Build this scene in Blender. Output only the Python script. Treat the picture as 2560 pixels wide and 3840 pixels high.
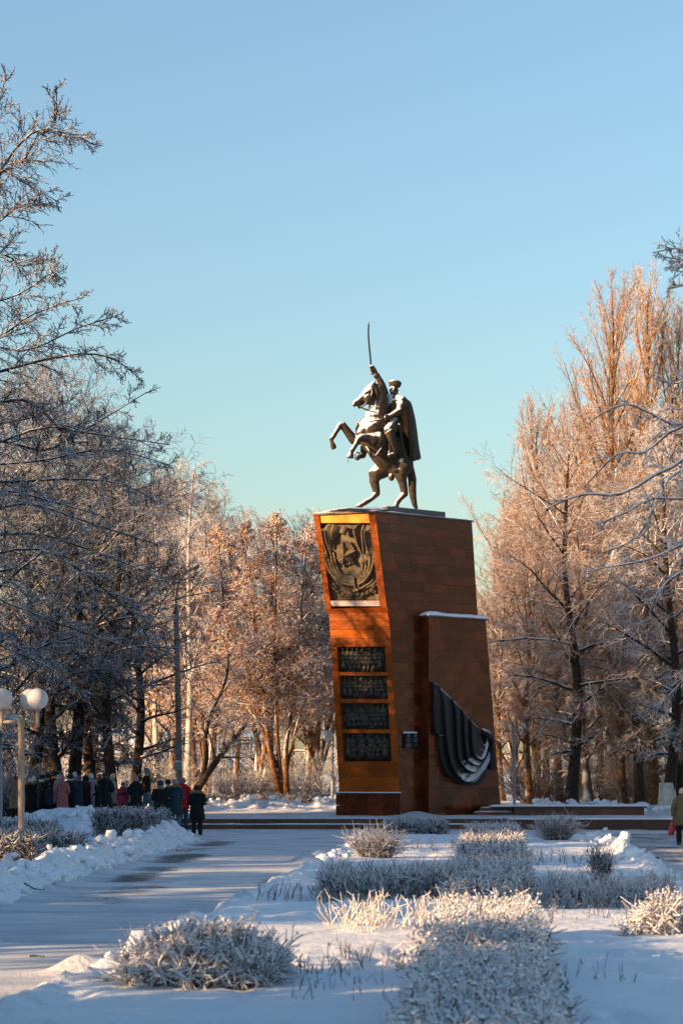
import bpy, bmesh, math, random
import numpy as np
from mathutils import Vector, Matrix

for _o in list(bpy.data.objects):
    bpy.data.objects.remove(_o)
SC = bpy.context.scene
COL = SC.collection
random.seed(7)
RNG = np.random.default_rng(11)

# ------------------------------------------------------------------ camera, sky, sun, exposure
LENS = 85.0
F = LENS / 36.0 * 3840.0          # focal length in photograph pixels
HZ, CX, EYE = 2900.0, 1280.0, 2.0  # horizon row, centre column, eye height
cam_d = bpy.data.cameras.new('camera')
cam = bpy.data.objects.new('camera', cam_d)
COL.objects.link(cam)
cam.location = (0, 0, EYE)
cam.rotation_euler = (math.radians(90), 0, 0)
cam_d.sensor_fit = 'VERTICAL'
cam_d.sensor_width = 24.0
cam_d.sensor_height = 36.0
cam_d.lens = LENS
cam_d.shift_y = (HZ - 1920.0) / 3840.0
cam_d.clip_start = 0.5
cam_d.clip_end = 6000
cam_d.dof.use_dof = True
cam_d.dof.focus_distance = 94.0
cam_d.dof.aperture_fstop = 4.5
SC.camera = cam

SUN_AZ = math.radians(28)      # sun stands left of and behind the camera
SUN_EL = math.radians(13.0)
LS = np.array([-math.cos(SUN_AZ) * math.cos(SUN_EL), -math.sin(SUN_AZ) * math.cos(SUN_EL), math.sin(SUN_EL)])
world = bpy.data.worlds.new('World')
SC.world = world
world.use_nodes = True
wn = world.node_tree
wn.nodes.clear()
sky = wn.nodes.new('ShaderNodeTexSky')
sky.sky_type = 'NISHITA'
sky.sun_disc = False
sky.sun_elevation = SUN_EL
sky.sun_rotation = math.atan2(LS[0], LS[1]) % (2 * math.pi)
sky.air_density = 1.4
sky.dust_density = 1.2
sky.ozone_density = 3.0
sky.altitude = 150
bg = wn.nodes.new('ShaderNodeBackground')
bg.inputs['Strength'].default_value = 0.10
wo = wn.nodes.new('ShaderNodeOutputWorld')
tint = wn.nodes.new('ShaderNodeMix')          # the camera's white balance leans to teal
tint.data_type = 'RGBA'; tint.blend_type = 'MULTIPLY'; tint.inputs[0].default_value = 1.0
tint.inputs[7].default_value = (0.955, 1.01, 1.06, 1)
wn.links.new(sky.outputs[0], tint.inputs[6])
wn.links.new(tint.outputs[2], bg.inputs[0])
wn.links.new(bg.outputs[0], wo.inputs[0])
sun_d = bpy.data.lights.new('sun', 'SUN')
sun_d.energy = 5.0
sun_d.angle = math.radians(0.53)
sun_d.color = (1.0, 0.62, 0.32)
sun = bpy.data.objects.new('sun', sun_d)
COL.objects.link(sun)
sun.rotation_euler = Vector(-LS).to_track_quat('-Z', 'Y').to_euler()
sun.location = (-60, -30, 40)
vs = SC.view_settings
vs.view_transform = 'Standard'
vs.look = 'None'
vs.exposure = 1.21
vs.gamma = 1.0
vs.use_curve_mapping = False
SC.cycles.max_bounces = 6
SC.cycles.diffuse_bounces = 3
SC.cycles.glossy_bounces = 3
SC.cycles.transparent_max_bounces = 4
SC.cycles.caustics_reflective = False
SC.cycles.caustics_refractive = False

# ------------------------------------------------------------------ helpers
def P(px, py, Y):
    return np.array([(px - CX) / F * Y, Y, EYE - (py - HZ) / F * Y])

def gx(px, Y):
    return (px - CX) / F * Y

def unit(a):
    a = np.asarray(a, float)
    return a / np.linalg.norm(a)

def onplane(px, py, p0, n, out=0.0):
    d = np.array([(px - CX) / F, 1.0, -(py - HZ) / F])
    e = np.array([0, 0, EYE])
    t = ((p0 + out * n - e) @ n) / (d @ n)
    return e + t * d

def mesh_np(name, V, faces, smooth=False):
    """faces: list of int arrays (M,3) or (M,4)"""
    me = bpy.data.meshes.new(name)
    V = np.asarray(V, np.float32)
    faces = [np.asarray(f, np.int32) for f in faces if len(f)]
    nl = sum(f.size for f in faces)
    nf = sum(len(f) for f in faces)
    me.vertices.add(len(V))
    me.vertices.foreach_set('co', V.ravel())
    me.loops.add(nl)
    me.polygons.add(nf)
    me.loops.foreach_set('vertex_index', np.concatenate([f.ravel() for f in faces]))
    tot = np.concatenate([np.full(len(f), f.shape[1], np.int32) for f in faces])
    st = np.concatenate([[0], np.cumsum(tot)[:-1]]).astype(np.int32)
    me.polygons.foreach_set('loop_start', st)
    if smooth:
        me.polygons.foreach_set('use_smooth', np.ones(nf, bool))
    me.update(calc_edges=True)
    me.validate()
    return me

def tag(o, label=None, cat=None, group=None, kind=None):
    if label: o['label'] = label
    if cat: o['category'] = cat
    if group: o['group'] = group
    if kind: o['kind'] = kind
    return o

def link(name, me, mat=None, parent=None, loc=None, rotz=0.0):
    o = bpy.data.objects.new(name, me)
    COL.objects.link(o)
    if mat is not None and me is not None and not me.materials:
        me.materials.append(mat)
    if parent is not None:
        o.parent = parent
    if loc is not None:
        o.location = [float(c) for c in loc]
    if rotz:
        o.rotation_euler = (0, 0, rotz)
    return o

def thing(name, label, cat, loc=(0, 0, 0), rotz=0.0, group=None):
    o = bpy.data.objects.new(name, None)
    COL.objects.link(o)
    o.location = [float(c) for c in loc]
    o.rotation_euler = (0, 0, rotz)
    o.empty_display_size = 0.2
    return tag(o, label, cat, group)

def children_of(o):
    return [c for c in bpy.data.objects if c.parent == o]

class MB:
    def __init__(s):
        s.v = []; s.f = []; s.n = 0
    def add(s, V, Fs):
        V = np.asarray(V, float)
        for f in Fs:
            s.f.append(tuple(int(i) + s.n for i in f))
        s.v.append(V); s.n += len(V)
        return s
    def hexa(s, b, t):
        """b, t: four corners each, same winding (b seen from outside-below)"""
        V = np.vstack([b, t])
        return s.add(V, [(3, 2, 1, 0), (4, 5, 6, 7), (0, 1, 5, 4), (1, 2, 6, 5), (2, 3, 7, 6), (3, 0, 4, 7)])
    def box(s, c, size, rz=0.0):
        hx, hy, hz = np.array(size) / 2.0
        co, si = math.cos(rz), math.sin(rz)
        q = [(-hx, -hy), (hx, -hy), (hx, hy), (-hx, hy)]
        q = [(c[0] + x * co - y * si, c[1] + x * si + y * co) for x, y in q]
        return s.hexa([(x, y, c[2] - hz) for x, y in q], [(x, y, c[2] + hz) for x, y in q])
    def prism(s, poly, n, h0, h1):
        """poly: 3-D points of a planar outline, extruded along n from h0 to h1 (n points outwards)"""
        poly = np.asarray(poly, float); k = len(poly)
        V = np.vstack([poly + np.asarray(n) * h0, poly + np.asarray(n) * h1])
        Fs = [tuple(range(k, 2 * k)), tuple(range(k - 1, -1, -1))]
        for i in range(k):
            j = (i + 1) % k
            Fs.append((i, j, j + k, i + k))
        return s.add(V, Fs)
    def tube(s, pts, rad, n=8, cap=True):
        pts = np.asarray(pts, float)
        rad = np.broadcast_to(np.asarray(rad, float), (len(pts),))
        T = np.gradient(pts, axis=0)
        T /= np.linalg.norm(T, axis=1)[:, None] + 1e-9
        ref = np.array([0, 0, 1.0]) if abs(T[:, 2]).mean() < 0.75 else np.array([1.0, 0.2, 0])
        U = np.cross(T, ref); U /= np.linalg.norm(U, axis=1)[:, None] + 1e-9
        W = np.cross(T, U)
        a = 2 * np.pi * np.arange(n) / n
        V = (pts[:, None] + rad[:, None, None] * (np.cos(a)[None, :, None] * U[:, None] + np.sin(a)[None, :, None] * W[:, None])).reshape(-1, 3)
        k = len(pts); Fs = []
        for i in range(k - 1):
            for j in range(n):
                j2 = (j + 1) % n
                Fs.append((i * n + j, i * n + j2, (i + 1) * n + j2, (i + 1) * n + j))
        if cap:
            Fs.append(tuple(range(n - 1, -1, -1)))
            Fs.append(tuple((k - 1) * n + j for j in range(n)))
        return s.add(V, Fs)
    def ball(s, c, r, nu=12, nv=8, axes=None):
        r = np.broadcast_to(np.asarray(r, float), (3,))
        A = np.eye(3) if axes is None else np.asarray(axes, float)
        V = [[0, 0, -1]]
        for i in range(1, nv):
            th = -math.pi / 2 + math.pi * i / nv
            for j in range(nu):
                ph = 2 * math.pi * j / nu
                V.append([math.cos(th) * math.cos(ph), math.cos(th) * math.sin(ph), math.sin(th)])
        V.append([0, 0, 1])
        V = (np.array(V) * r) @ A + np.asarray(c, float)
        Fs = []
        for j in range(nu):
            Fs.append((0, 1 + (j + 1) % nu, 1 + j))
        for i in range(nv - 2):
            for j in range(nu):
                a, b = 1 + i * nu + j, 1 + i * nu + (j + 1) % nu
                Fs.append((a, b, b + nu, a + nu))
        top = len(V) - 1; q = 1 + (nv - 2) * nu
        for j in range(nu):
            Fs.append((q + j, q + (j + 1) % nu, top))
        return s.add(V, Fs)
    def chain(s, pts, rad, n=12):
        """closed tapered limb: cones between joints and a ball at every joint"""
        pts = [np.asarray(p, float) for p in pts]
        for p, r in zip(pts, rad):
            s.ball(p, r, n, max(6, n // 2 + 2))
        for i in range(len(pts) - 1):
            s.tube([pts[i], pts[i + 1]], [rad[i], rad[i + 1]], n)
        return s
    def lathe(s, c, prof, n=20):
        """prof: list of (radius, z) from the bottom to the top"""
        V = []; k = len(prof)
        for r, z in prof:
            for j in range(n):
                a = 2 * math.pi * j / n
                V.append((c[0] + r * math.cos(a), c[1] + r * math.sin(a), c[2] + z))
        Fs = []
        for i in range(k - 1):
            for j in range(n):
                j2 = (j + 1) % n
                Fs.append((i * n + j, i * n + j2, (i + 1) * n + j2, (i + 1) * n + j))
        Fs.append(tuple(range(n - 1, -1, -1)))
        Fs.append(tuple((k - 1) * n + j for j in range(n)))
        return s.add(V, Fs)
    def grid(s, G, closed_u=False):
        """G: (nu, nv, 3) sheet"""
        G = np.asarray(G, float); a, b = G.shape[:2]
        Fs = []
        for i in range(a if closed_u else a - 1):
            i2 = (i + 1) % a
            for j in range(b - 1):
                Fs.append((i * b + j, i2 * b + j, i2 * b + j + 1, i * b + j + 1))
        return s.add(G.reshape(-1, 3), Fs)
    def sheet(s, G, N, th):
        """a sheet with thickness th along -N"""
        G = np.asarray(G, float); a, b = G.shape[:2]
        N = np.broadcast_to(np.asarray(N, float), G.shape)
        V = np.vstack([G.reshape(-1, 3), (G - N * th).reshape(-1, 3)])
        o = a * b; Fs = []
        for i in range(a - 1):
            for j in range(b - 1):
                q = (i * b + j, (i + 1) * b + j, (i + 1) * b + j + 1, i * b + j + 1)
                Fs.append(q); Fs.append(tuple(x + o for x in reversed(q)))
        rim = [(i, 0) for i in range(a)] + [(a - 1, j) for j in range(1, b)] + [(i, b - 1) for i in range(a - 2, -1, -1)] + [(0, j) for j in range(b - 2, 0, -1)]
        for k in range(len(rim)):
            p, q = rim[k], rim[(k + 1) % len(rim)]
            x, y = p[0] * b + p[1], q[0] * b + q[1]
            Fs.append((y, x, x + o, y + o))
        return s.add(V, Fs)
    def mesh(s, name, smooth=False, recalc=False):
        me = bpy.data.meshes.new(name)
        V = np.vstack(s.v)
        me.from_pydata([tuple(p) for p in V], [], s.f)
        if recalc:
            bm = bmesh.new(); bm.from_mesh(me)
            bmesh.ops.recalc_face_normals(bm, faces=bm.faces)
            bm.to_mesh(me); bm.free()
        if smooth:
            me.polygons.foreach_set('use_smooth', np.ones(len(me.polygons), bool))
        me.update()
        return me
    def build(s, name, mat, parent=None, smooth=False, recalc=True, loc=None):
        return link(name, s.mesh(name, smooth, recalc), mat, parent, loc)

def voxel_union(mb, voxel, smooth_it=4, fac=0.5, name='body'):
    """one continuous skin round overlapping closed pieces"""
    o = bpy.data.objects.new('tmp_union', mb.mesh('tmp_union', recalc=False))
    COL.objects.link(o)
    m = o.modifiers.new('r', 'REMESH'); m.mode = 'VOXEL'; m.voxel_size = voxel; m.use_smooth_shade = True
    if smooth_it:
        q = o.modifiers.new('s', 'SMOOTH'); q.iterations = smooth_it; q.factor = fac
    dg = bpy.context.evaluated_depsgraph_get()
    me = bpy.data.meshes.new_from_object(o.evaluated_get(dg))
    me.name = name
    old = o.data
    bpy.data.objects.remove(o); bpy.data.meshes.remove(old)
    me.materials.clear()
    me.polygons.foreach_set('use_smooth', np.ones(len(me.polygons), bool))
    return me

def fbm(x, y, seed=0, octv=4, f=1.0, gain=0.5):
    """vectorised value noise, about -1..1"""
    out = np.zeros(np.broadcast(x, y).shape); amp = 1.0; tot = 0
    for o in range(octv):
        xx, yy = x * f + 13.7 * o + seed * 7.31, y * f - 5.1 * o + seed * 3.17
        xi, yi = np.floor(xx).astype(np.int64), np.floor(yy).astype(np.int64)
        fx, fy = xx - xi, yy - yi
        fx = fx * fx * (3 - 2 * fx); fy = fy * fy * (3 - 2 * fy)
        def h(a, b):
            n = (a * 374761393 + b * 668265263 + seed * 1442695) & 0xFFFFFFFF
            n = ((n ^ (n >> 13)) * 1274126177) & 0xFFFFFFFF
            return ((n ^ (n >> 16)) & 0xFFFF) / 32767.5 - 1.0
        v = (h(xi, yi) * (1 - fx) + h(xi + 1, yi) * fx) * (1 - fy) + (h(xi, yi + 1) * (1 - fx) + h(xi + 1, yi + 1) * fx) * fy
        out += amp * v; tot += amp; amp *= gain; f *= 2.03
    return out / tot

# ------------------------------------------------------------------ materials
class NT:
    def __init__(s, name):
        s.m = bpy.data.materials.new(name); s.m.use_nodes = True
        s.t = s.m.node_tree; s.t.nodes.clear()
        s.out = s.t.nodes.new('ShaderNodeOutputMaterial')
        s.b = s.t.nodes.new('ShaderNodeBsdfPrincipled')
        s.L(s.b.outputs[0], s.out.inputs[0])
    def N(s, typ, **kw):
        n = s.t.nodes.new(typ)
        for k, v in kw.items():
            setattr(n, k, v)
        return n
    def L(s, a, b):
        s.t.links.new(a, b)
    def coords(s, scale=(1, 1, 1), which='Object'):
        c = s.N('ShaderNodeTexCoord'); m = s.N('ShaderNodeMapping')
        m.inputs['Scale'].default_value = scale
        s.L(c.outputs[which], m.inputs[0]); return m.outputs[0]
    def noise(s, vec, scale, detail=4, rough=0.55):
        n = s.N('ShaderNodeTexNoise')
        n.inputs['Scale'].default_value = scale; n.inputs['Detail'].default_value = detail
        n.inputs['Roughness'].default_value = rough
        if vec is not None: s.L(vec, n.inputs['Vector'])
        return n.outputs[0]
    def remap(s, val, a, b, c=0.0, d=1.0, smooth=True):
        n = s.N('ShaderNodeMapRange'); n.interpolation_type = 'SMOOTHSTEP' if smooth else 'LINEAR'
        n.inputs[1].default_value = a; n.inputs[2].default_value = b
        n.inputs[3].default_value = c; n.inputs[4].default_value = d
        s.L(val, n.inputs[0]); return n.outputs[0]
    def math(s, op, a, b=None):
        n = s.N('ShaderNodeMath', operation=op)
        for i, q in enumerate((a, b)):
            if q is None: continue
            if isinstance(q, (int, float)): n.inputs[i].default_value = q
            else: s.L(q, n.inputs[i])
        return n.outputs[0]
    def mix(s, fac, a, b):
        n = s.N('ShaderNodeMix', data_type='RGBA')
        if isinstance(fac, (int, float)): n.inputs[0].default_value = fac
        else: s.L(fac, n.inputs[0])
        for i, q in ((6, a), (7, b)):
            if isinstance(q, tuple): n.inputs[i].default_value = (*q[:3], 1)
            else: s.L(q, n.inputs[i])
        return n.outputs[2]
    def normal_dot(s, vec):
        g = s.N('ShaderNodeNewGeometry'); d = s.N('ShaderNodeVectorMath', operation='DOT_PRODUCT')
        d.inputs[1].default_value = vec
        s.L(g.outputs['Normal'], d.inputs[0]); return d.outputs['Value']
    def bump(s, h, strength=0.3, dist=0.02):
        b = s.N('ShaderNodeBump'); b.inputs['Strength'].default_value = strength
        b.inputs['Distance'].default_value = dist
        s.L(h, b.inputs['Height']); s.L(b.outputs[0], s.b.inputs['Normal'])
    def fin(s, color=None, rough=0.6, metal=0.0, spec=0.5):
        if color is not None:
            if isinstance(color, tuple): s.b.inputs['Base Color'].default_value = (*color[:3], 1)
            else: s.L(color, s.b.inputs['Base Color'])
        if isinstance(rough, (int, float)): s.b.inputs['Roughness'].default_value = rough
        else: s.L(rough, s.b.inputs['Roughness'])
        s.b.inputs['Metallic'].default_value = metal
        s.b.inputs['Specular IOR Level'].default_value = spec
        return s.m

SNOW_C = (0.84, 0.86, 0.88)

def mat_plain(name, col, rough=0.6, metal=0.0, var=0.15, scale=6.0, spec=0.4):
    t = NT(name)
    n = t.noise(t.coords(), scale, 5)
    c = t.mix(t.remap(n, 0.3, 0.7), tuple(x * (1 - var) for x in col), tuple(min(1, x * (1 + var)) for x in col))
    return t.fin(c, rough, metal, spec)

def mat_frost(name, bark, lo=-0.1, hi=0.55, frost=SNOW_C, nscale=3.0, nd=0.45, vec=(0, 0, 1), bark2=None, spec=0.25):
    """bark with frost or snow lying on the faces that look along vec"""
    t = NT(name)
    co = t.coords()
    d = t.normal_dot(vec)
    n = t.noise(co, nscale, 4)
    d = t.math('ADD', d, t.math('MULTIPLY', t.math('SUBTRACT', n, 0.5), 2 * nd))
    k = t.remap(d, lo, hi)
    b2 = bark2 or tuple(x * 1.9 for x in bark)
    c0 = t.mix(t.remap(t.noise(co, 9.0, 5), 0.35, 0.68), bark, b2)
    return t.fin(t.mix(k, c0, frost), 0.75, 0, spec)

def mat_snow(name, rough=0.6, scale=5.0, strength=0.5, dist=0.05):
    t = NT(name)
    co = t.coords()
    n1 = t.noise(co, scale, 8, 0.65)
    n2 = t.noise(co, 0.7, 3)
    c = t.mix(t.remap(n2, 0.3, 0.7), (0.81, 0.86, 0.91), (0.88, 0.915, 0.945))
    t.bump(n1, strength, dist)
    return t.fin(c, rough, 0, 0.3)

def mat_granite(name, dark, mid, bright, rlo=0.14, rhi=0.42, perobj=True, spec=0.5):
    t = NT(name)
    g = t.N('ShaderNodeNewGeometry')
    n = t.noise(g.outputs['Position'], 30.0, 6, 0.8)
    v = t.N('ShaderNodeTexVoronoi'); v.inputs['Scale'].default_value = 26.0
    t.L(g.outputs['Position'], v.inputs['Vector'])
    c = t.mix(t.remap(n, 0.36, 0.62), dark, mid)
    c = t.mix(t.math('MULTIPLY', t.remap(v.outputs['Distance'], 0.05, 0.3, 1, 0), 0.55), c, bright)
    n2 = t.noise(g.outputs['Position'], 0.9, 4, 0.6)
    c = t.mix(t.math('MULTIPLY', t.remap(n2, 0.35, 0.7), 0.45), c, dark)
    r = t.remap(t.noise(g.outputs['Position'], 2.2, 3), 0.3, 0.7, rlo, rhi)
    if perobj:
        oi = t.N('ShaderNodeObjectInfo')
        hs = t.N('ShaderNodeHueSaturation')
        t.L(t.remap(oi.outputs['Random'], 0, 1, 0.6 if spec > .2 else .82, 1.45 if spec > .2 else 1.18, False), hs.inputs['Value'])
        t.L(c, hs.inputs['Color']); c = hs.outputs[0]
        r = t.math('MULTIPLY', r, t.remap(oi.outputs['Random'], 0, 1, 0.7, 1.4, False))
    t.bump(n, 0.06, 0.004)
    return t.fin(c, r, 0, spec)

M = {}
M['snow'] = mat_snow('snow')
M['snow_pile'] = mat_snow('snow_pile', 0.6, 4.0, 1.0, 0.12)
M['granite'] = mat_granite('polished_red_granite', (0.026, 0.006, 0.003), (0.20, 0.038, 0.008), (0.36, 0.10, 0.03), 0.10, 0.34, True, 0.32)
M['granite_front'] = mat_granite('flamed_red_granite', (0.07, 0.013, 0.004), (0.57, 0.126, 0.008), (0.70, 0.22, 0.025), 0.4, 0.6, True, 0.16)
M['granite_core'] = mat_plain('granite_joint', (0.04, 0.017, 0.010), 0.8)
M['granite_plinth'] = mat_granite('dark_granite', (0.03, 0.033, 0.035), (0.09, 0.095, 0.10), (0.3, 0.3, 0.3), 0.4, 0.6, False)
M['granite_step'] = mat_granite('step_granite', (0.06, 0.022, 0.013), (0.17, 0.066, 0.038), (0.28, 0.15, 0.1), 0.35, 0.6)
M['granite_pink'] = mat_granite('pale_granite', (0.5, 0.36, 0.28), (0.62, 0.47, 0.38), (0.7, 0.6, 0.5), 0.4, 0.6, False)
M['brass'] = mat_plain('brass_sheet', (0.74, 0.34, 0.035), 0.45, 0.0, 0.05)
M['bronze'] = mat_frost('snowy_bronze', (0.026, 0.018, 0.011), 0.70, 0.80, (0.66, 0.67, 0.70), 3.2, 0.42, tuple(unit((-0.42, -0.50, 0.80))), (0.066, 0.044, 0.025), 0.3)
def _bronze(name, c1, c2, rough=0.42, metal=0.55):
    t = NT(name); g = t.N('ShaderNodeNewGeometry')
    n = t.noise(g.outputs['Position'], 5.0, 6, 0.7)
    t.bump(n, 0.25, 0.01)
    return t.fin(t.mix(t.remap(n, 0.3, 0.7), c1, c2), rough, metal, 0.4)
M['relief'] = _bronze('relief_bronze', (0.10, 0.070, 0.037), (0.18, 0.122, 0.062), 0.5, 0.0)
M['relief_dark'] = _bronze('frieze_bronze', (0.034, 0.030, 0.024), (0.075, 0.060, 0.040), 0.42, 0.1)
M['drape'] = mat_frost('banner_bronze', (0.016, 0.017, 0.017), 0.50, 0.66, (0.66, 0.68, 0.72), 6.0, 0.30, tuple(unit((0.1, -0.25, 0.95))), (0.030, 0.027, 0.024), 0.5)
M['plaque'] = mat_plain('black_stone', (0.008, 0.010, 0.010), 0.55, 0, 0.1, 6, 0.15)
M['letter'] = mat_plain('engraved_grey', (0.30, 0.31, 0.31), 0.6)
M['bone'] = mat_plain('sabre_steel', (0.05, 0.04, 0.035), 0.35, 0.6)
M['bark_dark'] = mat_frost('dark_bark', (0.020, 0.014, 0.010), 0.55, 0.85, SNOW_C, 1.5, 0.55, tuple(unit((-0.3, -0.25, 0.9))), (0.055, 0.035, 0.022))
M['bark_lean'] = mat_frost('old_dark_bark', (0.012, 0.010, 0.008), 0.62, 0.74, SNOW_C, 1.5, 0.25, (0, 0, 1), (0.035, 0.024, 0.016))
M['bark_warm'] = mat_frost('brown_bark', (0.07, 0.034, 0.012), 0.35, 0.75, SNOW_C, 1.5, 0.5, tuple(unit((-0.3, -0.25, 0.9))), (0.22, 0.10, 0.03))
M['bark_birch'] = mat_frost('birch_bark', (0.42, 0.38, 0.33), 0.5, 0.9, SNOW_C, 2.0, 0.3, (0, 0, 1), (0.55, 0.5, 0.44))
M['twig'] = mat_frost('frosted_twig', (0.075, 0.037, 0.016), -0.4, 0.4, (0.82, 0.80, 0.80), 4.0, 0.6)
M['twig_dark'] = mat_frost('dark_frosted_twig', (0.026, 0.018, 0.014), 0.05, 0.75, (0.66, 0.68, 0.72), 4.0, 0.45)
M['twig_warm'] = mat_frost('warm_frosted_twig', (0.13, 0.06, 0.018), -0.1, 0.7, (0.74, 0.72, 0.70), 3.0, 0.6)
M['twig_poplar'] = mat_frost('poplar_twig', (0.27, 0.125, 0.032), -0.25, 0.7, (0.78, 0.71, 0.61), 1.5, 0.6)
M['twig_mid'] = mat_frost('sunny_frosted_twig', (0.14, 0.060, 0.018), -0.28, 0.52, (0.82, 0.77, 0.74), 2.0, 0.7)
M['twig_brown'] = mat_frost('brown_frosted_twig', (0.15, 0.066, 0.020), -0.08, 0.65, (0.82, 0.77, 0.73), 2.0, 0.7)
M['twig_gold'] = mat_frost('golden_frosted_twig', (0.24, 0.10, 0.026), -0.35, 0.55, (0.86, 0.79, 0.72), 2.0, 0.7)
M['frost'] = mat_frost('heavy_frost', (0.09, 0.06, 0.045), -0.75, 0.25, (0.82, 0.83, 0.86), 9.0, 0.5)
M['shrub'] = mat_frost('frosted_shrub', (0.045, 0.03, 0.022), -0.4, 0.4, (0.78, 0.80, 0.84), 7.0, 0.6)
M['shrub_dark'] = mat_frost('clipped_hedge_twigs', (0.032, 0.022, 0.015), -0.12, 0.6, (0.78, 0.8, 0.84), 7.0, 0.7)
M['leaf'] = mat_frost('withered_leaf', (0.36, 0.13, 0.022), 0.25, 0.8, (0.78, 0.76, 0.75), 3.0, 0.7, (0, 0, 1), (0.48, 0.19, 0.04))
M['needle'] = mat_frost('spruce_needle', (0.02, 0.035, 0.022), 0.2, 0.9, SNOW_C, 2.0, 0.5)
M['dry'] = mat_frost('dry_stalk', (0.36, 0.24, 0.13), -0.9, 0.3, (0.84, 0.82, 0.8), 8.0, 0.5)
M['globe'] = mat_plain('opal_globe', (0.50, 0.49, 0.48), 0.28, 0, 0.04, 3, 0.5)
M['post'] = mat_frost('painted_post', (0.24, 0.20, 0.16), 0.7, 1.0, SNOW_C, 9, 0.15, (0, 0, 1), (0.32, 0.27, 0.21))
M['post_grey'] = mat_frost('grey_post', (0.30, 0.31, 0.32), 0.7, 1.0, SNOW_C, 9, 0.15, (0, 0, 1), (0.38, 0.39, 0.40))
M['pole'] = mat_plain('concrete_pole', (0.26, 0.21, 0.17), 0.8, 0, 0.25, 2.5)
M['steel'] = mat_plain('grey_steel', (0.20, 0.21, 0.22), 0.5, 0.4)
M['wall_pale'] = mat_plain('pale_plaster', (0.42, 0.40, 0.36), 0.85, 0, 0.12, 0.5)
M['wall_blue'] = mat_plain('blue_panel', (0.16, 0.25, 0.36), 0.7, 0, 0.12, 0.4)
M['wall_grey'] = mat_plain('grey_concrete', (0.28, 0.29, 0.29), 0.85, 0, 0.15, 1.0)
M['glass'] = mat_plain('window_glass', (0.04, 0.06, 0.08), 0.08, 0, 0.1, 1, 0.6)
M['white_wash'] = mat_plain('lime_wash', (0.55, 0.52, 0.47), 0.9, 0, 0.25, 5.0)
M['skin'] = mat_plain('skin', (0.50, 0.28, 0.19), 0.55, 0, 0.06)

# ------------------------------------------------------------------ terrain: one sheet to the horizon, split by use
def sstep(a, b, x):
    t = np.clip((x - a) / (b - a), 0, 1)
    return t * t * (3 - 2 * t)

def L1(Y): return -5.2 + 0.03 * (Y - 37) - 1.1 * sstep(70, 76, np.asarray(Y, float))
def R1(Y): return -2.13 + 0.066 * (Y - 28.3)
def L2(Y): return 6.24 + 0.058 * (Y - 44.2)
def R2(Y): return L2(Y) + 4.3
BED_END, PLAZA0 = 70.5, 79.5
TER_L, TER_R, TER_X = 86.55, 84.95, 5.82     # front line of the terrace left and right of TER_X
TER_Z, BACK_Z = 0.37, 0.62

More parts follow.
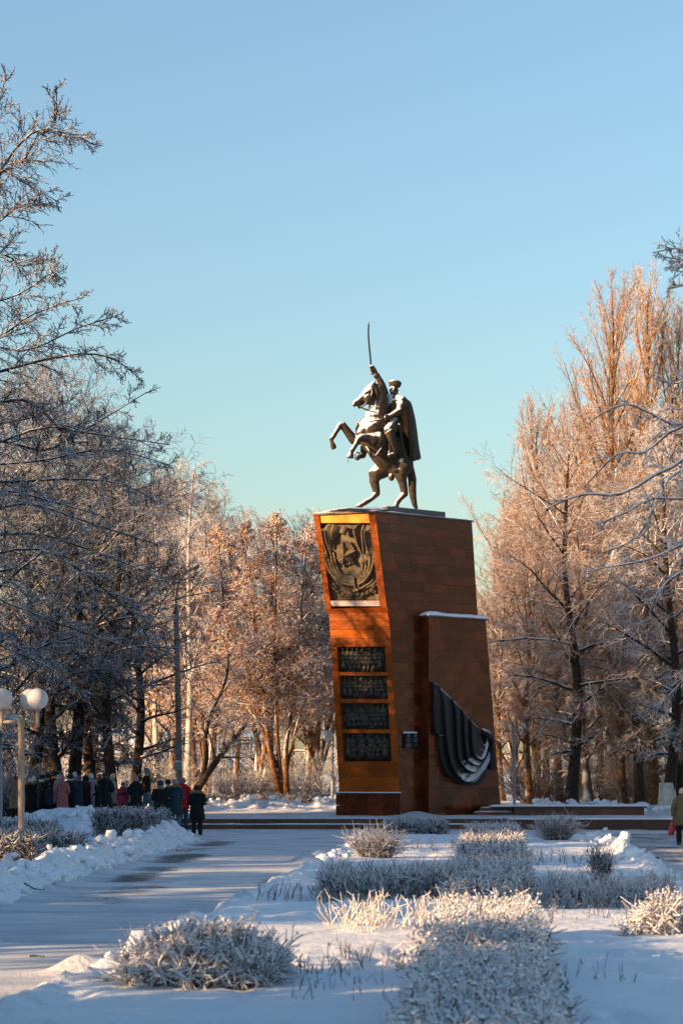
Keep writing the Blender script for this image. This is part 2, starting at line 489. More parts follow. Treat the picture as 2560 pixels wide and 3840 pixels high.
def terrain(X, Y):
    """height of snow at X, Y and masks"""
    X, Y = np.broadcast_arrays(np.asarray(X, float), np.asarray(Y, float))
    n1 = fbm(X, Y, 3, 4, 0.35); n2 = fbm(X, Y, 5, 4, 1.7); n3 = fbm(X, Y * 0.8, 9, 3, 3.3)
    wob = 0.18 * fbm(X * 0.3, Y * 0.35, 21, 3, 1.0)
    l1, r1, l2, r2 = L1(Y) + wob, R1(Y) + wob, L2(Y) - wob, R2(Y) + wob
    left_end = 77.5 + 0.6 * n1
    bed = sstep(r1 - 0.05, r1 + 0.45, X) * (1 - sstep(l2 - 0.45, l2 + 0.05, X)) * (1 - sstep(BED_END - 0.7, BED_END + 0.4, Y + 0.3 * n1))
    lawn = (1 - sstep(l1 - 0.5, l1 + 0.05, X)) * (1 - sstep(left_end - 0.5, left_end + 1.2, Y))
    rlawn = sstep(r2, r2 + 0.5, X) * (1 - sstep(74, 76, Y))
    z = bed * (0.15 + 0.05 * n1 + 0.02 * n2) + lawn * (0.2 + 0.08 * n1 + 0.04 * n2) + rlawn * (0.25 + 0.08 * n1)
    n4 = fbm(X, Y, 15, 2, 5.5)
    def bank(d, h, w, cen):
        return (h + 0.5 * h * n4) * np.exp(-((d - cen) / w) ** 2) * np.clip(0.55 + 0.75 * n2 + 1.1 * np.maximum(n3, 0), 0, 2.2)
    yfade = 1 - sstep(76.0, 79.0, Y + n1)
    b = bank(l1 - X, 0.30, 0.42, 0.5) * yfade
    b += bank(X - r1, 0.17, 0.30, 0.32) * (1 - sstep(BED_END - 2, BED_END + 0.3, Y))
    b += bank(l2 - X, 0.22, 0.38, 0.40) * (1 - sstep(BED_END - 2, BED_END + 0.5, Y)) * sstep(40, 46, Y)
    b += bank(BED_END + 0.2 - Y, 0.13, 0.35, 0.3) * sstep(r1, r1 + 0.4, X) * (1 - sstep(l2 - 0.4, l2, X))
    # ploughed mound at the left, behind the clipped hedges
    mx, my = X - gx(300, 79.5), Y - 79.0
    m = np.exp(-(mx / 2.3) ** 4) * np.exp(-(my / 1.7) ** 2) * (0.90 + 0.25 * n1 + 0.20 * n2 + 0.20 * np.maximum(n3, 0))
    m += np.exp(-((X - gx(655, 76.0)) / 0.55) ** 2 - ((Y - 76.2) / 0.6) ** 2) * 0.33
    m += np.exp(-((X - gx(470, 76.0)) / 0.5) ** 2 - ((Y - 77.2) / 0.7) ** 2) * 0.35 * np.clip(0.5 + n2 + n3, 0, 2)
    # lone clods
    for cx, cy, r, h in ((-1.62, 32.6, 0.13, 0.16), (-2.6, 24.2, 0.28, 0.2), (-2.5, 22.6, 0.16, 0.13), (-0.8, 54.5, 0.3, 0.25), (-0.45, 58.0, 0.25, 0.22)):
        b = np.maximum(b, h * np.exp(-((X - cx) ** 2 + (Y - cy) ** 2) / r ** 2) + 0.1 * bed)
    # old footprints in the bed and on the lawn
    pit = np.maximum(0, fbm(X * 1.1, Y * 0.55, 33, 2, 2.2) - 0.28)
    z -= 0.30 * (1 - np.exp(-((X + 1.15) / 1.0) ** 2 - ((Y - 20.3) / 1.0) ** 2)) * np.minimum(pit, .35) * (bed + lawn) * (0.4 + 0.6 * sstep(-0.2, 0.3, n1))
    tline = np.where(X > TER_X, TER_R, TER_L)
    ter = sstep(0, 0.25, Y - tline)
    z = z * (1 - ter) + (b + m) * (1 - ter) + ter * (TER_Z + 0.012 * n2 + 0.01 * n3)
    # drift at the foot of the terrace and of the monument
    z += (1 - ter) * 0.06 * np.exp(-((tline - Y) / 0.35) ** 2) * np.clip(0.7 + n2, 0, 2) * 0.8
    z += 0.22 * np.exp(-((X - 2.9) / 0.55) ** 2 - ((Y - 93.1) / 0.5) ** 2)
    back = sstep(100.5, 105.0, Y + 0.5 * n1)
    z += back * (BACK_Z - TER_Z + 0.06 * n1 + 0.03 * n2) * ter
    rid = 0.34 * np.exp(-((Y - 103.3) / 0.8) ** 2) * np.clip(0.6 + 0.7 * n2 + 0.7 * np.maximum(n3, 0), 0, 2)
    z += rid * (1 - sstep(0.2, 1.4, X)) * sstep(-9.5, -7.5, X)
    rr = np.exp(-((Y - 101.5) / 1.0) ** 2) * sstep(7.3, 8.3, X) * (1 - 0.75 * sstep(13.0, 15.5, X)) * np.exp(-((X - 10.2) / 3.6) ** 4)
    z += rr * (0.42 + 0.30 * n1 + 0.28 * n2 + 0.25 * np.maximum(n3, 0))
    path = ((X > l1) & (X < r1) & (Y < PLAZA0)) | ((X > l2) & (X < r2) & (Y < PLAZA0)) | ((Y > BED_END) & (Y < tline) & (X > l1 - 0.1)) | ((Y > 79.5) & (Y < tline) & (X <= l1))
    terr = (Y >= tline) & (Y < 101)
    return z, path, terr

def ground_z(x, y):
    return float(terrain(np.array([x]), np.array([y]))[0][0])

def build_terrain():
    xs = np.concatenate([[-3000, -900, -300, -120, -70, -45, -32, -25, -20, -17], np.arange(-15, -4.2, 0.14), np.arange(-4.2, 6.2, 0.085),
                         np.arange(6.2, 16, 0.15), [17, 19, 22, 28, 40, 70, 120, 300, 900, 3000]])
    ys = [-3000, -800, -200, -60, -20, 0, 8, 13]
    y = 15.0
    while y < 107:
        ys.append(y); y += max(0.085, 0.0054 * y) if y < 84 or y > 87.5 else 0.12
    ys += [108, 110, 113, 118, 125, 140, 170, 220, 300, 500, 900, 1600, 3200]
    ys = np.array(ys)
    X, Y = np.meshgrid(xs, ys, indexing='ij')
    Z, path, terr = terrain(X, Y)
    V = np.stack([X, Y, Z], -1).reshape(-1, 3)
    nx, ny = len(xs), len(ys)
    idx = np.arange(nx * ny).reshape(nx, ny)
    Q = np.stack([idx[:-1, :-1], idx[1:, :-1], idx[1:, 1:], idx[:-1, 1:]], -1).reshape(-1, 4)
    xc = (X[:-1, :-1] + X[1:, 1:]) / 2; yc = (Y[:-1, :-1] + Y[1:, 1:]) / 2
    _, pm, tm = terrain(xc, yc)
    pm = pm.ravel(); tm = tm.ravel()
    # wear on the trodden paths: dark asphalt showing along the left edge of the path and across the square
    d = X - L1(Y)
    wear = 1.0 * np.exp(-((d - 0.75 - 0.014 * (62 - Y)) / 0.85) ** 2) * sstep(33, 41, Y) * (1 - sstep(70, 76, Y)) * (0.75 + 0.45 * fbm(X, Y, 61, 3, 0.45))
    wear = np.maximum(wear, 0.62 * np.exp(-((d - 1.5) / 0.9) ** 2) * sstep(34, 38, Y) * (1 - sstep(44, 55, Y)))
    wear = np.maximum(wear, 0.55 * np.exp(-((X - R1(Y) + 0.35) / 0.25) ** 2) * sstep(40, 44, Y) * (1 - sstep(47, 52, Y)))
    wear = np.maximum(wear, 0.42 * sstep(52, 60, Y) * sstep(0.3, 1.2, d))
    wear = np.maximum(wear, 0.55 * np.exp(-((Y - 83.5) / 1.6) ** 2))
    wear = np.maximum(wear, 0.66 * sstep(4.8, 7.0, X) * sstep(48, 56, Y) * (1 - sstep(80, 84, Y)))
    wear = np.maximum(wear, np.where((Y > TER_L) & (Y < 94), 0.5 * np.exp(-((Y - 89.2) / 1.6) ** 2), 0))
    def part(name, sel, mat):
        q = Q[sel]
        u, inv = np.unique(q.ravel(), return_inverse=True)
        me = mesh_np(name, V[u], [inv.reshape(-1, 4)], True)
        at = me.attributes.new('wear', 'FLOAT', 'POINT')
        at.data.foreach_set('value', wear.ravel()[u].astype(np.float32))
        return tag(link(name, me, mat), kind='structure')
    t = NT('trodden_snow')
    co = t.coords((1.0, 0.16, 1.0)); c2 = t.coords((1, 1, 1))
    a = t.N('ShaderNodeAttribute'); a.attribute_name = 'wear'
    c4 = t.coords((0.55, 1.0, 1.0))
    n = t.noise(c4, 2.2, 9, 0.80)
    n2 = t.noise(c2, 14.0, 5, 0.7)
    v = t.math('ADD', t.math('ADD', t.math('MULTIPLY', n, 0.9), t.math('MULTIPLY', n2, 0.35)), t.math('MULTIPLY', t.noise(t.coords((.5, .8, 1)), 0.8, 4, .6), 0.45))
    th = t.math('SUBTRACT', 1.15, t.math('MULTIPLY', a.outputs['Fac'], 0.50))
    k = t.remap(t.math('SUBTRACT', v, th), -0.02, 0.10)
    sn = t.mix(t.remap(t.noise(c4, 1.1, 5), 0.3, 0.7), (0.52, 0.58, 0.64), (0.84, 0.88, 0.91))
    t.bump(t.math('ADD', n2, n), 0.9, 0.09)
    pm_mat = t.fin(t.mix(k, sn, t.mix(n2, (0.05, 0.052, 0.055), (0.16, 0.165, 0.17))), 0.6, 0, 0.35)
    part('snow_ground', ~(pm | tm), M['snow_pile'])
    part('snowy_path', pm & ~tm, pm_mat)
    part('terrace_pavement', tm, pm_mat)
build_terrain()

# clods of ploughed snow along the banks
def clods():
    rg = np.random.default_rng(91); mb = MB()
    def put_(x, y, r):
        z = ground_z(x, y); n0 = mb.n
        mb.ball((x, y, z + r * .25), (r * rg.uniform(.8, 1.3), r * rg.uniform(.8, 1.3), r * rg.uniform(.6, .9)), 8, 6)
        mb.v[-1] += (mb.v[-1] - np.array([x, y, z])) * rg.normal(0, .17, (len(mb.v[-1]), 1))
    for f, s_, y0, y1, n, rm in ((L1, -1, 36, 77, 330, .11), (R1, 1, 24, 69, 150, .075), (L2, -1, 44, 70, 150, .09)):
        for k in range(n):
            y = y0 + (y1 - y0) * rg.random() ** .8; x = f(y) + s_ * abs(rg.normal(.28, .32))
            put_(float(x), float(y), rm * min(2.0, rg.lognormal(-.55, .5)))
    for k in range(90): put_(float(rg.uniform(gx(1990, 101.5), gx(2520, 101.5))), float(rg.normal(100.9, .7)), .16 * rg.uniform(.4, 1.3))
    for k in range(60): put_(float(rg.uniform(-8.5, .6)), float(rg.normal(103.0, .5)), .14 * rg.uniform(.4, 1.3))
    for k in range(80): put_(float(rg.normal(gx(330, 78.4), 1.7)), float(rg.normal(77.9, .7)), .12 * rg.uniform(.4, 1.4))
    o = link('snow_clods', mb.mesh('snow_clods', True), M['snow']); tag(o, 'crumbled lumps of ploughed snow along the path edges', 'snow lumps', None, 'stuff')
clods()

# ------------------------------------------------------------------ terrace steps and low walls
def stone_run(root, name, x0, x1, y0, y1, z0, z1, step, mat, skew=0.0):
    n = max(1, round((x1 - x0) / step)); w = (x1 - x0) / n
    for i in range(n):
        a, b = x0 + i * w + 0.006, x0 + (i + 1) * w - 0.006
        mb = MB()
        sa, sb = skew * (a - x0), skew * (b - x0)
        e = random.uniform(-0.004, 0.004)
        mb.hexa([(a, y0 + sa, z0), (b, y0 + sb, z0), (b, y1 + sb, z0), (a, y1 + sa, z0)],
                [(a, y0 + sa + e, z1), (b, y0 + sb + e, z1), (b, y1 + sb, z1), (a, y1 + sa, z1)])
        mb.build(name, mat, root)

r = thing('terrace_steps', 'two low red granite steps rising from the square to the monument terrace', 'steps', (-4, 86.2, 0))
inv = Matrix.Translation((4, -86.2, 0))
def local(o, root):
    o.parent = root; o.matrix_parent_inverse = root.matrix_world.inverted()
class Rooted:
    """parent that keeps children in world coordinates"""
    pass
def run(root, *a, **k):
    before = set(bpy.data.objects)
    stone_run(root, *a, **k)
    L = root.location
    for o in set(bpy.data.objects) - before:
        o.location = (-L[0], -L[1], -L[2])
run(r, 'step_block', -13.0, 5.7, 86.16, 86.6, -0.05, 0.175, 1.5, M['granite_step'])
run(r, 'step_block', -13.0, 5.7, 86.60, 86.95, 0.05, 0.365, 1.5, M['granite_step'])
def sheet_obj(name, root, x0, x1, y0, y1, z, th, seed, mat=None, nx=40, ny=8):
    """thin uneven layer of snow lying on a flat top"""
    xs = np.linspace(x0, x1, nx); ys = np.linspace(y0, y1, ny)
    X, Y = np.meshgrid(xs, ys, indexing='ij')
    edge = np.minimum(np.minimum(X - x0, x1 - X) / 0.15, np.minimum(Y - y0, y1 - Y) / 0.12)
    Z = z + th * np.clip(edge, 0.12, 1) * (0.75 + 0.5 * fbm(X, Y, seed, 3, 1.6))
    mb = MB(); mb.sheet(np.stack([X, Y, Z], -1), (0, 0, 1), th * 0.4)
    o = mb.build(name, mat or M['snow'], root, True)
    if root is not None:
        o.location = [-c for c in root.location]
    return o
sheet_obj('snow_layer', r, -12.9, 5.65, 86.24, 86.62, 0.18, 0.035, 4, nx=160)
r = thing('terrace_wall', 'long low dark granite wall edging the raised terrace on the right', 'wall', (6, 84.7, 0))
run(r, 'wall_block', 5.8, 17.5, 84.70, 85.1, -0.05, 0.385, 2.4, M['granite_step'])
run(r, 'wall_block', 5.75, 6.1, 85.12, 87.0, -0.05, 0.38, 1.0, M['granite_step'])
sheet_obj('snow_layer', r, 5.82, 17.4, 84.74, 85.3, 0.385, 0.04, 5, nx=120)
r = thing('granite_platform', 'upper dark granite platform with snowy top right of the monument', 'platform', (9, 94, TER_Z))
x0, x1 = gx(1926, 94), gx(2414, 94)
run(r, 'wall_block', x0, x1, 94.0, 97.0, 0.2, 0.655, 2.0, M['granite_step'])
mb = MB(); mb.box(((x0 + x1) / 2 + 0.03, 95.46, 0.6875), (x1 - x0 + 0.14, 3.05, 0.06)); o = mb.build('cap_slab', M['granite_step'], r); o.location = [-c for c in r.location]
sheet_obj('snow_layer', r, x0 - 0.9, x1 + 0.08, 93.98, 96.98, 0.7195, 0.05, 6, nx=80, ny=14)
for k, (zz, ya, xa) in enumerate(((0.50, 94.1, -1.55), (0.66, 94.55, -1.3))):
    run(r, 'step_block', x0 + xa, x0 - 0.02, ya, ya + 0.9, 0.2, zz, 0.8, M['granite_step'])
    sheet_obj('snow_layer', r, x0 + xa + 0.05, x0 - 0.04, ya + 0.06, ya + 0.8, zz, 0.04, 8 + k, nx=20)

# ------------------------------------------------------------------ monument
MON = thing('granite_monument', 'tall leaning red granite pedestal with bronze reliefs carrying the horseman', 'monument', (1.5, 94.0, TER_Z))
def mon(o, parent=None):
    o.parent = parent or MON
    if parent is None:
        o.location = (-1.5, -94.0, -TER_Z)
    return o
WD = unit([0.735, 0.678, 0]); VD = unit([0.923, -0.385, 0]); NS = unit([0.678, -0.735, 0])
def kx(px): return (px - CX) / F
A0 = np.array([kx(1492) * 93.0, 93.0, 0.0])
def slide(o, d, px):
    k = kx(px); t = (k * o[1] - o[0]) / (d[0] - k * d[1])
    return o + t * d
def zof(py, Y): return EYE - (py - HZ) / F * Y
def FRp(px): return slide(A0, WD, px)
def level(pf, pl, pb, py):
    fr = FRp(pf); fl = slide(fr, VD, pl); br = slide(fr, WD, pb); bl = fl + (br - fr)
    z = zof(py, fr[1])
    return [q + np.array([0, 0, z]) for q in (fl, fr, br, bl)]
LT = level(1405, 1173, 1768, 1915)       # top
LM = level(1450, 1221, 1790, 2283)       # foot of the overhanging upper block
LN = level(1457, 1233, 1791, 2292)       # top of the shaft
LB = level(1499, 1272, 1836, 2974)       # ledge over the base
NU = unit(np.cross(LT[1] - LM[1], VD)); NU = NU if NU[1] < 0 else -NU
NL = unit(np.cross(LN[1] - LB[1], VD)); NL = NL if NL[1] < 0 else -NL
Z_TOP = LT[0][2]
def core(lo, hi, inset_f, nf):
    mb = MB()
    def sh(q):
        fl, fr, br, bl = [x.copy() for x in q]
        fl = fl - nf * inset_f; fr = fr - nf * inset_f
        fr = fr - NS * 0.035; br = br - NS * 0.035
        fl = fl + NS * 0.03
        return [fl, fr, br, bl]
    return mb.hexa(sh(lo), sh(hi))
mon(core(LM, LT, 0.34, NU).build('core_block', M['granite_core']))
mon(core(LB, LN, 0.30, NL).build('core_block', M['granite_core']))
LG = [q.copy() for q in LB]
for q in LG: q[2] = 0.2
mon(core(LG, LB, 0.02, NL).build('core_block', M['granite_core']))

def dz_bounds(z):
    """left and right ends of the side wall at height z, measured along WD from A0"""
    def dd(p): return float((p - A0) @ WD)
    zs = [0.2, LB[1][2], LN[1][2], LM[1][2] + 1e-4, LT[1][2]]
    l = np.interp(z, zs, [dd(LB[1]), dd(LB[1]), dd(LN[1]), dd(LM[1]), dd(LT[1])])
    r_ = np.interp(z, zs, [dd(LB[2]) + 0.02, dd(LB[2]), dd(LN[2]), dd(LM[2]), dd(LT[2])])
    return l, r_
SLABS = []
def slab_wall(org, bounds, z0, z1, course, wid, seed, depth=0.035):
    rg = random.Random(seed)
    n = round((z1 - z0) / course); c = (z1 - z0) / n
    for i in range(n):
        za, zb = z0 + i * c, z0 + (i + 1) * c
        la, ra = bounds(za + 1e-4); lb, rb = bounds(zb - 1e-4)
        cuts = [0.0]; x = rg.uniform(0.4, 1.0) * wid
        W = max(ra - la, rb - lb)
        while x < W - 0.35 * wid:
            cuts.append(x / W); x += wid * rg.uniform(0.75, 1.3)
        cuts.append(1.0)
        g = 0.004
        for a, b in zip(cuts[:-1], cuts[1:]):
            q = []
            for (l, r_, zz, dzz) in ((la, ra, za, g), (lb, rb, zb, -g)):
                q.append((l + (r_ - l) * a + (g if a > 0 else 0), zz + dzz))
                q.append((l + (r_ - l) * b - (g if b < 1 else 0), zz + dzz))
            pts = [org + WD * q[0][0] + np.array([0, 0, q[0][1]]), org + WD * q[1][0] + np.array([0, 0, q[1][1]]),
                   org + WD * q[3][0] + np.array([0, 0, q[3][1]]), org + WD * q[2][0] + np.array([0, 0, q[2][1]])]
            mb = MB(); mb.prism(pts, NS, -depth, rg.uniform(-0.003, 0.003))
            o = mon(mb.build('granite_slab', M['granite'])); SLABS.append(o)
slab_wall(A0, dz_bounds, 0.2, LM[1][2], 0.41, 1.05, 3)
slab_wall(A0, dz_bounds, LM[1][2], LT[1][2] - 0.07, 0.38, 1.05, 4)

# front face: everything is laid on the two sloping front planes
def fpoly(pxs, plane, out=0.0):
    p0, n = (LT[1], NU) if plane == 'u' else (LB[1], NL)
    return [onplane(x, y, p0, n, out) for x, y in pxs]
def fblock(name, pxs, plane, o0, o1, mat, par=None):
    n = NU if plane == 'u' else NL
    mb = MB(); mb.prism(fpoly(pxs, plane), n, o0, o1)
    return mon(mb.build(name, mat), par)
def edge_u(f, y):      # px on the upper front at fraction f (0 left edge, 1 right edge)
    t = (y - 1917) / (2283 - 1917)
    l = 1173 + t * 48; r_ = 1405 + t * 45
    return l + (r_ - l) * f
def edge_l(f, y):
    t = (y - 2292) / (2974 - 2292)
    l = 1233 + t * 39; r_ = 1457 + t * 42
    return l + (r_ - l) * f
def strip(name, pf, plane, f0, f1, y0, y1, o0, o1, mat, dy=0.0):
    e = edge_u if plane == 'u' else edge_l
    return fblock(name, [(e(f0, y1), y1), (e(f1, y1), y1 - dy), (e(f1, y0), y0 - dy), (e(f0, y0), y0)], plane, o0, o1, mat)
# stiles of the upper frame, in five stones each
for i in range(5):
    ya, yb = 1924 + i * 72 + 0.4, 1924 + (i + 1) * 72 - 0.4
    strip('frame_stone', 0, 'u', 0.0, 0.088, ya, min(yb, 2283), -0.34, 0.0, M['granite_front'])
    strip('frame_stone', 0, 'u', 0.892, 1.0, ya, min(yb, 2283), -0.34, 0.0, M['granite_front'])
strip('brass_panel', 0, 'u', 0.092, 0.888, 1923, 1961, -0.30, -0.05, M['brass'])
strip('sill_stone', 0, 'u', 0.092, 0.49, 2253, 2273, -0.32, -0.015, M['granite_pink'])
strip('sill_stone', 0, 'u', 0.494, 0.888, 2253, 2273, -0.32, -0.015, M['granite_pink'])
# cap along the top edge
mb = MB(); up = np.array([0, 0, 1.0])
cap0 = [LT[0] - VD * 0.06 + NU * 0.06, LT[1] + VD * 0.02 + NS * 0.05 + NU * 0.06, LT[2] + NS * 0.05 + WD * 0.05, LT[3] + WD * 0.05 - NS * 0.05]
for q in cap0: q[2] = Z_TOP - 0.065
mb.hexa(cap0, [q + up * 0.065 for q in cap0]); mon(mb.build('cornice', M['granite_step']))
# cornice between upper block and shaft
c0 = [LM[0] - VD * 0.05, LM[1] + VD * 0.02, LM[1] + VD * 0.02 - NU * 0.5, LM[0] - VD * 0.05 - NU * 0.5]
c1 = [LN[0] - VD * 0.02 - up * 0.03, LN[1] + VD * 0.01 - up * 0.03, LN[1] - NL * 0.5 - up * 0.03, LN[0] - NL * 0.5 - up * 0.03]
mb = MB()
top = [q + up * 0.06 for q in (c0[0] + NU * 0.05, c0[1] + NU * 0.05, c0[2], c0[3])]
mb.hexa(c1, top); mon(mb.build('cornice', M['granite_front']))
# band of four courses above the friezes
for i in range(4):
    ya, yb = 2296 + i * 32.5 + 0.5, 2296 + (i + 1) * 32.5 - 0.5
    cuts = (0, 0.42, 1) if i % 2 else (0, 0.66, 1)
    for a, b in zip(cuts[:-1], cuts[1:]):
        strip('frame_stone', 0, 'l', a + (0.002 if a else 0), b - (0.002 if b < 1 else 0), ya, yb, -0.30, random.uniform(-0.003, 0.003), M['granite_front'])
# frieze frame
FY = [(2424, 2520), (2533, 2621), (2636, 2735), (2749, 2851)]
for i in range(5):
    ya, yb = 2426 + i * 86 + 0.4, 2426 + (i + 1) * 86 - 0.4
    strip('frame_stone', 0, 'l', 0.0, 0.098, ya, yb, -0.30, 0.0, M['granite_front'])
    strip('frame_stone', 0, 'l', 0.90, 1.0, ya, yb, -0.30, 0.0, M['granite_front'])
for i in range(3):
    y0, y1 = FY[i][1], FY[i + 1][0]
    strip('shelf_stone', 0, 'l', 0.101, 0.897, y0, y1, -0.30, -0.01, M['granite_front'], dy=-1)
for i, (y0, y1) in enumerate(((2856, 2914), (2914.6, 2973))):
    for a, b in ((0, 0.5), (0.503, 1)):
        strip('frame_stone', 0, 'l', a, b, y0, y1, -0.30, 0.0 + random.uniform(-0.003, 0.003), M['granite_front'])
# base block with its ledge
bl = [LB[0] - VD * 0.12, LB[1] + VD * 0.0]
for i in range(4):
    a = bl[0] + (bl[1] - bl[0]) * (i / 4 + 0.002); b = bl[0] + (bl[1] - bl[0]) * ((i + 1) / 4 - 0.002)
    for z0, z1 in ((0.2, 0.76), (0.766, LB[0][2] - 0.045)):
        nf = np.array([NL[0], NL[1], 0]); nf /= np.linalg.norm(nf)
        q = [a + nf * 0.07, b + nf * 0.07, b - nf * 0.3, a - nf * 0.3]
        mb = MB(); mb.hexa([np.array([x[0], x[1], z0]) for x in q], [np.array([x[0], x[1], z1]) for x in q])
        mon(mb.build('base_stone', M['granite']))
nf = np.array([NL[0], NL[1], 0]); nf /= np.linalg.norm(nf)
q = [bl[0] - VD * 0.06 + nf * 0.13, bl[1] + VD * 0.06 + nf * 0.13, bl[1] + VD * 0.06 - nf * 0.2, bl[0] - VD * 0.06 - nf * 0.2]
mb = MB(); mb.hexa([np.array([x[0], x[1], LB[0][2] - 0.04]) for x in q], [np.array([x[0], x[1], LB[0][2] + 0.005]) for x in q])
mon(mb.build('ledge_stone', M['granite_plinth']))
q = [bl[0] - VD * 0.06 + nf * 0.13, bl[1] + VD * 0.06 + nf * 0.13, bl[1] + VD * 0.06 + nf * 0.005, bl[0] - VD * 0.06 + nf * 0.005]
mb = MB(); mb.hexa([np.array([x[0], x[1], LB[0][2] + 0.008]) for x in q], [np.array([x[0], x[1], LB[0][2] + 0.04]) for x in q])
mon(mb.build('snow_cap', M['snow']))

# buttress on the side wall
OB = 0.42
B0 = A0 + NS * OB
def Bp(px): return slide(B0, WD, px)
bz0, bz1 = 0.2, zof(2314, Bp(1607)[1])
def b_bounds(z):
    def dd(p): return float((p - B0) @ WD)
    l = dd(Bp(1607)); r0, r1 = dd(Bp(1879)), dd(Bp(1820))
    return l, np.interp(z, [TER_Z, bz1], [r0, r1])
bl0, br0 = b_bounds(bz0); bl1, br1 = b_bounds(bz1)
def bpt(d, z, off): return A0 + NS * off + WD * d + up * z
mb = MB()
mb.hexa([bpt(bl0 + .03, bz0, OB - .035), bpt(br0 - .01, bz0, OB - .035), bpt(br0 - .01, bz0, -0.2), bpt(bl0 + .03, bz0, -0.2)],
        [bpt(bl1 + .03, bz1, OB - .035), bpt(br1 - .01, bz1, OB - .035), bpt(br1 - .01, bz1, -0.2), bpt(bl1 + .03, bz1, -0.2)])
mon(mb.build('core_block', M['granite_core']))
slab_wall(B0, b_bounds, bz0, bz1, 0.41, 0.95, 9)
for i in range(10):      # slabs on the left cheek of the buttress
    z0 = bz0 + (bz1 - bz0) * i / 10 + .003; z1 = bz0 + (bz1 - bz0) * (i + 1) / 10 - .003
    mb = MB()
    mb.hexa([bpt(bl0, z0, OB - .036), bpt(bl0 + .03, z0, OB - .036), bpt(bl0 + .03, z0, 0.004), bpt(bl0, z0, 0.004)],
            [bpt(bl0, z1, OB - .036), bpt(bl0 + .03, z1, OB - .036), bpt(bl0 + .03, z1, 0.004), bpt(bl0, z1, 0.004)])
    mon(mb.build('granite_slab', M['granite']))
mb = MB()
q = [bpt(bl1 - .12, 0, OB + .05), bpt(br1 + .08, 0, OB + .05), bpt(br1 + .08, 0, 0.004), bpt(bl1 - .12, 0, 0.004)]
mb.hexa([x + up * (bz1 + .002) for x in q], [x + up * (bz1 + .06) for x in q])
mon(mb.build('cornice', M['granite_step']))
def lens_cap(name, d0, d1, o0, o1, z, th, seed, nd=26, no=8):
    D = np.linspace(d0, d1, nd); O = np.linspace(o0, o1, no)
    G = np.zeros((nd, no, 3))
    for i, d in enumerate(D):
        for j, o_ in enumerate(O):
            e = min(min(i, nd - 1 - i) / 2.0, min(j, no - 1 - j) / 1.5, 1.0)
            G[i, j] = bpt(d, z + th * (0.25 + 0.75 * math.sqrt(e)) * (0.9 + 0.25 * float(fbm(np.array([d * 1.3]), np.array([o_ * 2.0]), seed, 2)[0])), o_)
    mb = MB(); mb.sheet(G, (0, 0, 1), th * 0.24)
    return mon(mb.build('snow_cap', M['snow'], None, True))
lens_cap('snow_cap', bl1 - .13, br1 + .09, 0.01, OB + .07, bz1 + .063, 0.17, 3)
# snow on the pedestal top and the dark plinth slab under the horse
dl, dr = dz_bounds(Z_TOP)
G = []
for i in range(30):
    row = []
    for j in range(16):
        a = LT[0] + (LT[3] - LT[0]) * i / 29; b = LT[1] + (LT[2] - LT[1]) * i / 29
        p = a + (b - a) * j / 15; e = min(min(i, 29 - i) / 1.5, min(j, 15 - j) / 1.2, 1)
        p = p.copy(); p[2] = Z_TOP + 0.012 + 0.06 * math.sqrt(e) * (0.8 + 0.5 * float(fbm(np.array([p[0] * 2]), np.array([p[1] * 2]), 5, 2)[0]))
        row.append(p)
    G.append(row)
mb = MB(); mb.sheet(np.array(G), (0, 0, 1), 0.011); mon(mb.build('snow_cap', M['snow'], None, True))
pa = slide(A0 - NS * 0.22, WD, 1452); pb = slide(A0 - NS * 0.22, WD, 1669)
pq = [pa, pb, pb - NS * 1.75, pa - NS * 1.75 + WD * 0.0]
PZ = 12.27
mb = MB(); mb.hexa([np.array([x[0], x[1], Z_TOP + 0.005]) for x in pq], [np.array([x[0], x[1], PZ]) for x in pq])
mon(mb.build('plinth_slab', M['granite_plinth']))
G = np.zeros((26, 14, 3))      # wind-packed snow rising from the front edge to the slab
for i in range(26):
    for j in range(14):
        u_, v_ = i / 25, j / 13
        p = pa - WD * (1.75 * (1 - u_) - 0.3 * 0) - NS * (0.02 + 1.72 * v_)
        e = min(1, min(j, 13 - j) / 2.0)
        hh = (PZ - 0.03 - Z_TOP) * (0.35 + 0.65 * sstep(0.0, 0.9, np.array(u_))) * (0.45 + 0.55 * e)
        G[i, j] = (p[0], p[1], Z_TOP + 0.02 + hh + 0.03 * float(fbm(np.array([p[0] * 3]), np.array([p[1] * 3]), 8, 2)[0]))
mb = MB(); mb.sheet(G, (0, 0, 1), 0.012); mon(mb.build('snow_cap', M['snow'], None, True))
G = np.zeros((24, 6, 3))
for i in range(24):
    for j in range(6):
        e = min(i, 23 - i, j, 5 - j)
        p = pa + (pb - pa) * (0.01 + .98 * i / 23) - NS * (0.02 + 1.7 * j / 5)
        G[i, j] = (p[0], p[1], PZ + 0.01 + (0.03 if e > 0 else 0))
mb = MB(); mb.sheet(G, (0, 0, 1), 0.008); mon(mb.build('snow_cap', M['snow'], None, True))

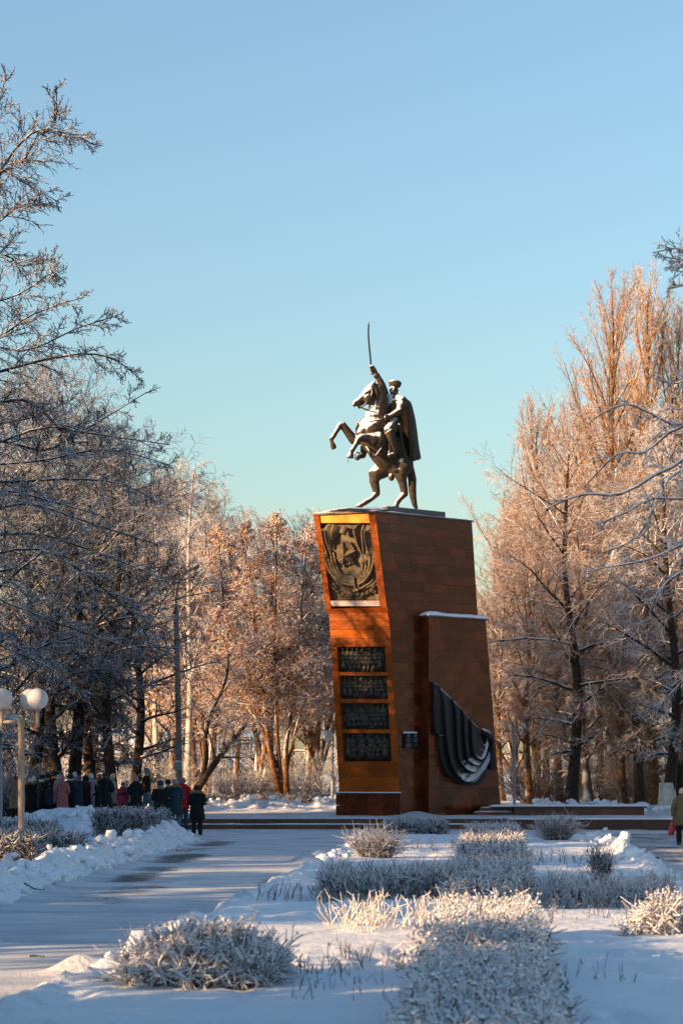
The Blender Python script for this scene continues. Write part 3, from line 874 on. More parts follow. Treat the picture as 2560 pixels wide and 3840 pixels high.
# ------------------------------------------------------------------ emblem relief on the upper front
RB = -0.27       # back plate of the relief lies this far behind the frame
def rel_back(name, f0, f1, y0, y1, plane, mat):
    return strip(name, 0, plane, f0, f1, y0, y1, RB - 0.05, RB, mat)
REL = strip('emblem_panel', 0, 'u', 0.092, 0.888, 1962, 2252, RB - 0.05, RB, M['relief'])
E1u = VD; E2u = unit(np.cross(NU, VD)); E2u = E2u if E2u[2] > 0 else -E2u
def rc(x, y, h):      # point of the emblem, x, y as seen on the photograph at 5.227 px per px
    return onplane(1180 + x / 5.227, 1920 + y / 5.227, LT[1], NU, RB + h)
MPP = 93.0 / F        # metres per photograph pixel at the monument
def crv(pts, n=24):
    """smooth curve through points"""
    pts = np.asarray(pts, float); k = len(pts)
    t = np.linspace(0, k - 1, n); out = np.zeros((n, pts.shape[1]))
    for i, tt in enumerate(t):
        a = min(int(tt), k - 2); u = tt - a
        p0, p1, p2, p3 = pts[max(a - 1, 0)], pts[a], pts[a + 1], pts[min(a + 2, k - 1)]
        out[i] = 0.5 * (2 * p1 + (p2 - p0) * u + (2 * p0 - 5 * p1 + 4 * p2 - p3) * u * u + (3 * p1 - p0 - 3 * p2 + p3) * u ** 3)
    return out
def rsub(mb, name, smooth=False, mat=None):
    o = mb.build(name, mat or M['relief'], REL, smooth); return o
u5 = MPP / 5.227
def rtube(name, pts, r, n=8, smooth=True):
    c = crv(pts, 20); mb = MB()
    rr = np.interp(np.linspace(0, 1, 20), np.linspace(0, 1, len(np.atleast_1d(r))), np.atleast_1d(r)) * u5
    mb.tube([rc(x, y, h) for x, y, h in c], rr, n); return rsub(mb, name, smooth)
# the folded banners: sheets swept between two edges, left and right and the hanging swag
def rsheet(name, ea, eb, n=26, m=9, amp=0.04, waves=2.0):
    a, b = crv(ea, n), crv(eb, n); G = np.zeros((n, m, 3))
    for i in range(n):
        for j in range(m):
            t = j / (m - 1); x, y, h = a[i] * (1 - t) + b[i] * t
            G[i, j] = rc(x, y, h + amp * math.sin(t * waves * math.pi * 2 + 0.8))
    mb = MB(); mb.sheet(G, NU, 0.05); return rsub(mb, name, True)
rsheet('banner', [(270, 225, .22), (190, 330, .26), (230, 560, .24), (330, 780, .16)], [(520, 290, .06), (430, 420, .12), (380, 560, .1), (350, 660, .06)], amp=.02, waves=.8)
rsheet('banner', [(350, 240, .26), (310, 380, .3), (330, 520, .28), (370, 640, .18)], [(540, 300, .10), (480, 420, .10), (420, 520, .08), (380, 630, .05)], amp=.02, waves=.6)
rsheet('banner', [(850, 235, .24), (745, 370, .3), (800, 560, .3), (900, 790, .22)], [(950, 215, .10), (890, 380, .12), (900, 560, .10), (935, 830, .08)], amp=.02, waves=.7)
rsheet('banner', [(1080, 330, .28), (960, 420, .3), (980, 600, .28), (1010, 700, .22)], [(1130, 400, .1), (1135, 560, .1), (1145, 760, .1), (1150, 900, .1)], amp=.03, waves=1.2)
for k, (o, hh) in enumerate(((0, .20), (70, .14), (140, .10), (215, .06))):
    rtube('banner_fold', [(150 + o, 700 + 30 * k, hh), (250 + o * 0.95, 1080 + 14 * k, hh), (400 + o * .75, 1290 - 12 * k, hh), (560 + o * .5, 1400 - 46 * k, hh * .9), (790, 1440 - 45 * k, hh)], (26, 34, 38, 34, 22), 10)
    rtube('banner_fold', [(1155 - o, 900 + 20 * k, hh), (1110 - o * .85, 1120 + 14 * k, hh), (1030 - o * .7, 1270 - 10 * k, hh), (940 - o * .4, 1370 - 40 * k, hh * .9), (830, 1420 - 40 * k, hh)], (24, 32, 36, 30, 22), 10)
# drum-like cylinder
a, b = rc(600, 300, .22), rc(540, 430, .34)
mb = MB(); mb.tube([a, a + (b - a) * .9, b], [75 * u5, 72 * u5, 66 * u5], 18); mb.tube([b - (b - a) * .02, b + (b - a) * .03], [52 * u5, 52 * u5], 18); rsub(mb, 'drum')
# rayed disc behind the star, and the five-pointed star
cx, cy = 615, 805
for k in range(40):
    a0 = 2 * math.pi * k / 40
    lng = 235 if (k % 8) in (0, 1, 7) else 215
    pts = []
    for da, rr in ((-0.060, 95), (0.060, 95), (0.064, lng - 14), (0.0, lng), (-0.064, lng - 14)):
        an = a0 + da
        pts.append(rc(cx + rr * .82 * math.cos(an), cy + rr * math.sin(an) * 1.02, .10))
    mb = MB(); mb.prism(pts[::-1], NU, 0.0, 0.06 if k % 2 else 0.03); rsub(mb, 'ray')
disc = [rc(cx + 215 * .82 * math.cos(t), cy + 215 * math.sin(t), .0) for t in np.linspace(0, 2 * math.pi, 40, endpoint=False)]
mb = MB(); mb.prism(disc[::-1], NU, 0.0, 0.115); rsub(mb, 'medal_disc')
tips = [(540, 555), (812, 752), (795, 1060), (525, 1065), (385, 755)]
inn = [(640, 752), (735, 890), (640, 985), (540, 880), (530, 745)]
inn = [(628, 755), (712, 868), (640, 968), (528, 895), (520, 765)]
ctr = (560, 875)
V = [rc(*ctr, .46)]
for t_, i_ in zip(tips, inn):
    V.append(rc(*t_, .19)); V.append(rc(*i_, .20))
for t_, i_ in zip(tips, inn):
    V.append(rc(*t_, .08)); V.append(rc(*i_, .08))
Fs = []
for i in range(10):
    j = (i + 1) % 10
    Fs.append((0, 1 + i, 1 + j)); Fs.append((1 + i, 11 + i, 11 + j, 1 + j))
mb = MB(); mb.add(V, Fs); rsub(mb, 'star')
# cords and tassels
def tassel(x, y, h, s=1.0):
    mb = MB()
    mb.ball(rc(x, y, h), 24 * u5 * s, 10, 8)
    top = rc(x + 2, y + 25 * s, h)
    for k in range(9):
        a = 2 * math.pi * k / 9
        off = (E1u * math.cos(a) + NU * math.sin(a) * .6) * u5 * s
        mb.tube([top + off * 14, rc(x + 14, y + 150 * s, h) + off * 30], [7 * u5 * s, 8 * u5 * s], 5)
    rsub(mb, 'tassel', True)
def cord(pts, beads=0):
    rtube('cord', pts, 13, 7)
    if beads:
        c = crv(pts, beads); mb = MB()
        for x, y, h in c: mb.ball(rc(x, y, h + .015), (17 * u5, 17 * u5, 17 * u5), 7, 5)
        rsub(mb, 'cord_knots', True)
cord([(185, 370, .30), (215, 560, .30), (270, 720, .30), (315, 830, .28)], 16)
cord([(120, 340, .26), (160, 560, .26), (200, 720, .24)], 12)
cord([(760, 330, .34), (810, 560, .34), (870, 720, .32), (930, 850, .28)], 18)
cord([(1000, 340, .32), (965, 430, .34), (985, 600, .32), (1015, 700, .3)], 10)
cord([(1110, 690, .2), (1140, 800, .2), (1145, 880, .22)], 6)
for x, y, h in ((325, 880, .28), (212, 740, .26), (935, 870, .28), (1020, 720, .3), (1145, 890, .24)):
    tassel(x, y, h)
# flag-pole ends
for (x0, y0), (x1, y1) in (((55, 390), (190, 335)), ((1015, 375), (1180, 405))):
    mb = MB(); mb.tube([rc(x0, y0, .22), rc(x1, y1, .26)], [16 * u5, 20 * u5], 6); rsub(mb, 'flag_pole')
# rifle, sabre, book and strap
rtube('rifle', [(370, 1330, .16), (480, 1420, .18), (620, 1500, .18), (800, 1565, .14)], (16, 22, 26, 24), 8)
rtube('sabre_relief', [(1145, 1320, .14), (1080, 1390, .16), (980, 1450, .18), (840, 1530, .18)], (12, 18, 20, 22), 8)
mb = MB(); mb.prism([rc(x, y, .05) for x, y in ((560, 1370), (770, 1430), (775, 1330), (590, 1315))], NU, 0, .13); rsub(mb, 'book')
mb = MB(); mb.prism([rc(x, y, .05) for x, y in ((800, 1480), (835, 1480), (800, 1290), (770, 1290))], NU, 0, .2); rsub(mb, 'ribbon')
mb = MB(); mb.prism([rc(x, y, .05) for x, y in ((780, 1560), (890, 1530), (880, 1490), (790, 1500))], NU, 0, .22); rsub(mb, 'ribbon')
for x, y, rr, h in ((855, 1400, 24, .2), (858, 1440, 24, .2), (860, 1478, 22, .2)):
    mb = MB(); mb.ball(rc(x, y, h), (rr * u5, rr * u5, rr * u5), 8, 6); rsub(mb, 'hilt', True)
# garland: ribbed fruits right, leaves left
def pod(x, y, rx, ry, rot, h=.12):
    mb = MB(); c = rc(x, y, h); e1 = E1u * math.cos(rot) + E2u * math.sin(rot); e2 = -E1u * math.sin(rot) + E2u * math.cos(rot)
    mb.ball(c, (rx * u5, ry * u5, ry * u5 * .9), 14, 8, axes=[e1, e2, NU])
    for k in (-.45, 0, .45):
        pts = [c + (e1 * math.cos(t) * rx + e2 * (k * ry) * math.sin(t) + NU * ry * .95 * math.sin(t)) * u5 for t in np.linspace(0.2, math.pi - .2, 8)]
        mb.tube(pts, 5 * u5, 5)
    rsub(mb, 'garland_pod', True)
for x, y, rx, ry, ro in ((845, 1620, 50, 42, .3), (945, 1615, 52, 42, .4), (1035, 1580, 52, 44, .6), (1120, 1530, 52, 44, .8), (1150, 1470, 58, 40, 1.0), (1180, 1560, 40, 30, .8), (900, 1675, 45, 26, 0),
                       (650, 1640, 66, 36, -.2), (560, 1610, 60, 34, -.35), (455, 1570, 62, 34, -.4), (380, 1510, 58, 30, -.6), (390, 1440, 62, 26, -1.0), (325, 1450, 52, 24, -1.1), (600, 1690, 54, 20, -.2), (690, 1690, 60, 24, 0), (500, 1650, 44, 18, -.4), (720, 1620, 50, 30, .4)):
    pod(x, y, rx, ry, ro)

# ------------------------------------------------------------------ four friezes with figures in relief
E1l = VD; E2l = unit(np.cross(NL, VD)); E2l = E2l if E2l[2] > 0 else -E2l
def lpt(px, py, h): return onplane(px, py, LB[1], NL, RB + h)
def figure(panel, px, y0, y1, pose, seed):
    """one figure about as tall as the panel; pose: stand, coat, shake, walk, bend, kneel, arm_up"""
    rg = random.Random(seed); H = (y1 - y0); m = MPP * H; mb = MB()
    flip = -1 if rg.random() < .5 else 1
    if isinstance(pose, tuple): pose, flip = pose
    def q(fx, fy, h): return lpt(px + fx * flip * H, y1 - fy * H, h)
    ax = [E1l, E2l, NL]
    lean = {'bend': .22, 'kneel': .14, 'walk': .07, 'shake': .05}.get(pose, 0.0)
    hy = {'bend': .72, 'kneel': .66}.get(pose, .92)
    sx, sy = lean, hy - .16
    mb.ball(q(lean * 1.15, hy, .085), (.055 * m, .068 * m, .06 * m), 10, 8, ax)
    if rg.random() < .7: mb.ball(q(lean * 1.12, hy + .05, .085), (.062 * m, .03 * m, .06 * m), 10, 6, ax)
    mb.chain([q(sx * .95, sy + .01, .055), q(sx * .5, (sy + .46) / 2, .06), q(0, .46 if pose != 'kneel' else .36, .055)], [.095 * m, .092 * m, .085 * m], 10)
    hip = .46 if pose != 'kneel' else .36
    if pose in ('coat', 'coat2'):
        mb.tube([q(0, hip + .05, .05), q(.0, .28, .05), q(.02, .10, .045)], [.095 * m, .13 * m, .16 * m], 10)
        st = .06
    else: st = {'walk': .16, 'shake': .12, 'bend': .15}.get(pose, .06)
    if pose == 'kneel':
        mb.chain([q(.02, hip, .05), q(.2, .26, .06), q(.16, .03, .05)], [.075 * m, .06 * m, .045 * m], 8)
        mb.chain([q(-.02, hip, .05), q(-.04, .08, .05), q(-.26, .04, .04)], [.075 * m, .06 * m, .045 * m], 8)
    else:
        mb.chain([q(.03, hip, .05), q(.03 + st * .6, .25, .055), q(.02 + st, .03, .045)], [.078 * m, .058 * m, .045 * m], 8)
        mb.chain([q(-.03, hip, .045), q(-.03 - st * .4, .25, .045), q(-.04 - st, .03, .04)], [.078 * m, .058 * m, .045 * m], 8)
    arms = {'shake': [((.1, -.18), (.24, -.30))], 'arm_up': [((.12, .08), (.22, .24)), ((-.12, -.16), (-.05, -.3))], 'bend': [((.12, -.2), (.2, -.42))], 'kneel': [((.16, -.1), (.34, -.12))],
            'walk': [((.10, -.17), (.22, -.22)), ((-.12, -.16), (-.14, -.32))]}.get(pose, [((.11, -.18), (.06, -.32)), ((-.12, -.18), (-.11, -.36))])
    for e, w in arms:
        mb.chain([q(sx + .07 * (1 if e[0] > 0 else -1), sy, .075), q(sx + e[0], sy + e[1], .095), q(sx + w[0], sy + w[1], .085)], [.045 * m, .038 * m, .03 * m], 7)
    if rg.random() < .45:
        mb.tube([q(.05, .5, .09), q(-.16, .08, .07)], [.013 * m, .012 * m], 5)
    for q_ in mb.v:      # low relief: press the figure back towards the plate
        dd = (q_ - LB[1]) @ NL - RB
        q_ -= (dd * 0.15)[:, None] * NL
    o = mb.build('relief_figure', M['relief_dark'], panel, True)
    return o
poses = [['coat', 'stand', ('stand', -1), ('stand', 1), ('shake', 1), 'stand', ('shake', -1), 'stand', 'coat'],
         ['coat', 'coat', 'stand', ('walk', 1), 'stand', 'coat', 'stand', ('walk', -1)],
         [('walk', 1), ('bend', -1), ('bend', -1), ('walk', -1), ('kneel', -1), ('arm_up', 1), 'stand', ('stand', 1)],
         ['coat', ('stand', 1), ('bend', 1), 'coat', ('kneel', -1), 'stand', ('bend', -1), ('walk', -1), 'coat']]
for i, (y0, y1) in enumerate(FY):
    panel = strip('frieze_panel', 0, 'l', 0.101, 0.897, y0, y1, RB - 0.03, RB, M['relief_dark'])
    k = len(poses[i])
    for j, ps in enumerate(poses[i]):
        f = 0.15 + 0.70 * (j + 0.5) / k
        figure(panel, edge_l(f, (y0 + y1) / 2), y0 + 2, y1 - 2, ps, i * 20 + j)

# ------------------------------------------------------------------ plaque
def sp(px, py, off=0.0): return onplane(px, py, A0, NS, off)
mb = MB(); mb.prism([sp(1510, 2806), sp(1565, 2806), sp(1565, 2750), sp(1510, 2750)], NS, 0.004, 0.07)
PLQ = mon(mb.build('memorial_plaque', M['plaque']))
mb = MB()
for (cx, lines) in ((1526, [(2769.5, 16), (2772.5, 12), (2776.5, 19), (2781.5, 14), (2784, 4), (2789, 18), (2791.6, 18), (2794.4, 22), (2797, 22), (2799.6, 20), (2802.5, 8)]),
                    (1552.6, [(2769.5, 16), (2772, 19), (2776.5, 15), (2781.5, 15), (2784, 5), (2795, 17)])):
    for y, w in lines:
        x = cx - w / 2; rg = random.Random(int(y * 10))
        while x < cx + w / 2 - 1:
            ww = rg.uniform(1.2, 3.5); ww = min(ww, cx + w / 2 - x)
            mb.prism([sp(x, y + .55), sp(x + ww, y + .55), sp(x + ww, y - .55), sp(x, y - .55)], NS, 0.0705, 0.074)
            x += ww + .7
mb.build('inscription', M['letter'], PLQ)
for cx in (1526, 1552.6):
    mb = MB()
    outer = [(0, 5.8), (2.6, 3.6), (3.8, 0), (3.6, -3.4), (0, -6.0), (-3.6, -3.4), (-3.8, 0), (-2.6, 3.6)]
    for k in range(8):
        a, b = outer[k], outer[(k + 1) % 8]
        mb.prism([sp(cx + a[0], 2759 + a[1]), sp(cx + a[0] * .65, 2759 + a[1] * .7), sp(cx + b[0] * .65, 2759 + b[1] * .7), sp(cx + b[0], 2759 + b[1])], NS, .0705, .0745)
    mb.prism([sp(cx - 1.6, 2761.6), sp(cx + 1.6, 2761.6), sp(cx + .9, 2758), sp(cx - .9, 2758)], NS, .0705, .0745)
    mb.build('crest', M['letter'], PLQ)
mb = MB()
q = [sp(1508.5, 2749.5, .09), sp(1566.5, 2749.5, .09), sp(1566.5, 2749.5, .004), sp(1508.5, 2749.5, .004)]
mb.hexa(q, [q[0] * .9 + q[1] * .1 + up * .055, q[1] * .9 + q[0] * .1 + up * .055, q[2] * .9 + q[3] * .1 + up * .055, q[3] * .9 + q[2] * .1 + up * .055])
mb.build('snow_cap', M['snow'], PLQ, True)

# ------------------------------------------------------------------ bronze banner draped over the buttress
def bp6(x, y, h):       # read at 4.9 px per px of the photograph
    return onplane(1580 + x / 4.9, 2530 + y / 4.9, B0, NS, h)
keys = [
    [(318, 215), (395, 500), (430, 900), (490, 1420), (600, 1780), (760, 1965), (900, 1975), (1080, 1850), (1210, 1680), (1275, 1480), (1300, 1200)],
    [(560, 445), (615, 620), (638, 900), (668, 1460), (730, 1640), (830, 1750), (960, 1800), (1060, 1720), (1160, 1560), (1245, 1400), (1275, 1170)],
    [(745, 640), (775, 780), (785, 1050), (828, 1510), (870, 1590), (950, 1650), (1040, 1675), (1110, 1620), (1180, 1500), (1240, 1330), (1255, 1130)],
    [(885, 815), (912, 930), (915, 1180), (945, 1440), (985, 1530), (1050, 1585), (1110, 1590), (1150, 1540), (1195, 1430), (1235, 1280), (1235, 1110)],
    [(1040, 975), (1060, 1030), (1085, 1100), (1110, 1180), (1130, 1240), (1150, 1280), (1170, 1290), (1185, 1270), (1205, 1200), (1215, 1150), (1215, 1085)]]
C = np.array([crv([(x, y, 0) for x, y in k], 44)[:, :2] for k in keys])
NI = 57
G = np.zeros((NI, 44, 3)); 
for i in range(NI):
    f = i / (NI - 1) * 4; a = min(int(f), 3); t = f - a
    base = [0.30, 0.34, 0.36, 0.36, 0.34]
    for j in range(44):
        x, y = C[a, j] * (1 - t) + C[a + 1, j] * t
        # each fold rises steeply at its outer edge, rolls over and sinks to the next
        pr = math.sin(math.pi * min(1, t * 1.0)) ** 0.8 if t < 0.5 else 1 - (t - 0.5) * 1.5
        pr = (1 - t) ** 1.3 * (1 if t > 0.06 else t / 0.06)
        s = j / 43
        h = 0.10 + 0.26 * pr * (0.55 + 0.45 * math.sin(math.pi * min(1, s * 1.1))) + 0.10 * math.sin(math.pi * s) + 0.03 * a / 4
        G[i, j] = bp6(x, y, h)
mb = MB(); mb.sheet(G, NS, 0.05)
DR = mb.build('draped_banner', M['drape'], None, True); mon(DR)
def dsheet(name, ea, eb, n=20, m=6, h=0.12, amp=.03, w=1.0):
    a, b = crv([(*p, 0) for p in ea], n), crv([(*p, 0) for p in eb], n); G = np.zeros((n, m, 3))
    for i in range(n):
        for j in range(m):
            t = j / (m - 1); x, y, _ = a[i] * (1 - t) + b[i] * t
            G[i, j] = bp6(x, y, h + amp * math.sin(t * w * 6.28))
    mb = MB(); mb.sheet(G, NS, h - .005 - amp * 0.5); return mb.build(name, M['drape'], DR, True)
dsheet('banner_hem', [(195, 122), (250, 270), (258, 620), (262, 850), (285, 1105)], [(320, 210), (360, 290), (410, 620), (425, 850), (425, 1105)], h=.20)
dsheet('fringe', [(325, 1105), (345, 1400), (430, 1720), (600, 1950), (820, 2030), (1060, 2010), (1210, 1800)], [(455, 1105), (490, 1400), (570, 1700), (700, 1900), (850, 1960), (1010, 1920), (1180, 1700)], 40, 4, .13, .01)
dsheet('banner_hem', [(1195, 1065), (1240, 1200), (1260, 1450), (1275, 1740)], [(1265, 1080), (1312, 1220), (1335, 1450), (1385, 1745)], h=.17, w=1.5)
mb = MB(); mb.chain([bp6(1130, 1030, .22), bp6(1200, 1080, .30), bp6(1270, 1150, .25), bp6(1300, 1240, .18)], [.10, .13, .12, .06], 12); mb.build('banner_knot', M['drape'], DR, True)

# ------------------------------------------------------------------ horse and rider
ST_Y = 93.6
FW = unit([-0.90, -0.436, 0]); LT_ = unit([0.436, -0.90, 0])      # horse's forward and its left
SC0 = np.array([kx(1180 + 800 / 3.015) * ST_Y, ST_Y, 0])
UM = ST_Y / F / 3.015      # metres per unit of the enlarged view used to read the figure
def S(x, y, b=0.0):
    px, py = 1180 + x / 3.015, 1180 + y / 3.015
    o = SC0 + LT_ * b; k = kx(px)
    t = (k * o[1] - o[0]) / (FW[0] - k * FW[1])
    p = o + FW * t
    return np.array([p[0], p[1], EYE - (py - HZ) / F * p[1]])
STAT = thing('equestrian_statue', 'bronze horseman raising a sabre on a rearing horse dusted with snow', 'statue', (SC0[0], SC0[1], PZ))
def st(o, parent=None):
    o.parent = parent or STAT
    if parent is None: o.location = [-c for c in STAT.location]
    return o
def schain(mb, L, n=14):
    mb.chain([S(x, y, b) for x, y, b, r in L], [r * UM for x, y, b, r in L], n)
FWz = [FW, LT_, np.array([0, 0, 1.0])]
h = MB()
# trunk: croup, loin, barrel, chest
ax = unit(S(620, 1300) - S(960, 1720)); 
upb = unit(np.cross(LT_, ax)); upb = upb
A3 = [ax, LT_, upb]
def blob(x, y, b, rl, rw, rh, axes=None): h.ball(S(x, y, b), (rl * UM, rw * UM, rh * UM), 20, 14, axes or A3)
blob(900, 1610, 0, 250, 150, 175); blob(800, 1520, 0, 270, 165, 205); blob(700, 1400, 0, 240, 160, 195)
blob(630, 1300, 0, 150, 145, 140); blob(955, 1690, 0, 160, 145, 150)
blob(560, 1330, 0.12, 80, 70, 110); blob(600, 1330, -0.2, 80, 70, 110)
blob(690, 1290, 0.36, 100, 60, 150); blob(640, 1280, -0.30, 100, 60, 140)
# neck and head
schain(h, [(690, 1270, 0, 165), (690, 1180, 0, 138), (705, 1090, 0, 112), (728, 1000, 0, 97), (735, 920, 0, 86), (715, 860, 0, 76), (670, 835, 0, 62)])
schain(h, [(760, 1180, 0, 90), (775, 1060, 0, 55), (775, 950, 0, 50), (740, 850, 0, 45)])
schain(h, [(640, 850, 0, 68), (600, 895, 0, 70), (555, 940, 0, 54), (505, 975, 0, 42), (462, 1000, 0, 36), (448, 1018, 0, 26)])
schain(h, [(615, 940, 0, 66), (565, 985, 0, 40), (520, 1025, 0, 26), (505, 1045, 0, 22)])
h.ball(S(615, 955, .20), (62 * UM, 30 * UM, 62 * UM), 14, 10, FWz); h.ball(S(600, 955, -.18), (62 * UM, 30 * UM, 62 * UM), 14, 10, FWz)
for b in (.15, -.15):
    h.ball(S(575 + 30 * b, 885, b * 1.15), (24 * UM, 16 * UM, 18 * UM), 10, 8, FWz)
    h.ball(S(455, 990, b * .55), (16 * UM, 14 * UM, 15 * UM), 8, 6, FWz)
schain(h, [(655, 815, .13, 26), (668, 770, .16, 20), (675, 742, .17, 7)], 10)
schain(h, [(640, 815, -.13, 26), (650, 775, -.15, 20), (655, 750, -.16, 7)], 10)
for k in range(7):      # forelock
    schain(h, [(625 + 8 * k, 800 + 4 * k, .05 * (k - 3), 20), (585 + 8 * k, 825 + 6 * k, .06 * (k - 3), 17), (572 + 12 * k, 870 + 8 * k, .07 * (k - 3), 9)], 8)
for k in range(9):      # mane lying on the near side of the neck
    t = k / 8
    schain(h, [(700 + 80 * t, 800 + 330 * t, .06, 22), (690 + 95 * t, 850 + 330 * t, .20, 20), (700 + 80 * t, 905 + 320 * t, .27, 8)], 8)
# forelegs
schain(h, [(600, 1380, -.36, 95), (500, 1400, -.42, 72), (440, 1415, -.46, 56), (375, 1330, -.48, 47), (318, 1250, -.5, 41), (290, 1245, -.5, 36), (245, 1320, -.52, 26), (203, 1385, -.52, 28), (185, 1400, -.52, 24), (195, 1450, -.5, 21)])
h.tube([S(195, 1448, -.5), S(205, 1475, -.49), S(222, 1520, -.48)], [24 * UM, 33 * UM, 30 * UM], 12)
schain(h, [(720, 1420, .44, 100), (660, 1415, .50, 72), (600, 1400, .52, 50), (530, 1390, .52, 46), (500, 1400, .52, 40), (460, 1475, .52, 27), (420, 1535, .52, 29), (410, 1565, .52, 24)])
h.tube([S(412, 1558, .52), S(405, 1590, .52), S(400, 1622, .52)], [26 * UM, 36 * UM, 40 * UM], 12)
# hind legs
schain(h, [(870, 1690, -.30, 120), (750, 1760, -.36, 100), (690, 1800, -.38, 84), (670, 1880, -.38, 56), (690, 1960, -.38, 46), (700, 2020, -.38, 40), (650, 2075, -.38, 28), (570, 2125, -.38, 31), (535, 2145, -.38, 26)])
h.tube([S(545, 2140, -.38), S(510, 2160, -.38), S(478, 2178, -.38)], [26 * UM, 33 * UM, 30 * UM], 12)
schain(h, [(1000, 1700, .28, 118), (975, 1780, .36, 86), (968, 1800, .38, 76), (990, 1890, .38, 52), (1005, 1960, .38, 45), (1015, 2025, .38, 41), (965, 2080, .38, 28), (935, 2120, .38, 31), (925, 2140, .38, 26)])
h.tube([S(927, 2135, .38), S(920, 2155, .38), S(912, 2180, .38)], [26 * UM, 34 * UM, 36 * UM], 12)
h.ball(S(865, 1840, 0), (38 * UM, 30 * UM, 44 * UM), 12, 8, FWz)
# tail
schain(h, [(1040, 1660, -.05, 60), (1075, 1760, -.05, 52), (1100, 1860, -.05, 50), (1100, 1960, -.05, 47), (1110, 2060, -.05, 40), (1125, 2140, -.05, 32), (1145, 2185, -.05, 22)])
HORSE = st(link('horse', voxel_union(h, 0.030, 3, 0.5, 'horse'), M['bronze']))

# rider: one continuous body, sword arm up, rein hand low
g = MB()
def R(L, n=12): schain(g, L, n)
R([(880, 1250, 0, 92), (880, 1180, 0, 84), (890, 1100, .0, 88), (895, 1010, 0, 92), (900, 955, .02, 74)])
R([(800, 955, -.36, 46), (895, 955, -.02, 70), (985, 970, .34, 52)])
R([(888, 930, .03, 36), (890, 905, .04, 36)])
hx, hy = 893, 858
g.ball(S(hx, hy, .05), (52 * UM, 48 * UM, 64 * UM), 18, 14, FWz)
face = unit(-np.array([0.15, 1.0, 0.0])); fs = unit(np.cross([0, 0, 1], face))
fc = S(hx, hy, .05)
def fa(r, u_, o): return fc + fs * r * UM + np.array([0, 0, u_ * UM]) + face * o * UM
g.tube([fa(0, 12, 44), fa(0, -8, 60), fa(0, -10, 46)], [8 * UM, 11 * UM, 9 * UM], 8)
for sgn in (-1, 1):
    g.chain([fa(0, -22, 50), fa(20 * sgn, -26, 44), fa(34 * sgn, -22, 34)], [9 * UM, 9 * UM, 4 * UM], 8)      # moustache
    g.chain([fa(8 * sgn, 18, 47), fa(28 * sgn, 20, 38)], [8 * UM, 6 * UM], 8)                                   # brow
    g.ball(fa(18 * sgn, 4, 38), 9 * UM, 8, 6)
    g.ball(fa(46 * sgn, 0, 2), (10 * UM, 10 * UM, 16 * UM), 8, 6)
g.ball(fa(0, -48, 36), (20 * UM, 16 * UM, 14 * UM), 10, 8)
# sword arm
R([(805, 950, -.36, 50), (785, 870, -.40, 44), (755, 785, -.42, 40), (722, 720, -.42, 33), (700, 685, -.42, 26), (685, 655, -.42, 26)])
R([(705, 690, -.42, 34), (690, 695, -.42, 30)])
R([(680, 645, -.42, 28), (662, 615, -.42, 28), (650, 590, -.42, 22)])
for k in range(4):      # four fingers closed round the grip
    R([(672 - 5 * k, 640 - 17 * k, -.40, 9), (640 - 4 * k, 640 - 17 * k, -.36, 9), (632 - 3 * k, 634 - 17 * k, -.44, 8)], 6)
R([(668, 612, -.44, 9), (650, 585, -.50, 9), (640, 578, -.46, 8)], 6)
# rein arm
R([(985, 975, .36, 58), (978, 1030, .42, 52), (965, 1085, .46, 46), (900, 1125, .52, 38), (850, 1150, .52, 30), (815, 1160, .52, 30)])
for k in range(4):
    R([(815 - 3 * k, 1148 + 12 * k, .52, 10), (788 + 2 * k, 1155 + 12 * k, .55, 9), (795 + 3 * k, 1170 + 9 * k, .60, 8)], 6)
R([(822, 1140, .56, 10), (800, 1135, .60, 9)], 6)
# legs astride
R([(905, 1250, .22, 84), (870, 1280, .46, 76), (835, 1310, .62, 62), (850, 1400, .66, 56), (885, 1500, .66, 46), (895, 1560, .66, 36), (885, 1592, .66, 34), (845, 1590, .70, 26)])
R([(850, 1250, -.22, 84), (700, 1330, -.46, 70), (610, 1400, -.62, 58), (560, 1500, -.64, 48), (545, 1590, -.64, 36), (490, 1610, -.66, 26)])
g.tube([S(838, 1325, .62), S(850, 1345, .64)], [72 * UM, 66 * UM], 12)
# jacket skirt
R([(930, 1230, .1, 70), (935, 1260, .30, 62)])
RIDER = st(link('rider', voxel_union(g, 0.023, 2, 0.5, 'rider'), M['bronze']))
m = MB()      # sheepskin cap, crumpled and broad at the top
hc = S(903, 800, .05)
prof = [(46, -18), (57, -14), (63, 6), (68, 24), (66, 40), (50, 53), (24, 58), (0.5, 58)]
m.lathe((0, 0, 0), [(r * UM, z * UM) for r, z in prof], 22)
V = m.v[0]
tilt = Matrix.Rotation(math.radians(-9), 3, Vector(LT_)) @ Matrix.Identity(3)
V2 = np.array([np.array(tilt @ Vector(p)) for p in V])
V2 *= 1 + 0.06 * fbm(V2[:, 0] * 9, V2[:, 2] * 9 + V2[:, 1] * 5, 4, 3)[:, None]
m.v = [V2 * np.array([1.08, 1.0, 1.0]) + hc]
st(m.build('cap', M['bronze'], None, True), RIDER)
# belt and chest straps
m = MB()
pts = [S(880, 1185, 0) + (FW * math.cos(a) * 88 + LT_ * math.sin(a) * 84) * UM for a in np.linspace(0, 2 * math.pi, 25)]
m.tube(pts, 9 * UM, 6); st(m.build('belt', M['bronze'], None, True), RIDER)
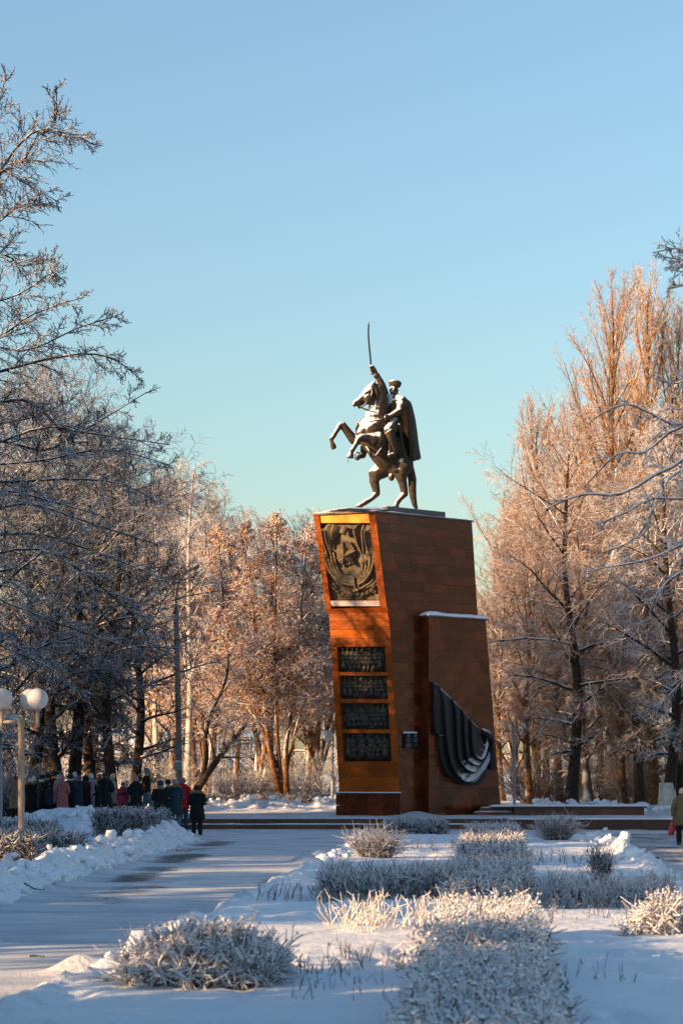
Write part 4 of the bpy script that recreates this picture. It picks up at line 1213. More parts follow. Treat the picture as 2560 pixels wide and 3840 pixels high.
# cloak: thick sheet from the shoulders over the horse's back
def cloak_sheet(rows, n=40, mcol=30, th=.05, fold=.045, nf=7):
    keyc = [crv(k, mcol) for k in rows]
    keyc = np.array(keyc); out = np.zeros((n, mcol, 3))
    for j in range(mcol):
        c = crv(keyc[:, j], n)
        for i in range(n):
            t = i / (n - 1); s = j / (mcol - 1)
            x, y, b = c[i]
            out[i, j] = S(x, y, b) + LT_ * fold * t * math.sin(s * nf * math.pi * 2 + 1.0) + FW * -fold * .8 * t * math.cos(s * nf * math.pi * 2)
    mb = MB(); mb.sheet(out, -FW * 0.5 + LT_ * 0.2, th); return mb
rows = [[(945, 925, .28), (1000, 935, .36), (1030, 945, .10), (1000, 925, -.20), (850, 925, -.40)],
        [(985, 960, .40), (1060, 985, .40), (1085, 1000, .05), (1040, 1000, -.35), (830, 1010, -.52)],
        [(1025, 1080, .48), (1095, 1120, .44), (1118, 1130, .0), (1080, 1130, -.45), (760, 1140, -.72)],
        [(1050, 1280, .54), (1105, 1290, .48), (1138, 1300, -.02), (1100, 1290, -.55), (640, 1240, -.82)],
        [(1070, 1480, .56), (1115, 1470, .50), (1155, 1470, -.05), (1110, 1450, -.60), (600, 1380, -.86)],
        [(1080, 1690, .56), (1110, 1660, .52), (1180, 1635, -.08), (1130, 1600, -.62), (640, 1480, -.86)]]
st(cloak_sheet(rows).build('cloak', M['bronze'], None, True))
# saddle cloth on both flanks
for sgn in (1, -1):
    n, mc = 12, 8; G = np.zeros((n, mc, 3))
    for i in range(n):
        for j in range(mc):
            t, s = i / (n - 1), j / (mc - 1)
            x = 800 + 190 * s + 60 * t - (150 if sgn < 0 else 0) * (1 - s); y = 1270 + 250 * t + 150 * s
            G[i, j] = S(x, y, sgn * (.34 + .22 * math.sin(math.pi * .5 * t) + .03))
    mb = MB(); mb.sheet(G, LT_ * sgn, .04); st(mb.build('saddle_cloth', M['bronze'], None, True))
# dark round fold of the cloak beyond the horse's chest
n, mc = 14, 9; G = np.zeros((n, mc, 3))
for i in range(n):
    a = math.radians(60 + 210 * i / (n - 1))
    for j in range(mc):
        rr = 40 + 75 * j / (mc - 1)
        G[i, j] = S(545 + rr * .75 * math.cos(a), 1300 - rr * 1.1 * math.sin(a), -.62 - .05 * j / (mc - 1))
mb = MB(); mb.sheet(G, -LT_, .05); st(mb.build('cloak_fold', M['bronze'], None, True))
# sabre: hilt, guard and curved blade
m = MB()
m.tube([S(648, 660, -.46), S(640, 620, -.46), S(636, 570, -.46)], [13 * UM, 12 * UM, 14 * UM], 8); m.ball(S(648, 664, -.46), 17 * UM, 8, 6)
SAB = st(m.build('sabre', M['bronze'], None, True))
bl = crv([(634, 565, 0), (627, 480, 0), (615, 360, 0), (606, 240, 0), (607, 140, 0), (614, 78, 0)], 24)
G = np.zeros((24, 2, 3)); m = MB(); prev = None
ring = []
for i, (x, y, _) in enumerate(bl):
    t = i / 23; w = 10.5 * (1 - .15 * t) * (1 if t < .86 else max(.08, (1 - t) / .14))
    d = np.array([bl[min(i + 1, 23)][0] - bl[max(i - 1, 0)][0], bl[min(i + 1, 23)][1] - bl[max(i - 1, 0)][1]]); d /= np.linalg.norm(d)
    nx, ny = -d[1], d[0]
    ring += [S(x + nx * w, y + ny * w, -.46), S(x, y, -.46 + .018), S(x - nx * w, y - ny * w, -.46), S(x, y, -.46 - .018)]
Fs = []
for i in range(23):
    for j in range(4): Fs.append((i * 4 + j, i * 4 + (j + 1) % 4, i * 4 + 4 + (j + 1) % 4, i * 4 + 4 + j))
Fs += [(3, 2, 1, 0), (92, 93, 94, 95)]
m.add(ring, Fs); st(m.build('blade', M['bone']), SAB)
# scabbard, reins, bridle, breast strap, stirrups
def stube(name, L, r, n=8, par=None):
    c = crv([(x, y, b) for x, y, b in L], 22); m = MB()
    rr = np.interp(np.linspace(0, 1, 22), np.linspace(0, 1, len(np.atleast_1d(r))), np.atleast_1d(r)) * UM
    m.tube([S(*p) for p in c], rr, n); return st(m.build(name, M['bronze'], None, True), par)
stube('scabbard', [(952, 1235, .62), (968, 1330, .66), (990, 1450, .68), (1015, 1590, .66), (1040, 1725, .62)], (15, 14, 15, 14, 17))
stube('rein', [(520, 1048, .10), (600, 1080, .22), (700, 1110, .38), (760, 1160, .50), (825, 1205, .56)], 9, 6)
stube('rein', [(510, 1040, -.10), (580, 1075, -.25), (680, 1110, -.35), (760, 1140, -.2), (805, 1165, .4)], 8, 6)
stube('bridle', [(515, 1045, .13), (560, 1020, .19), (610, 960, .27), (645, 890, .25), (640, 830, .2)], 7, 6)
stube('bridle', [(480, 975, .12), (500, 1000, .14), (515, 1045, .12)], 7, 6)
stube('breast_strap', [(505, 1225, -.22), (550, 1228, .12), (640, 1205, .40), (740, 1190, .50), (800, 1200, .45)], (12, 12, 12), 6)
stube('girth', [(540, 1440, -.2), (600, 1520, .25), (665, 1610, .52), (760, 1500, .58), (820, 1420, .56)], (13, 13, 13), 6)
stube('stirrup_strap', [(800, 1340, .66), (830, 1440, .72), (850, 1540, .74)], 9, 6)
for (x, y, b) in ((862, 1590, .70), (480, 1610, -.66)):
    pts = [S(x, y - 12, b) + (FW * math.cos(a) * 34 + np.array([0, 0, 1]) * math.sin(a) * 44) * UM for a in np.linspace(0, 2 * math.pi, 17)]
    m = MB(); m.tube(pts, 8 * UM, 6); st(m.build('stirrup', M['bronze'], None, True))
stube('icicle', [(378, 1625, .5), (377, 1660, .5), (378, 1690, .5)], (4, 3, 1), 5)

# ------------------------------------------------------------------ trees
class TreeGen:
    def __init__(s, seed):
        s.r = np.random.default_rng(seed); s.batches = {}
    def put(s, part, Pp, Rr, n):
        s.batches.setdefault(part, []).append((Pp, Rr, n))
    def grow(s, start, d, ln, r0, K, wob, trop=0.0, tip=0.3):
        B = len(start); Pp = np.empty((B, K, 3)); Pp[:, 0] = start
        d = d.copy(); st = (np.asarray(ln) / (K - 1))[:, None]
        for k in range(1, K):
            d = d + s.r.normal(0, wob, (B, 3)); d[:, 2] += trop
            d /= np.linalg.norm(d, axis=1)[:, None] + 1e-9
            Pp[:, k] = Pp[:, k - 1] + d * st
        Rr = np.asarray(r0)[:, None] * np.linspace(1, tip, K)[None]
        return Pp, Rr
    def kids(s, Pp, Rr, n, t0, t1, ang, sd, lenf, rf, fall=0.4, K=4, wob=0.12, trop=0.0, tip=0.35, absl=None, flat=0.0, rmin=0.004):
        B, K0, _ = Pp.shape
        t = t0 + (t1 - t0) * (np.arange(n)[None] + s.r.random((B, n))) / n
        x = np.clip(t * (K0 - 1), 0, K0 - 1.001); i = x.astype(int); f = (x - i)[..., None]
        bi = np.arange(B)[:, None]
        a, b = Pp[bi, i], Pp[bi, i + 1]
        pos = a + (b - a) * f
        tan = b - a; tan /= np.linalg.norm(tan, axis=2)[..., None] + 1e-9
        rad = Rr[bi, i] * (1 - f[..., 0]) + Rr[bi, i + 1] * f[..., 0]
        ref = np.where(np.abs(tan[..., 2:3]) > 0.8, np.array([1.0, 0, 0]), np.array([0, 0, 1.0]))
        u = np.cross(tan, ref); u /= np.linalg.norm(u, axis=2)[..., None] + 1e-9
        v = np.cross(tan, u)
        phi = 2.4 * np.arange(n)[None] + s.r.random((B, 1)) * 6.28 + s.r.normal(0, .4, (B, n))
        if callable(ang): A = np.radians(ang(t) + s.r.normal(0, sd, t.shape))
        else: A = np.radians(s.r.normal(ang, sd, t.shape))
        d = np.cos(A)[..., None] * tan + np.sin(A)[..., None] * (np.cos(phi)[..., None] * u + np.sin(phi)[..., None] * v)
        if flat: d[..., 2] *= (1 - flat)
        d /= np.linalg.norm(d, axis=2)[..., None]
        pl = np.linalg.norm(np.diff(Pp, axis=1), axis=2).sum(1)[:, None]
        ln = (absl(t) if absl is not None else pl * lenf * (1 - fall * t)) * s.r.uniform(.7, 1.2, t.shape)
        r0 = np.maximum(np.minimum(rad * .85, rad * rf + 0.002), rmin)
        return s.grow(pos.reshape(-1, 3), d.reshape(-1, 3), ln.ravel(), r0.ravel(), K, wob, trop, tip)
    def meshes(s, names):
        out = {}
        for part, bt in s.batches.items():
            Vs, Qs, off = [], [], 0
            for Pp, Rr, n in bt:
                B, K, _ = Pp.shape
                T = np.gradient(Pp, axis=1); T /= np.linalg.norm(T, axis=2)[..., None] + 1e-9
                D = Pp[:, -1] - Pp[:, 0]
                ref = np.where(np.abs(D[:, 2:3]) > .8 * np.linalg.norm(D, axis=1)[:, None], np.array([1.0, 0.13, 0]), np.array([0, 0, 1.0]))
                U = np.cross(T, ref[:, None]); U /= np.linalg.norm(U, axis=2)[..., None] + 1e-9
                W = np.cross(T, U)
                an = 2 * np.pi * np.arange(n) / n + 0.5
                V = Pp[:, :, None] + Rr[:, :, None, None] * (np.cos(an)[None, None, :, None] * U[:, :, None] + np.sin(an)[None, None, :, None] * W[:, :, None])
                idx = np.arange(B * K * n).reshape(B, K, n) + off
                a = idx[:, :-1]; b = np.roll(a, -1, 2); d = idx[:, 1:]; c = np.roll(d, -1, 2)
                Qs.append(np.stack([a, b, c, d], -1).reshape(-1, 4)); Vs.append(V.reshape(-1, 3)); off += B * K * n
            out[part] = mesh_np(names.get(part, part), np.concatenate(Vs), [np.concatenate(Qs)], True)
        return out
    def flakes(s, pos, size, squash=0.6):
        """small leaf or clump shaped octahedra at pos"""
        B = len(pos); sz = s.r.uniform(.6, 1.3, (B, 1)) * size
        q = s.r.normal(0, 1, (B, 3)); q /= np.linalg.norm(q, axis=1)[:, None]
        w = np.cross(q, s.r.normal(0, 1, (B, 3))); w /= np.linalg.norm(w, axis=1)[:, None]
        x = np.cross(q, w)
        V = np.stack([pos + q * sz, pos + w * sz * squash, pos - q * sz, pos - w * sz * squash, pos + x * sz * squash * .5, pos - x * sz * squash * .5], 1)
        o = (np.arange(B) * 6)[:, None]
        tri = np.array([[0, 1, 4], [1, 2, 4], [2, 3, 4], [3, 0, 4], [1, 0, 5], [2, 1, 5], [3, 2, 5], [0, 3, 5]])
        return V.reshape(-1, 3), (o[:, :, None] + tri[None]).reshape(-1, 3)

def trunk_path(pts, r0, r1, K=10):
    p = crv(pts, K)[None]; return p, np.linspace(r0, r1, K)[None] * np.concatenate([[1.35, 1.08], np.ones(K - 2)])[None]

def wide_tree(seed, H=16, R=5.0, r=0.28, nl=30, c=(12, 8, 5), low=0.2, droop=-0.05, up=0.0, tw=0.0112, fork=True, lean=0.3):
    g = TreeGen(seed); q = g.r.normal(0, lean, (4, 2)); q[0] = 0
    pts = [(q[i, 0], q[i, 1], H * .93 * i / 3) for i in range(4)]
    P0, R0 = trunk_path(pts, r, 0.035, 12); g.put('trunk', P0, R0, 9)
    prof = lambda t: R * np.sin(np.pi * np.clip((t - low * .6) / (1.12 - low * .6), 0.05, 1)) ** .7 * 1.0
    P1, R1_ = g.kids(P0, R0, nl, low, 0.99, lambda t: 78 - 45 * t - up, 9, 0, .45, K=7, wob=.10, trop=.03 + droop, tip=.25, absl=prof)
    g.put('trunk', P1, R1_, 5)
    P2, R2_ = g.kids(P1, R1_, c[0], .15, 1.0, 46, 14, .5, .55, .45, K=5, wob=.13, trop=droop * .6, tip=.35, rmin=tw * .8)
    g.put('crown', P2, R2_, 4)
    P3, R3_ = g.kids(P2, R2_, c[1], .12, 1.0, 44, 16, .52, .6, .4, K=4, wob=.14, trop=droop, tip=.5, rmin=tw * .75)
    g.put('crown', P3, R3_, 3)
    P4, R4_ = g.kids(P3, R3_, c[2], .1, 1.0, 42, 16, .6, .7, .3, K=3, wob=.16, trop=droop, tip=.6, rmin=tw * .7)
    g.put('crown', P4, R4_, 3)
    return g, P4

def poplar(seed, H=22, R=2.2, nst=5):
    g = TreeGen(seed)
    P0, R0 = trunk_path([(0, 0, 0), (.1, 0, H * .35), (0, .1, H * .7), (.1, 0, H * .97)], .32, .03, 14); g.put('trunk', P0, R0, 8)
    prof = lambda t: np.minimum(H * .42 * np.clip(1.12 - t, .1, 1) ** .8, 8) 
    P1, R1_ = g.kids(P0, R0, 52, .08, .97, lambda t: 33 - 14 * t, 7, 0, .42, K=8, wob=.06, trop=.085, tip=.2, absl=prof)
    g.put('trunk', P1, R1_, 5)
    P2, R2_ = g.kids(P1, R1_, 14, .15, .98, 26, 9, .28, .55, .4, K=4, wob=.07, trop=.12, tip=.35, rmin=.010)
    g.put('crown', P2, R2_, 3)
    P3, R3_ = g.kids(P2, R2_, 7, .1, 1.0, 30, 12, .5, .6, .3, K=3, wob=.1, trop=.06, tip=.5, rmin=.010)
    g.put('crown', P3, R3_, 3)
    P4, R4_ = g.kids(P3, R3_, 1, .3, 1.0, 35, 12, .6, .6, .3, K=3, wob=.1, trop=.04, tip=.6, rmin=.009)
    g.put('crown', P4, R4_, 3)
    return g, P3

def birch(seed, H=14):
    g = TreeGen(seed)
    P0, R0 = trunk_path([(0, 0, 0), (.15, 0, H * .35), (.1, .1, H * .7), (.3, 0, H * .95)], .16, .02, 12); g.put('trunk', P0, R0, 8)
    prof = lambda t: 3.4 * np.clip(1.15 - t, .25, 1)
    P1, R1_ = g.kids(P0, R0, 26, .28, .98, 42, 9, 0, .42, K=6, wob=.07, trop=.0, tip=.2, absl=prof)
    g.put('trunk', P1, R1_, 5)
    P2, R2_ = g.kids(P1, R1_, 9, .2, 1.0, 40, 12, .42, .5, .3, K=6, wob=.1, trop=-.22, tip=.4, rmin=.008)
    g.put('crown', P2, R2_, 3)
    P3, R3_ = g.kids(P2, R2_, 9, .15, 1.0, 30, 12, .75, .6, .2, K=6, wob=.07, trop=-.35, tip=.5, rmin=.007)
    g.put('crown', P3, R3_, 3)
    return g, P3

def leafy(seed, stems, nl=16, R=3.2):
    g = TreeGen(seed)
    for pts, r in stems:
        P0, R0 = trunk_path(pts, r, .03, 12); g.put('trunk', P0, R0, 8)
        prof = lambda t: R * np.clip(1.25 - t, .3, 1) * np.clip(t * 4, .5, 1)
        P1, R1_ = g.kids(P0, R0, nl, .22, .98, lambda t: 58 - 24 * t, 12, 0, .45, K=7, wob=.10, trop=.05, tip=.22, absl=prof)
        g.put('trunk', P1, R1_, 5)
        P2, R2_ = g.kids(P1, R1_, 13, .12, 1, 44, 14, .52, .55, .35, K=5, wob=.12, trop=.05, tip=.35, rmin=.011)
        g.put('crown', P2, R2_, 3)
        P3, R3_ = g.kids(P2, R2_, 8, .1, 1, 42, 15, .5, .6, .3, K=3, wob=.13, trop=.04, tip=.5, rmin=.0125)
        g.put('crown', P3, R3_, 3)
        P4, R4_ = g.kids(P3, R3_, 2, .2, 1, 40, 15, .6, .7, .3, K=3, wob=.15, trop=.0, tip=.8, rmin=.0125)
        g.put('crown', P4, R4_, 3)
        g.last = getattr(g, 'last', []) + [P4, P3]
    return g, np.concatenate([p[:, -1] for p in g.last])

def spruce(seed, H=15, R=3.0):
    g = TreeGen(seed)
    P0, R0 = trunk_path([(0, 0, 0), (0, 0, H * .5), (.05, 0, H)], .26, .02, 8); g.put('trunk', P0, R0, 7)
    prof = lambda t: R * (1.03 - t) ** .8
    P1, R1_ = g.kids(P0, R0, 95, .06, .99, 88, 7, 0, .22, K=5, wob=.05, trop=-.03, tip=.3, absl=prof)
    g.put('trunk', P1, R1_, 3)
    P2, R2_ = g.kids(P1, R1_, 12, .1, 1, 55, 10, .33, .6, .4, K=3, wob=.06, trop=-.08, rmin=.05, tip=.5, flat=.4)
    g.put('crown', P2, np.maximum(R2_, .045), 3)
    P3, R3_ = g.kids(P2, R2_, 4, .1, 1, 45, 14, .6, .6, .4, K=3, wob=.06, trop=-.15, rmin=.04, tip=.5)
    g.put('crown', P3, np.maximum(R3_, .04), 3)
    return g, P3

def plant_tree(ms, name, label, loc, rz, sc, group, mats, extra=None):
    r_ = thing(name, label, 'tree', loc, rz, group)
    r_.scale = (sc, sc, sc) if np.isscalar(sc) else sc
    for part, me in ms.items():
        if not me.materials: me.materials.append(mats[part])
        o = bpy.data.objects.new(part, me); COL.objects.link(o); o.parent = r_
        if mats[part] is not me.materials[0]:
            o.material_slots[0].link = 'OBJECT'; o.material_slots[0].material = mats[part]
    return r_

def gz(x, y): return ground_z(x, y) - 0.05
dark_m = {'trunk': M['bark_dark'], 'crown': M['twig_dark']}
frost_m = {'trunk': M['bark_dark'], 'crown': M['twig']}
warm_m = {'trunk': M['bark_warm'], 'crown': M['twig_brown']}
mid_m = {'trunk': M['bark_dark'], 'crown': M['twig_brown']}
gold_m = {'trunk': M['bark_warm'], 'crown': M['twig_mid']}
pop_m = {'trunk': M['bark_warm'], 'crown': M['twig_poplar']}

def put(ms, name, label, px, Y, sc, group, mats, rz=None):
    x = gx(px, Y)
    return plant_tree(ms, name, label, (x, Y, gz(x, Y)), random.uniform(0, 6.28) if rz is None else rz, sc, group, mats)

W1 = wide_tree(1, 16, 4.6, .27, 28, (12, 8, 4), .16, -.05)[0].meshes({})
W2 = wide_tree(2, 15, 5.0, .27, 26, (12, 8, 4), .12, -.07)[0].meshes({})
W3 = wide_tree(3, 13.5, 3.8, .20, 28, (11, 8, 4), .20, .02, 14, .012)[0].meshes({})
PO1 = poplar(4, 22)[0].meshes({})
PO2 = PO1
BI = birch(6)[0].meshes({})
LOWT = wide_tree(8, 13, 4.5, .22, 22, (9, 7, 4), .10, .0, 8, .018)[0].meshes({})

# dark row behind the crowd on the left
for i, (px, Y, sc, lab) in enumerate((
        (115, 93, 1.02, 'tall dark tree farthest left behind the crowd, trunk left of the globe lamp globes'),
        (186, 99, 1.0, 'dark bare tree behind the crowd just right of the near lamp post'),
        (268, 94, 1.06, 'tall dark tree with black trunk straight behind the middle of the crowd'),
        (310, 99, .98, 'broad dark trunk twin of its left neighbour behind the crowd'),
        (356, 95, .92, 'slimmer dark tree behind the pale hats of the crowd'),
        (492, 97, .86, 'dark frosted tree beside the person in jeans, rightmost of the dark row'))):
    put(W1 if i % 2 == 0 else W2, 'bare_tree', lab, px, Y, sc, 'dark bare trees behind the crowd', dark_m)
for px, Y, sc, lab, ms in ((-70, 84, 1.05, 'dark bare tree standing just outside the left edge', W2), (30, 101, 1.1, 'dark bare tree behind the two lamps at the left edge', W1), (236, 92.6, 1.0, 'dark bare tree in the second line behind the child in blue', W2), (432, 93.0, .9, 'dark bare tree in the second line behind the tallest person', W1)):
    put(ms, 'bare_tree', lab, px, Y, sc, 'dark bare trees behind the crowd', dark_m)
# frosted trees right of the monument
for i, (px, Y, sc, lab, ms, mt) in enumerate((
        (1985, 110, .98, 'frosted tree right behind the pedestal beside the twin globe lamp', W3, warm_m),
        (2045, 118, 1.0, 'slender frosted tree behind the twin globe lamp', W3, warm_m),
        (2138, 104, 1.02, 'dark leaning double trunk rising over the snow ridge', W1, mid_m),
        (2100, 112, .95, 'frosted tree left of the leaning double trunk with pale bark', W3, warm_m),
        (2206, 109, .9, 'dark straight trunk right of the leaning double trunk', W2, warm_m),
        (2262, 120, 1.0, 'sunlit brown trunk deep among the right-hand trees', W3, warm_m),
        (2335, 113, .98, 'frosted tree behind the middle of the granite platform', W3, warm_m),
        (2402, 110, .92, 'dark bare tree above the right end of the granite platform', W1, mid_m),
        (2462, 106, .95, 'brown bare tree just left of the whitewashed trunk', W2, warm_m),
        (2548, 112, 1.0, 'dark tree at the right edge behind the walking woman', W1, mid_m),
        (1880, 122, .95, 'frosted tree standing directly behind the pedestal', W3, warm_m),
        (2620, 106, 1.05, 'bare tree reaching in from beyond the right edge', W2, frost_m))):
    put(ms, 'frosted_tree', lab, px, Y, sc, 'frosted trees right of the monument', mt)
wx = gx(2500, 102)
wt = plant_tree(W1, 'whitewashed_tree', 'thick trunk painted white at its foot beside the snow ridge', (wx, 102, gz(wx, 102)), 1.1, 1.0, None, frost_m)
mb = MB(); mb.lathe((0, 0, 0), [(.44, 0), (.40, .3), (.36, .75), (.335, 1.13)], 20); o = mb.build('whitewash_band', M['white_wash'], wt, True)
# poplars
for px, Y, sc, ms, lab in ((2010, 135, .96, PO1, 'shorter columnar poplar left of the tall poplars'), (2160, 142, 1.0, PO1, 'slim poplar in the gap between the short and the tall poplars'),
                           (2290, 128, 1.20, PO2, 'tall sunlit poplar with its top high above the others'), (2420, 132, 1.24, PO2, 'tallest poplar standing near the right edge'), (2545, 130, 1.16, PO2, 'poplar cut by the right edge of the view'),
                           (1930, 140, .76, PO1, 'lowest poplar just right of the pedestal top'), (2350, 138, 1.05, PO1, 'poplar squeezed between the two tallest ones')):
    put(ms, 'poplar_tree', lab, px, Y, sc, 'poplars on the right', pop_m)
# birches behind the tall street lamp
put(BI, 'birch_tree', 'weeping birch with pale trunk right behind the tall street lamp', 700, 112, 1.18, 'weeping birches', {'trunk': M['bark_birch'], 'crown': M['twig']}, .3)
put(BI, 'birch_tree', 'second weeping birch farther back, left of the leafy tree', 800, 118, .98, 'weeping birches', {'trunk': M['bark_birch'], 'crown': M['twig']}, 2.6)
put(BI, 'birch_tree', 'weeping birch half hidden by the dark row of trees', 590, 116, 1.1, 'weeping birches', {'trunk': M['bark_birch'], 'crown': M['twig']}, 4.2)

# many-stemmed trees with withered leaves, left of the pedestal
def pxl(px, py, Y, x0, z0): return (gx(px, Y) - x0, 0.0, EYE - (py - HZ) / F * Y - z0)
def leafy_tree(seed, lab, Y, base, stems, nl, R, nleaf, nclump, spread=.6):
    x0 = gx(base, Y); z0 = gz(x0, Y)
    g0 = np.random.default_rng(seed)
    S_ = []
    for pts, r in stems:
        L = [pxl(a, b, Y, x0, z0) for a, b in pts]
        L = [(x, g0.uniform(-spread, spread) * (i > 0) * i * .6, z) for i, (x, y, z) in enumerate(L)]
        S_.append((L, r))
    g, tips = leafy(seed, S_, nl, R)
    ms = g.meshes({})
    sel = tips[g.r.random(len(tips)) < nclump]
    V, T = g.flakes(sel + g.r.normal(0, .03, sel.shape), .052, .5); ms['frost_clumps'] = mesh_np('frost_clumps', V, [T], True)
    sel = tips[g.r.random(len(tips)) < nleaf]
    V, T = g.flakes(sel + g.r.normal(0, .05, sel.shape) - np.array([0, 0, .05]), .065, .65); ms['leaves'] = mesh_np('leaves', V, [T], False)
    t = plant_tree(ms, 'leafy_tree', lab, (x0, Y, z0), 0, 1.0, 'trees with withered orange leaves', {'trunk': M['bark_warm'], 'crown': M['twig_gold'], 'frost_clumps': M['frost'], 'leaves': M['leaf']})
    for c in children_of(t):
        if c.name.split('.')[0] in ('leaves', 'frost_clumps'): c['kind'] = 'stuff'
    return t
LEAF1 = leafy_tree(31, 'many-stemmed frosted tree with orange leaves just left of the pedestal', 110, 1065,
           [([(1052, 2995), (1010, 2800), (985, 2600), (962, 2400), (930, 2150), (905, 1990)], .15), ([(1076, 2995), (1072, 2800), (1100, 2600), (1120, 2400), (1135, 2150), (1150, 1985)], .14),
            ([(1060, 2995), (1040, 2760), (1030, 2500), (1035, 2250), (1040, 1960)], .12), ([(1070, 2900), (1120, 2700), (1170, 2520), (1215, 2350)], .08), ([(1040, 2880), (960, 2680), (880, 2500), (820, 2330)], .09)], 15, 3.0, .26, .5)
leafy_tree(32, 'leafy tree with the warmest orange leaves behind the tall street lamp', 116, 770,
           [([(772, 2990), (760, 2760), (740, 2500), (720, 2300), (712, 2160)], .13), ([(780, 2990), (805, 2740), (830, 2500), (835, 2250), (820, 2020)], .13), ([(776, 2950), (730, 2700), (660, 2520), (640, 2380)], .08)], 16, 3.0, .55, .4)
LF = {c.name.split('.')[0]: c.data for c in children_of(LEAF1)}
t = plant_tree(LF, 'leafy_tree', 'leafy tree behind its many-stemmed neighbour, top level with the emblem', (gx(965, 121), 121, gz(gx(965, 121), 121)), 2.3, 1.08, 'trees with withered orange leaves', {'trunk': M['bark_warm'], 'crown': M['twig_gold'], 'frost_clumps': M['frost'], 'leaves': M['leaf']})
for c in children_of(t):
    if c.name.split('.')[0] in ('leaves', 'frost_clumps'): c['kind'] = 'stuff'
t = plant_tree(LF, 'leafy_tree', 'leafy tree whose crown touches the left edge of the pedestal', (gx(1190, 124), 124, gz(gx(1190, 124), 124)), 4.0, 1.0, 'trees with withered orange leaves', {'trunk': M['bark_warm'], 'crown': M['twig_gold'], 'frost_clumps': M['frost'], 'leaves': M['leaf']})
for c in children_of(t):
    if c.name.split('.')[0] in ('leaves', 'frost_clumps'): c['kind'] = 'stuff'
# leaning dark trunk with snow on its upper side
x0, Y0 = gx(715, 106), 106.0; z0 = gz(x0, Y0)
g = TreeGen(41)
P0, R0 = trunk_path([pxl(a, b, Y0, x0, z0) for a, b in ((715, 3000), (775, 2905), (835, 2825), (885, 2765), (925, 2710))], .20, .05, 12); g.put('trunk', P0, R0, 10)
P0b, R0b = trunk_path([pxl(a, b, Y0, x0, z0) for a, b in ((752, 2940), (775, 2840), (770, 2760), (800, 2660), (845, 2560), (860, 2450))], .12, .04, 12); g.put('trunk', P0b, R0b, 8)
for PP, RR in ((P0, R0), (P0b, R0b)):
    P1, R1_ = g.kids(PP, RR, 14, .35, 1, 55, 12, .4, .4, .3, K=6, wob=.12, trop=.02, tip=.25); g.put('trunk', P1, R1_, 5)
    P2, R2_ = g.kids(P1, R1_, 10, .1, 1, 45, 14, .5, .5, .3, K=4, wob=.13, rmin=.010); g.put('crown', P2, R2_, 3)
    P3, R3_ = g.kids(P2, R2_, 7, .1, 1, 45, 14, .5, .6, .3, K=3, wob=.13, rmin=.009); g.put('crown', P3, R3_, 3)
plant_tree(g.meshes({}), 'leaning_tree', 'dark leaning trunk carrying a thick strip of snow right of the tall lamp', (x0, Y0, z0), 0, 1.0, None, {'trunk': M['bark_lean'], 'crown': M['twig']})
# distant trees closing the view
k = 0
spots = [(px, Y) for Y, step in ((150, 150), (175, 135)) for px in range(-80, 2700, step)]
for px, Y in spots:
    px += random.uniform(-40, 40); Y += random.uniform(-8, 8)
    if 560 < px < 860 and Y < 160: continue
    x = gx(px, Y)
    lab = 'distant frosted tree closing the background of the park'
    plant_tree(LOWT, 'distant_tree', lab, (x, Y, .4), random.uniform(0, 6.28), random.uniform(.8, 1.02), 'distant trees behind the park', frost_m)

# fuller frosted trees filling in behind the leafy ones
for px, Y, sc, lab in ((1010, 126, 1.0, 'frosted tree behind the leafy trees, between them and the pedestal'), (1150, 124, .98, 'frosted tree half hidden by the left edge of the pedestal'),
                       (880, 128, 1.0, 'frosted tree behind the leafy trees, right of the birches'), (760, 131, 1.0, 'frosted tree behind the weeping birches')):
    put(W3, 'frosted_tree', lab, px, Y, sc, 'frosted trees left of the monument', gold_m)
for px, Y, sc, lab in ((640, 122, 1.12, 'frosted tree filling the gap left of the tall street lamp'), (735, 120, 1.06, 'frosted tree directly behind the head of the tall street lamp'), (560, 126, 1.1, 'frosted tree behind the right end of the dark row')):
    put(W3, 'frosted_tree', lab, px, Y, sc, 'frosted trees left of the monument', gold_m)
# the avenue beyond the right edge (the polished granite mirrors it)
for i in range(9):
    y = 47 + i * 7.0; x = 15.6 + .1 * (y - 45) + random.uniform(-.6, .6)
    plant_tree(W2 if i % 2 else W1, 'avenue_tree', 'bare tree of the avenue along the right path', (x, y, .1), random.uniform(0, 6.28), random.uniform(.85, 1.0), 'avenue trees along the right path', warm_m)
for i in range(8):
    y = 62 + i * 5.5; x = 25 + random.uniform(-1.5, 1.5)
    plant_tree(LOWT, 'avenue_tree', 'bare tree of the second avenue row on the right', (x, y, .1), random.uniform(0, 6.28), random.uniform(.95, 1.2), 'avenue trees along the right path', warm_m)

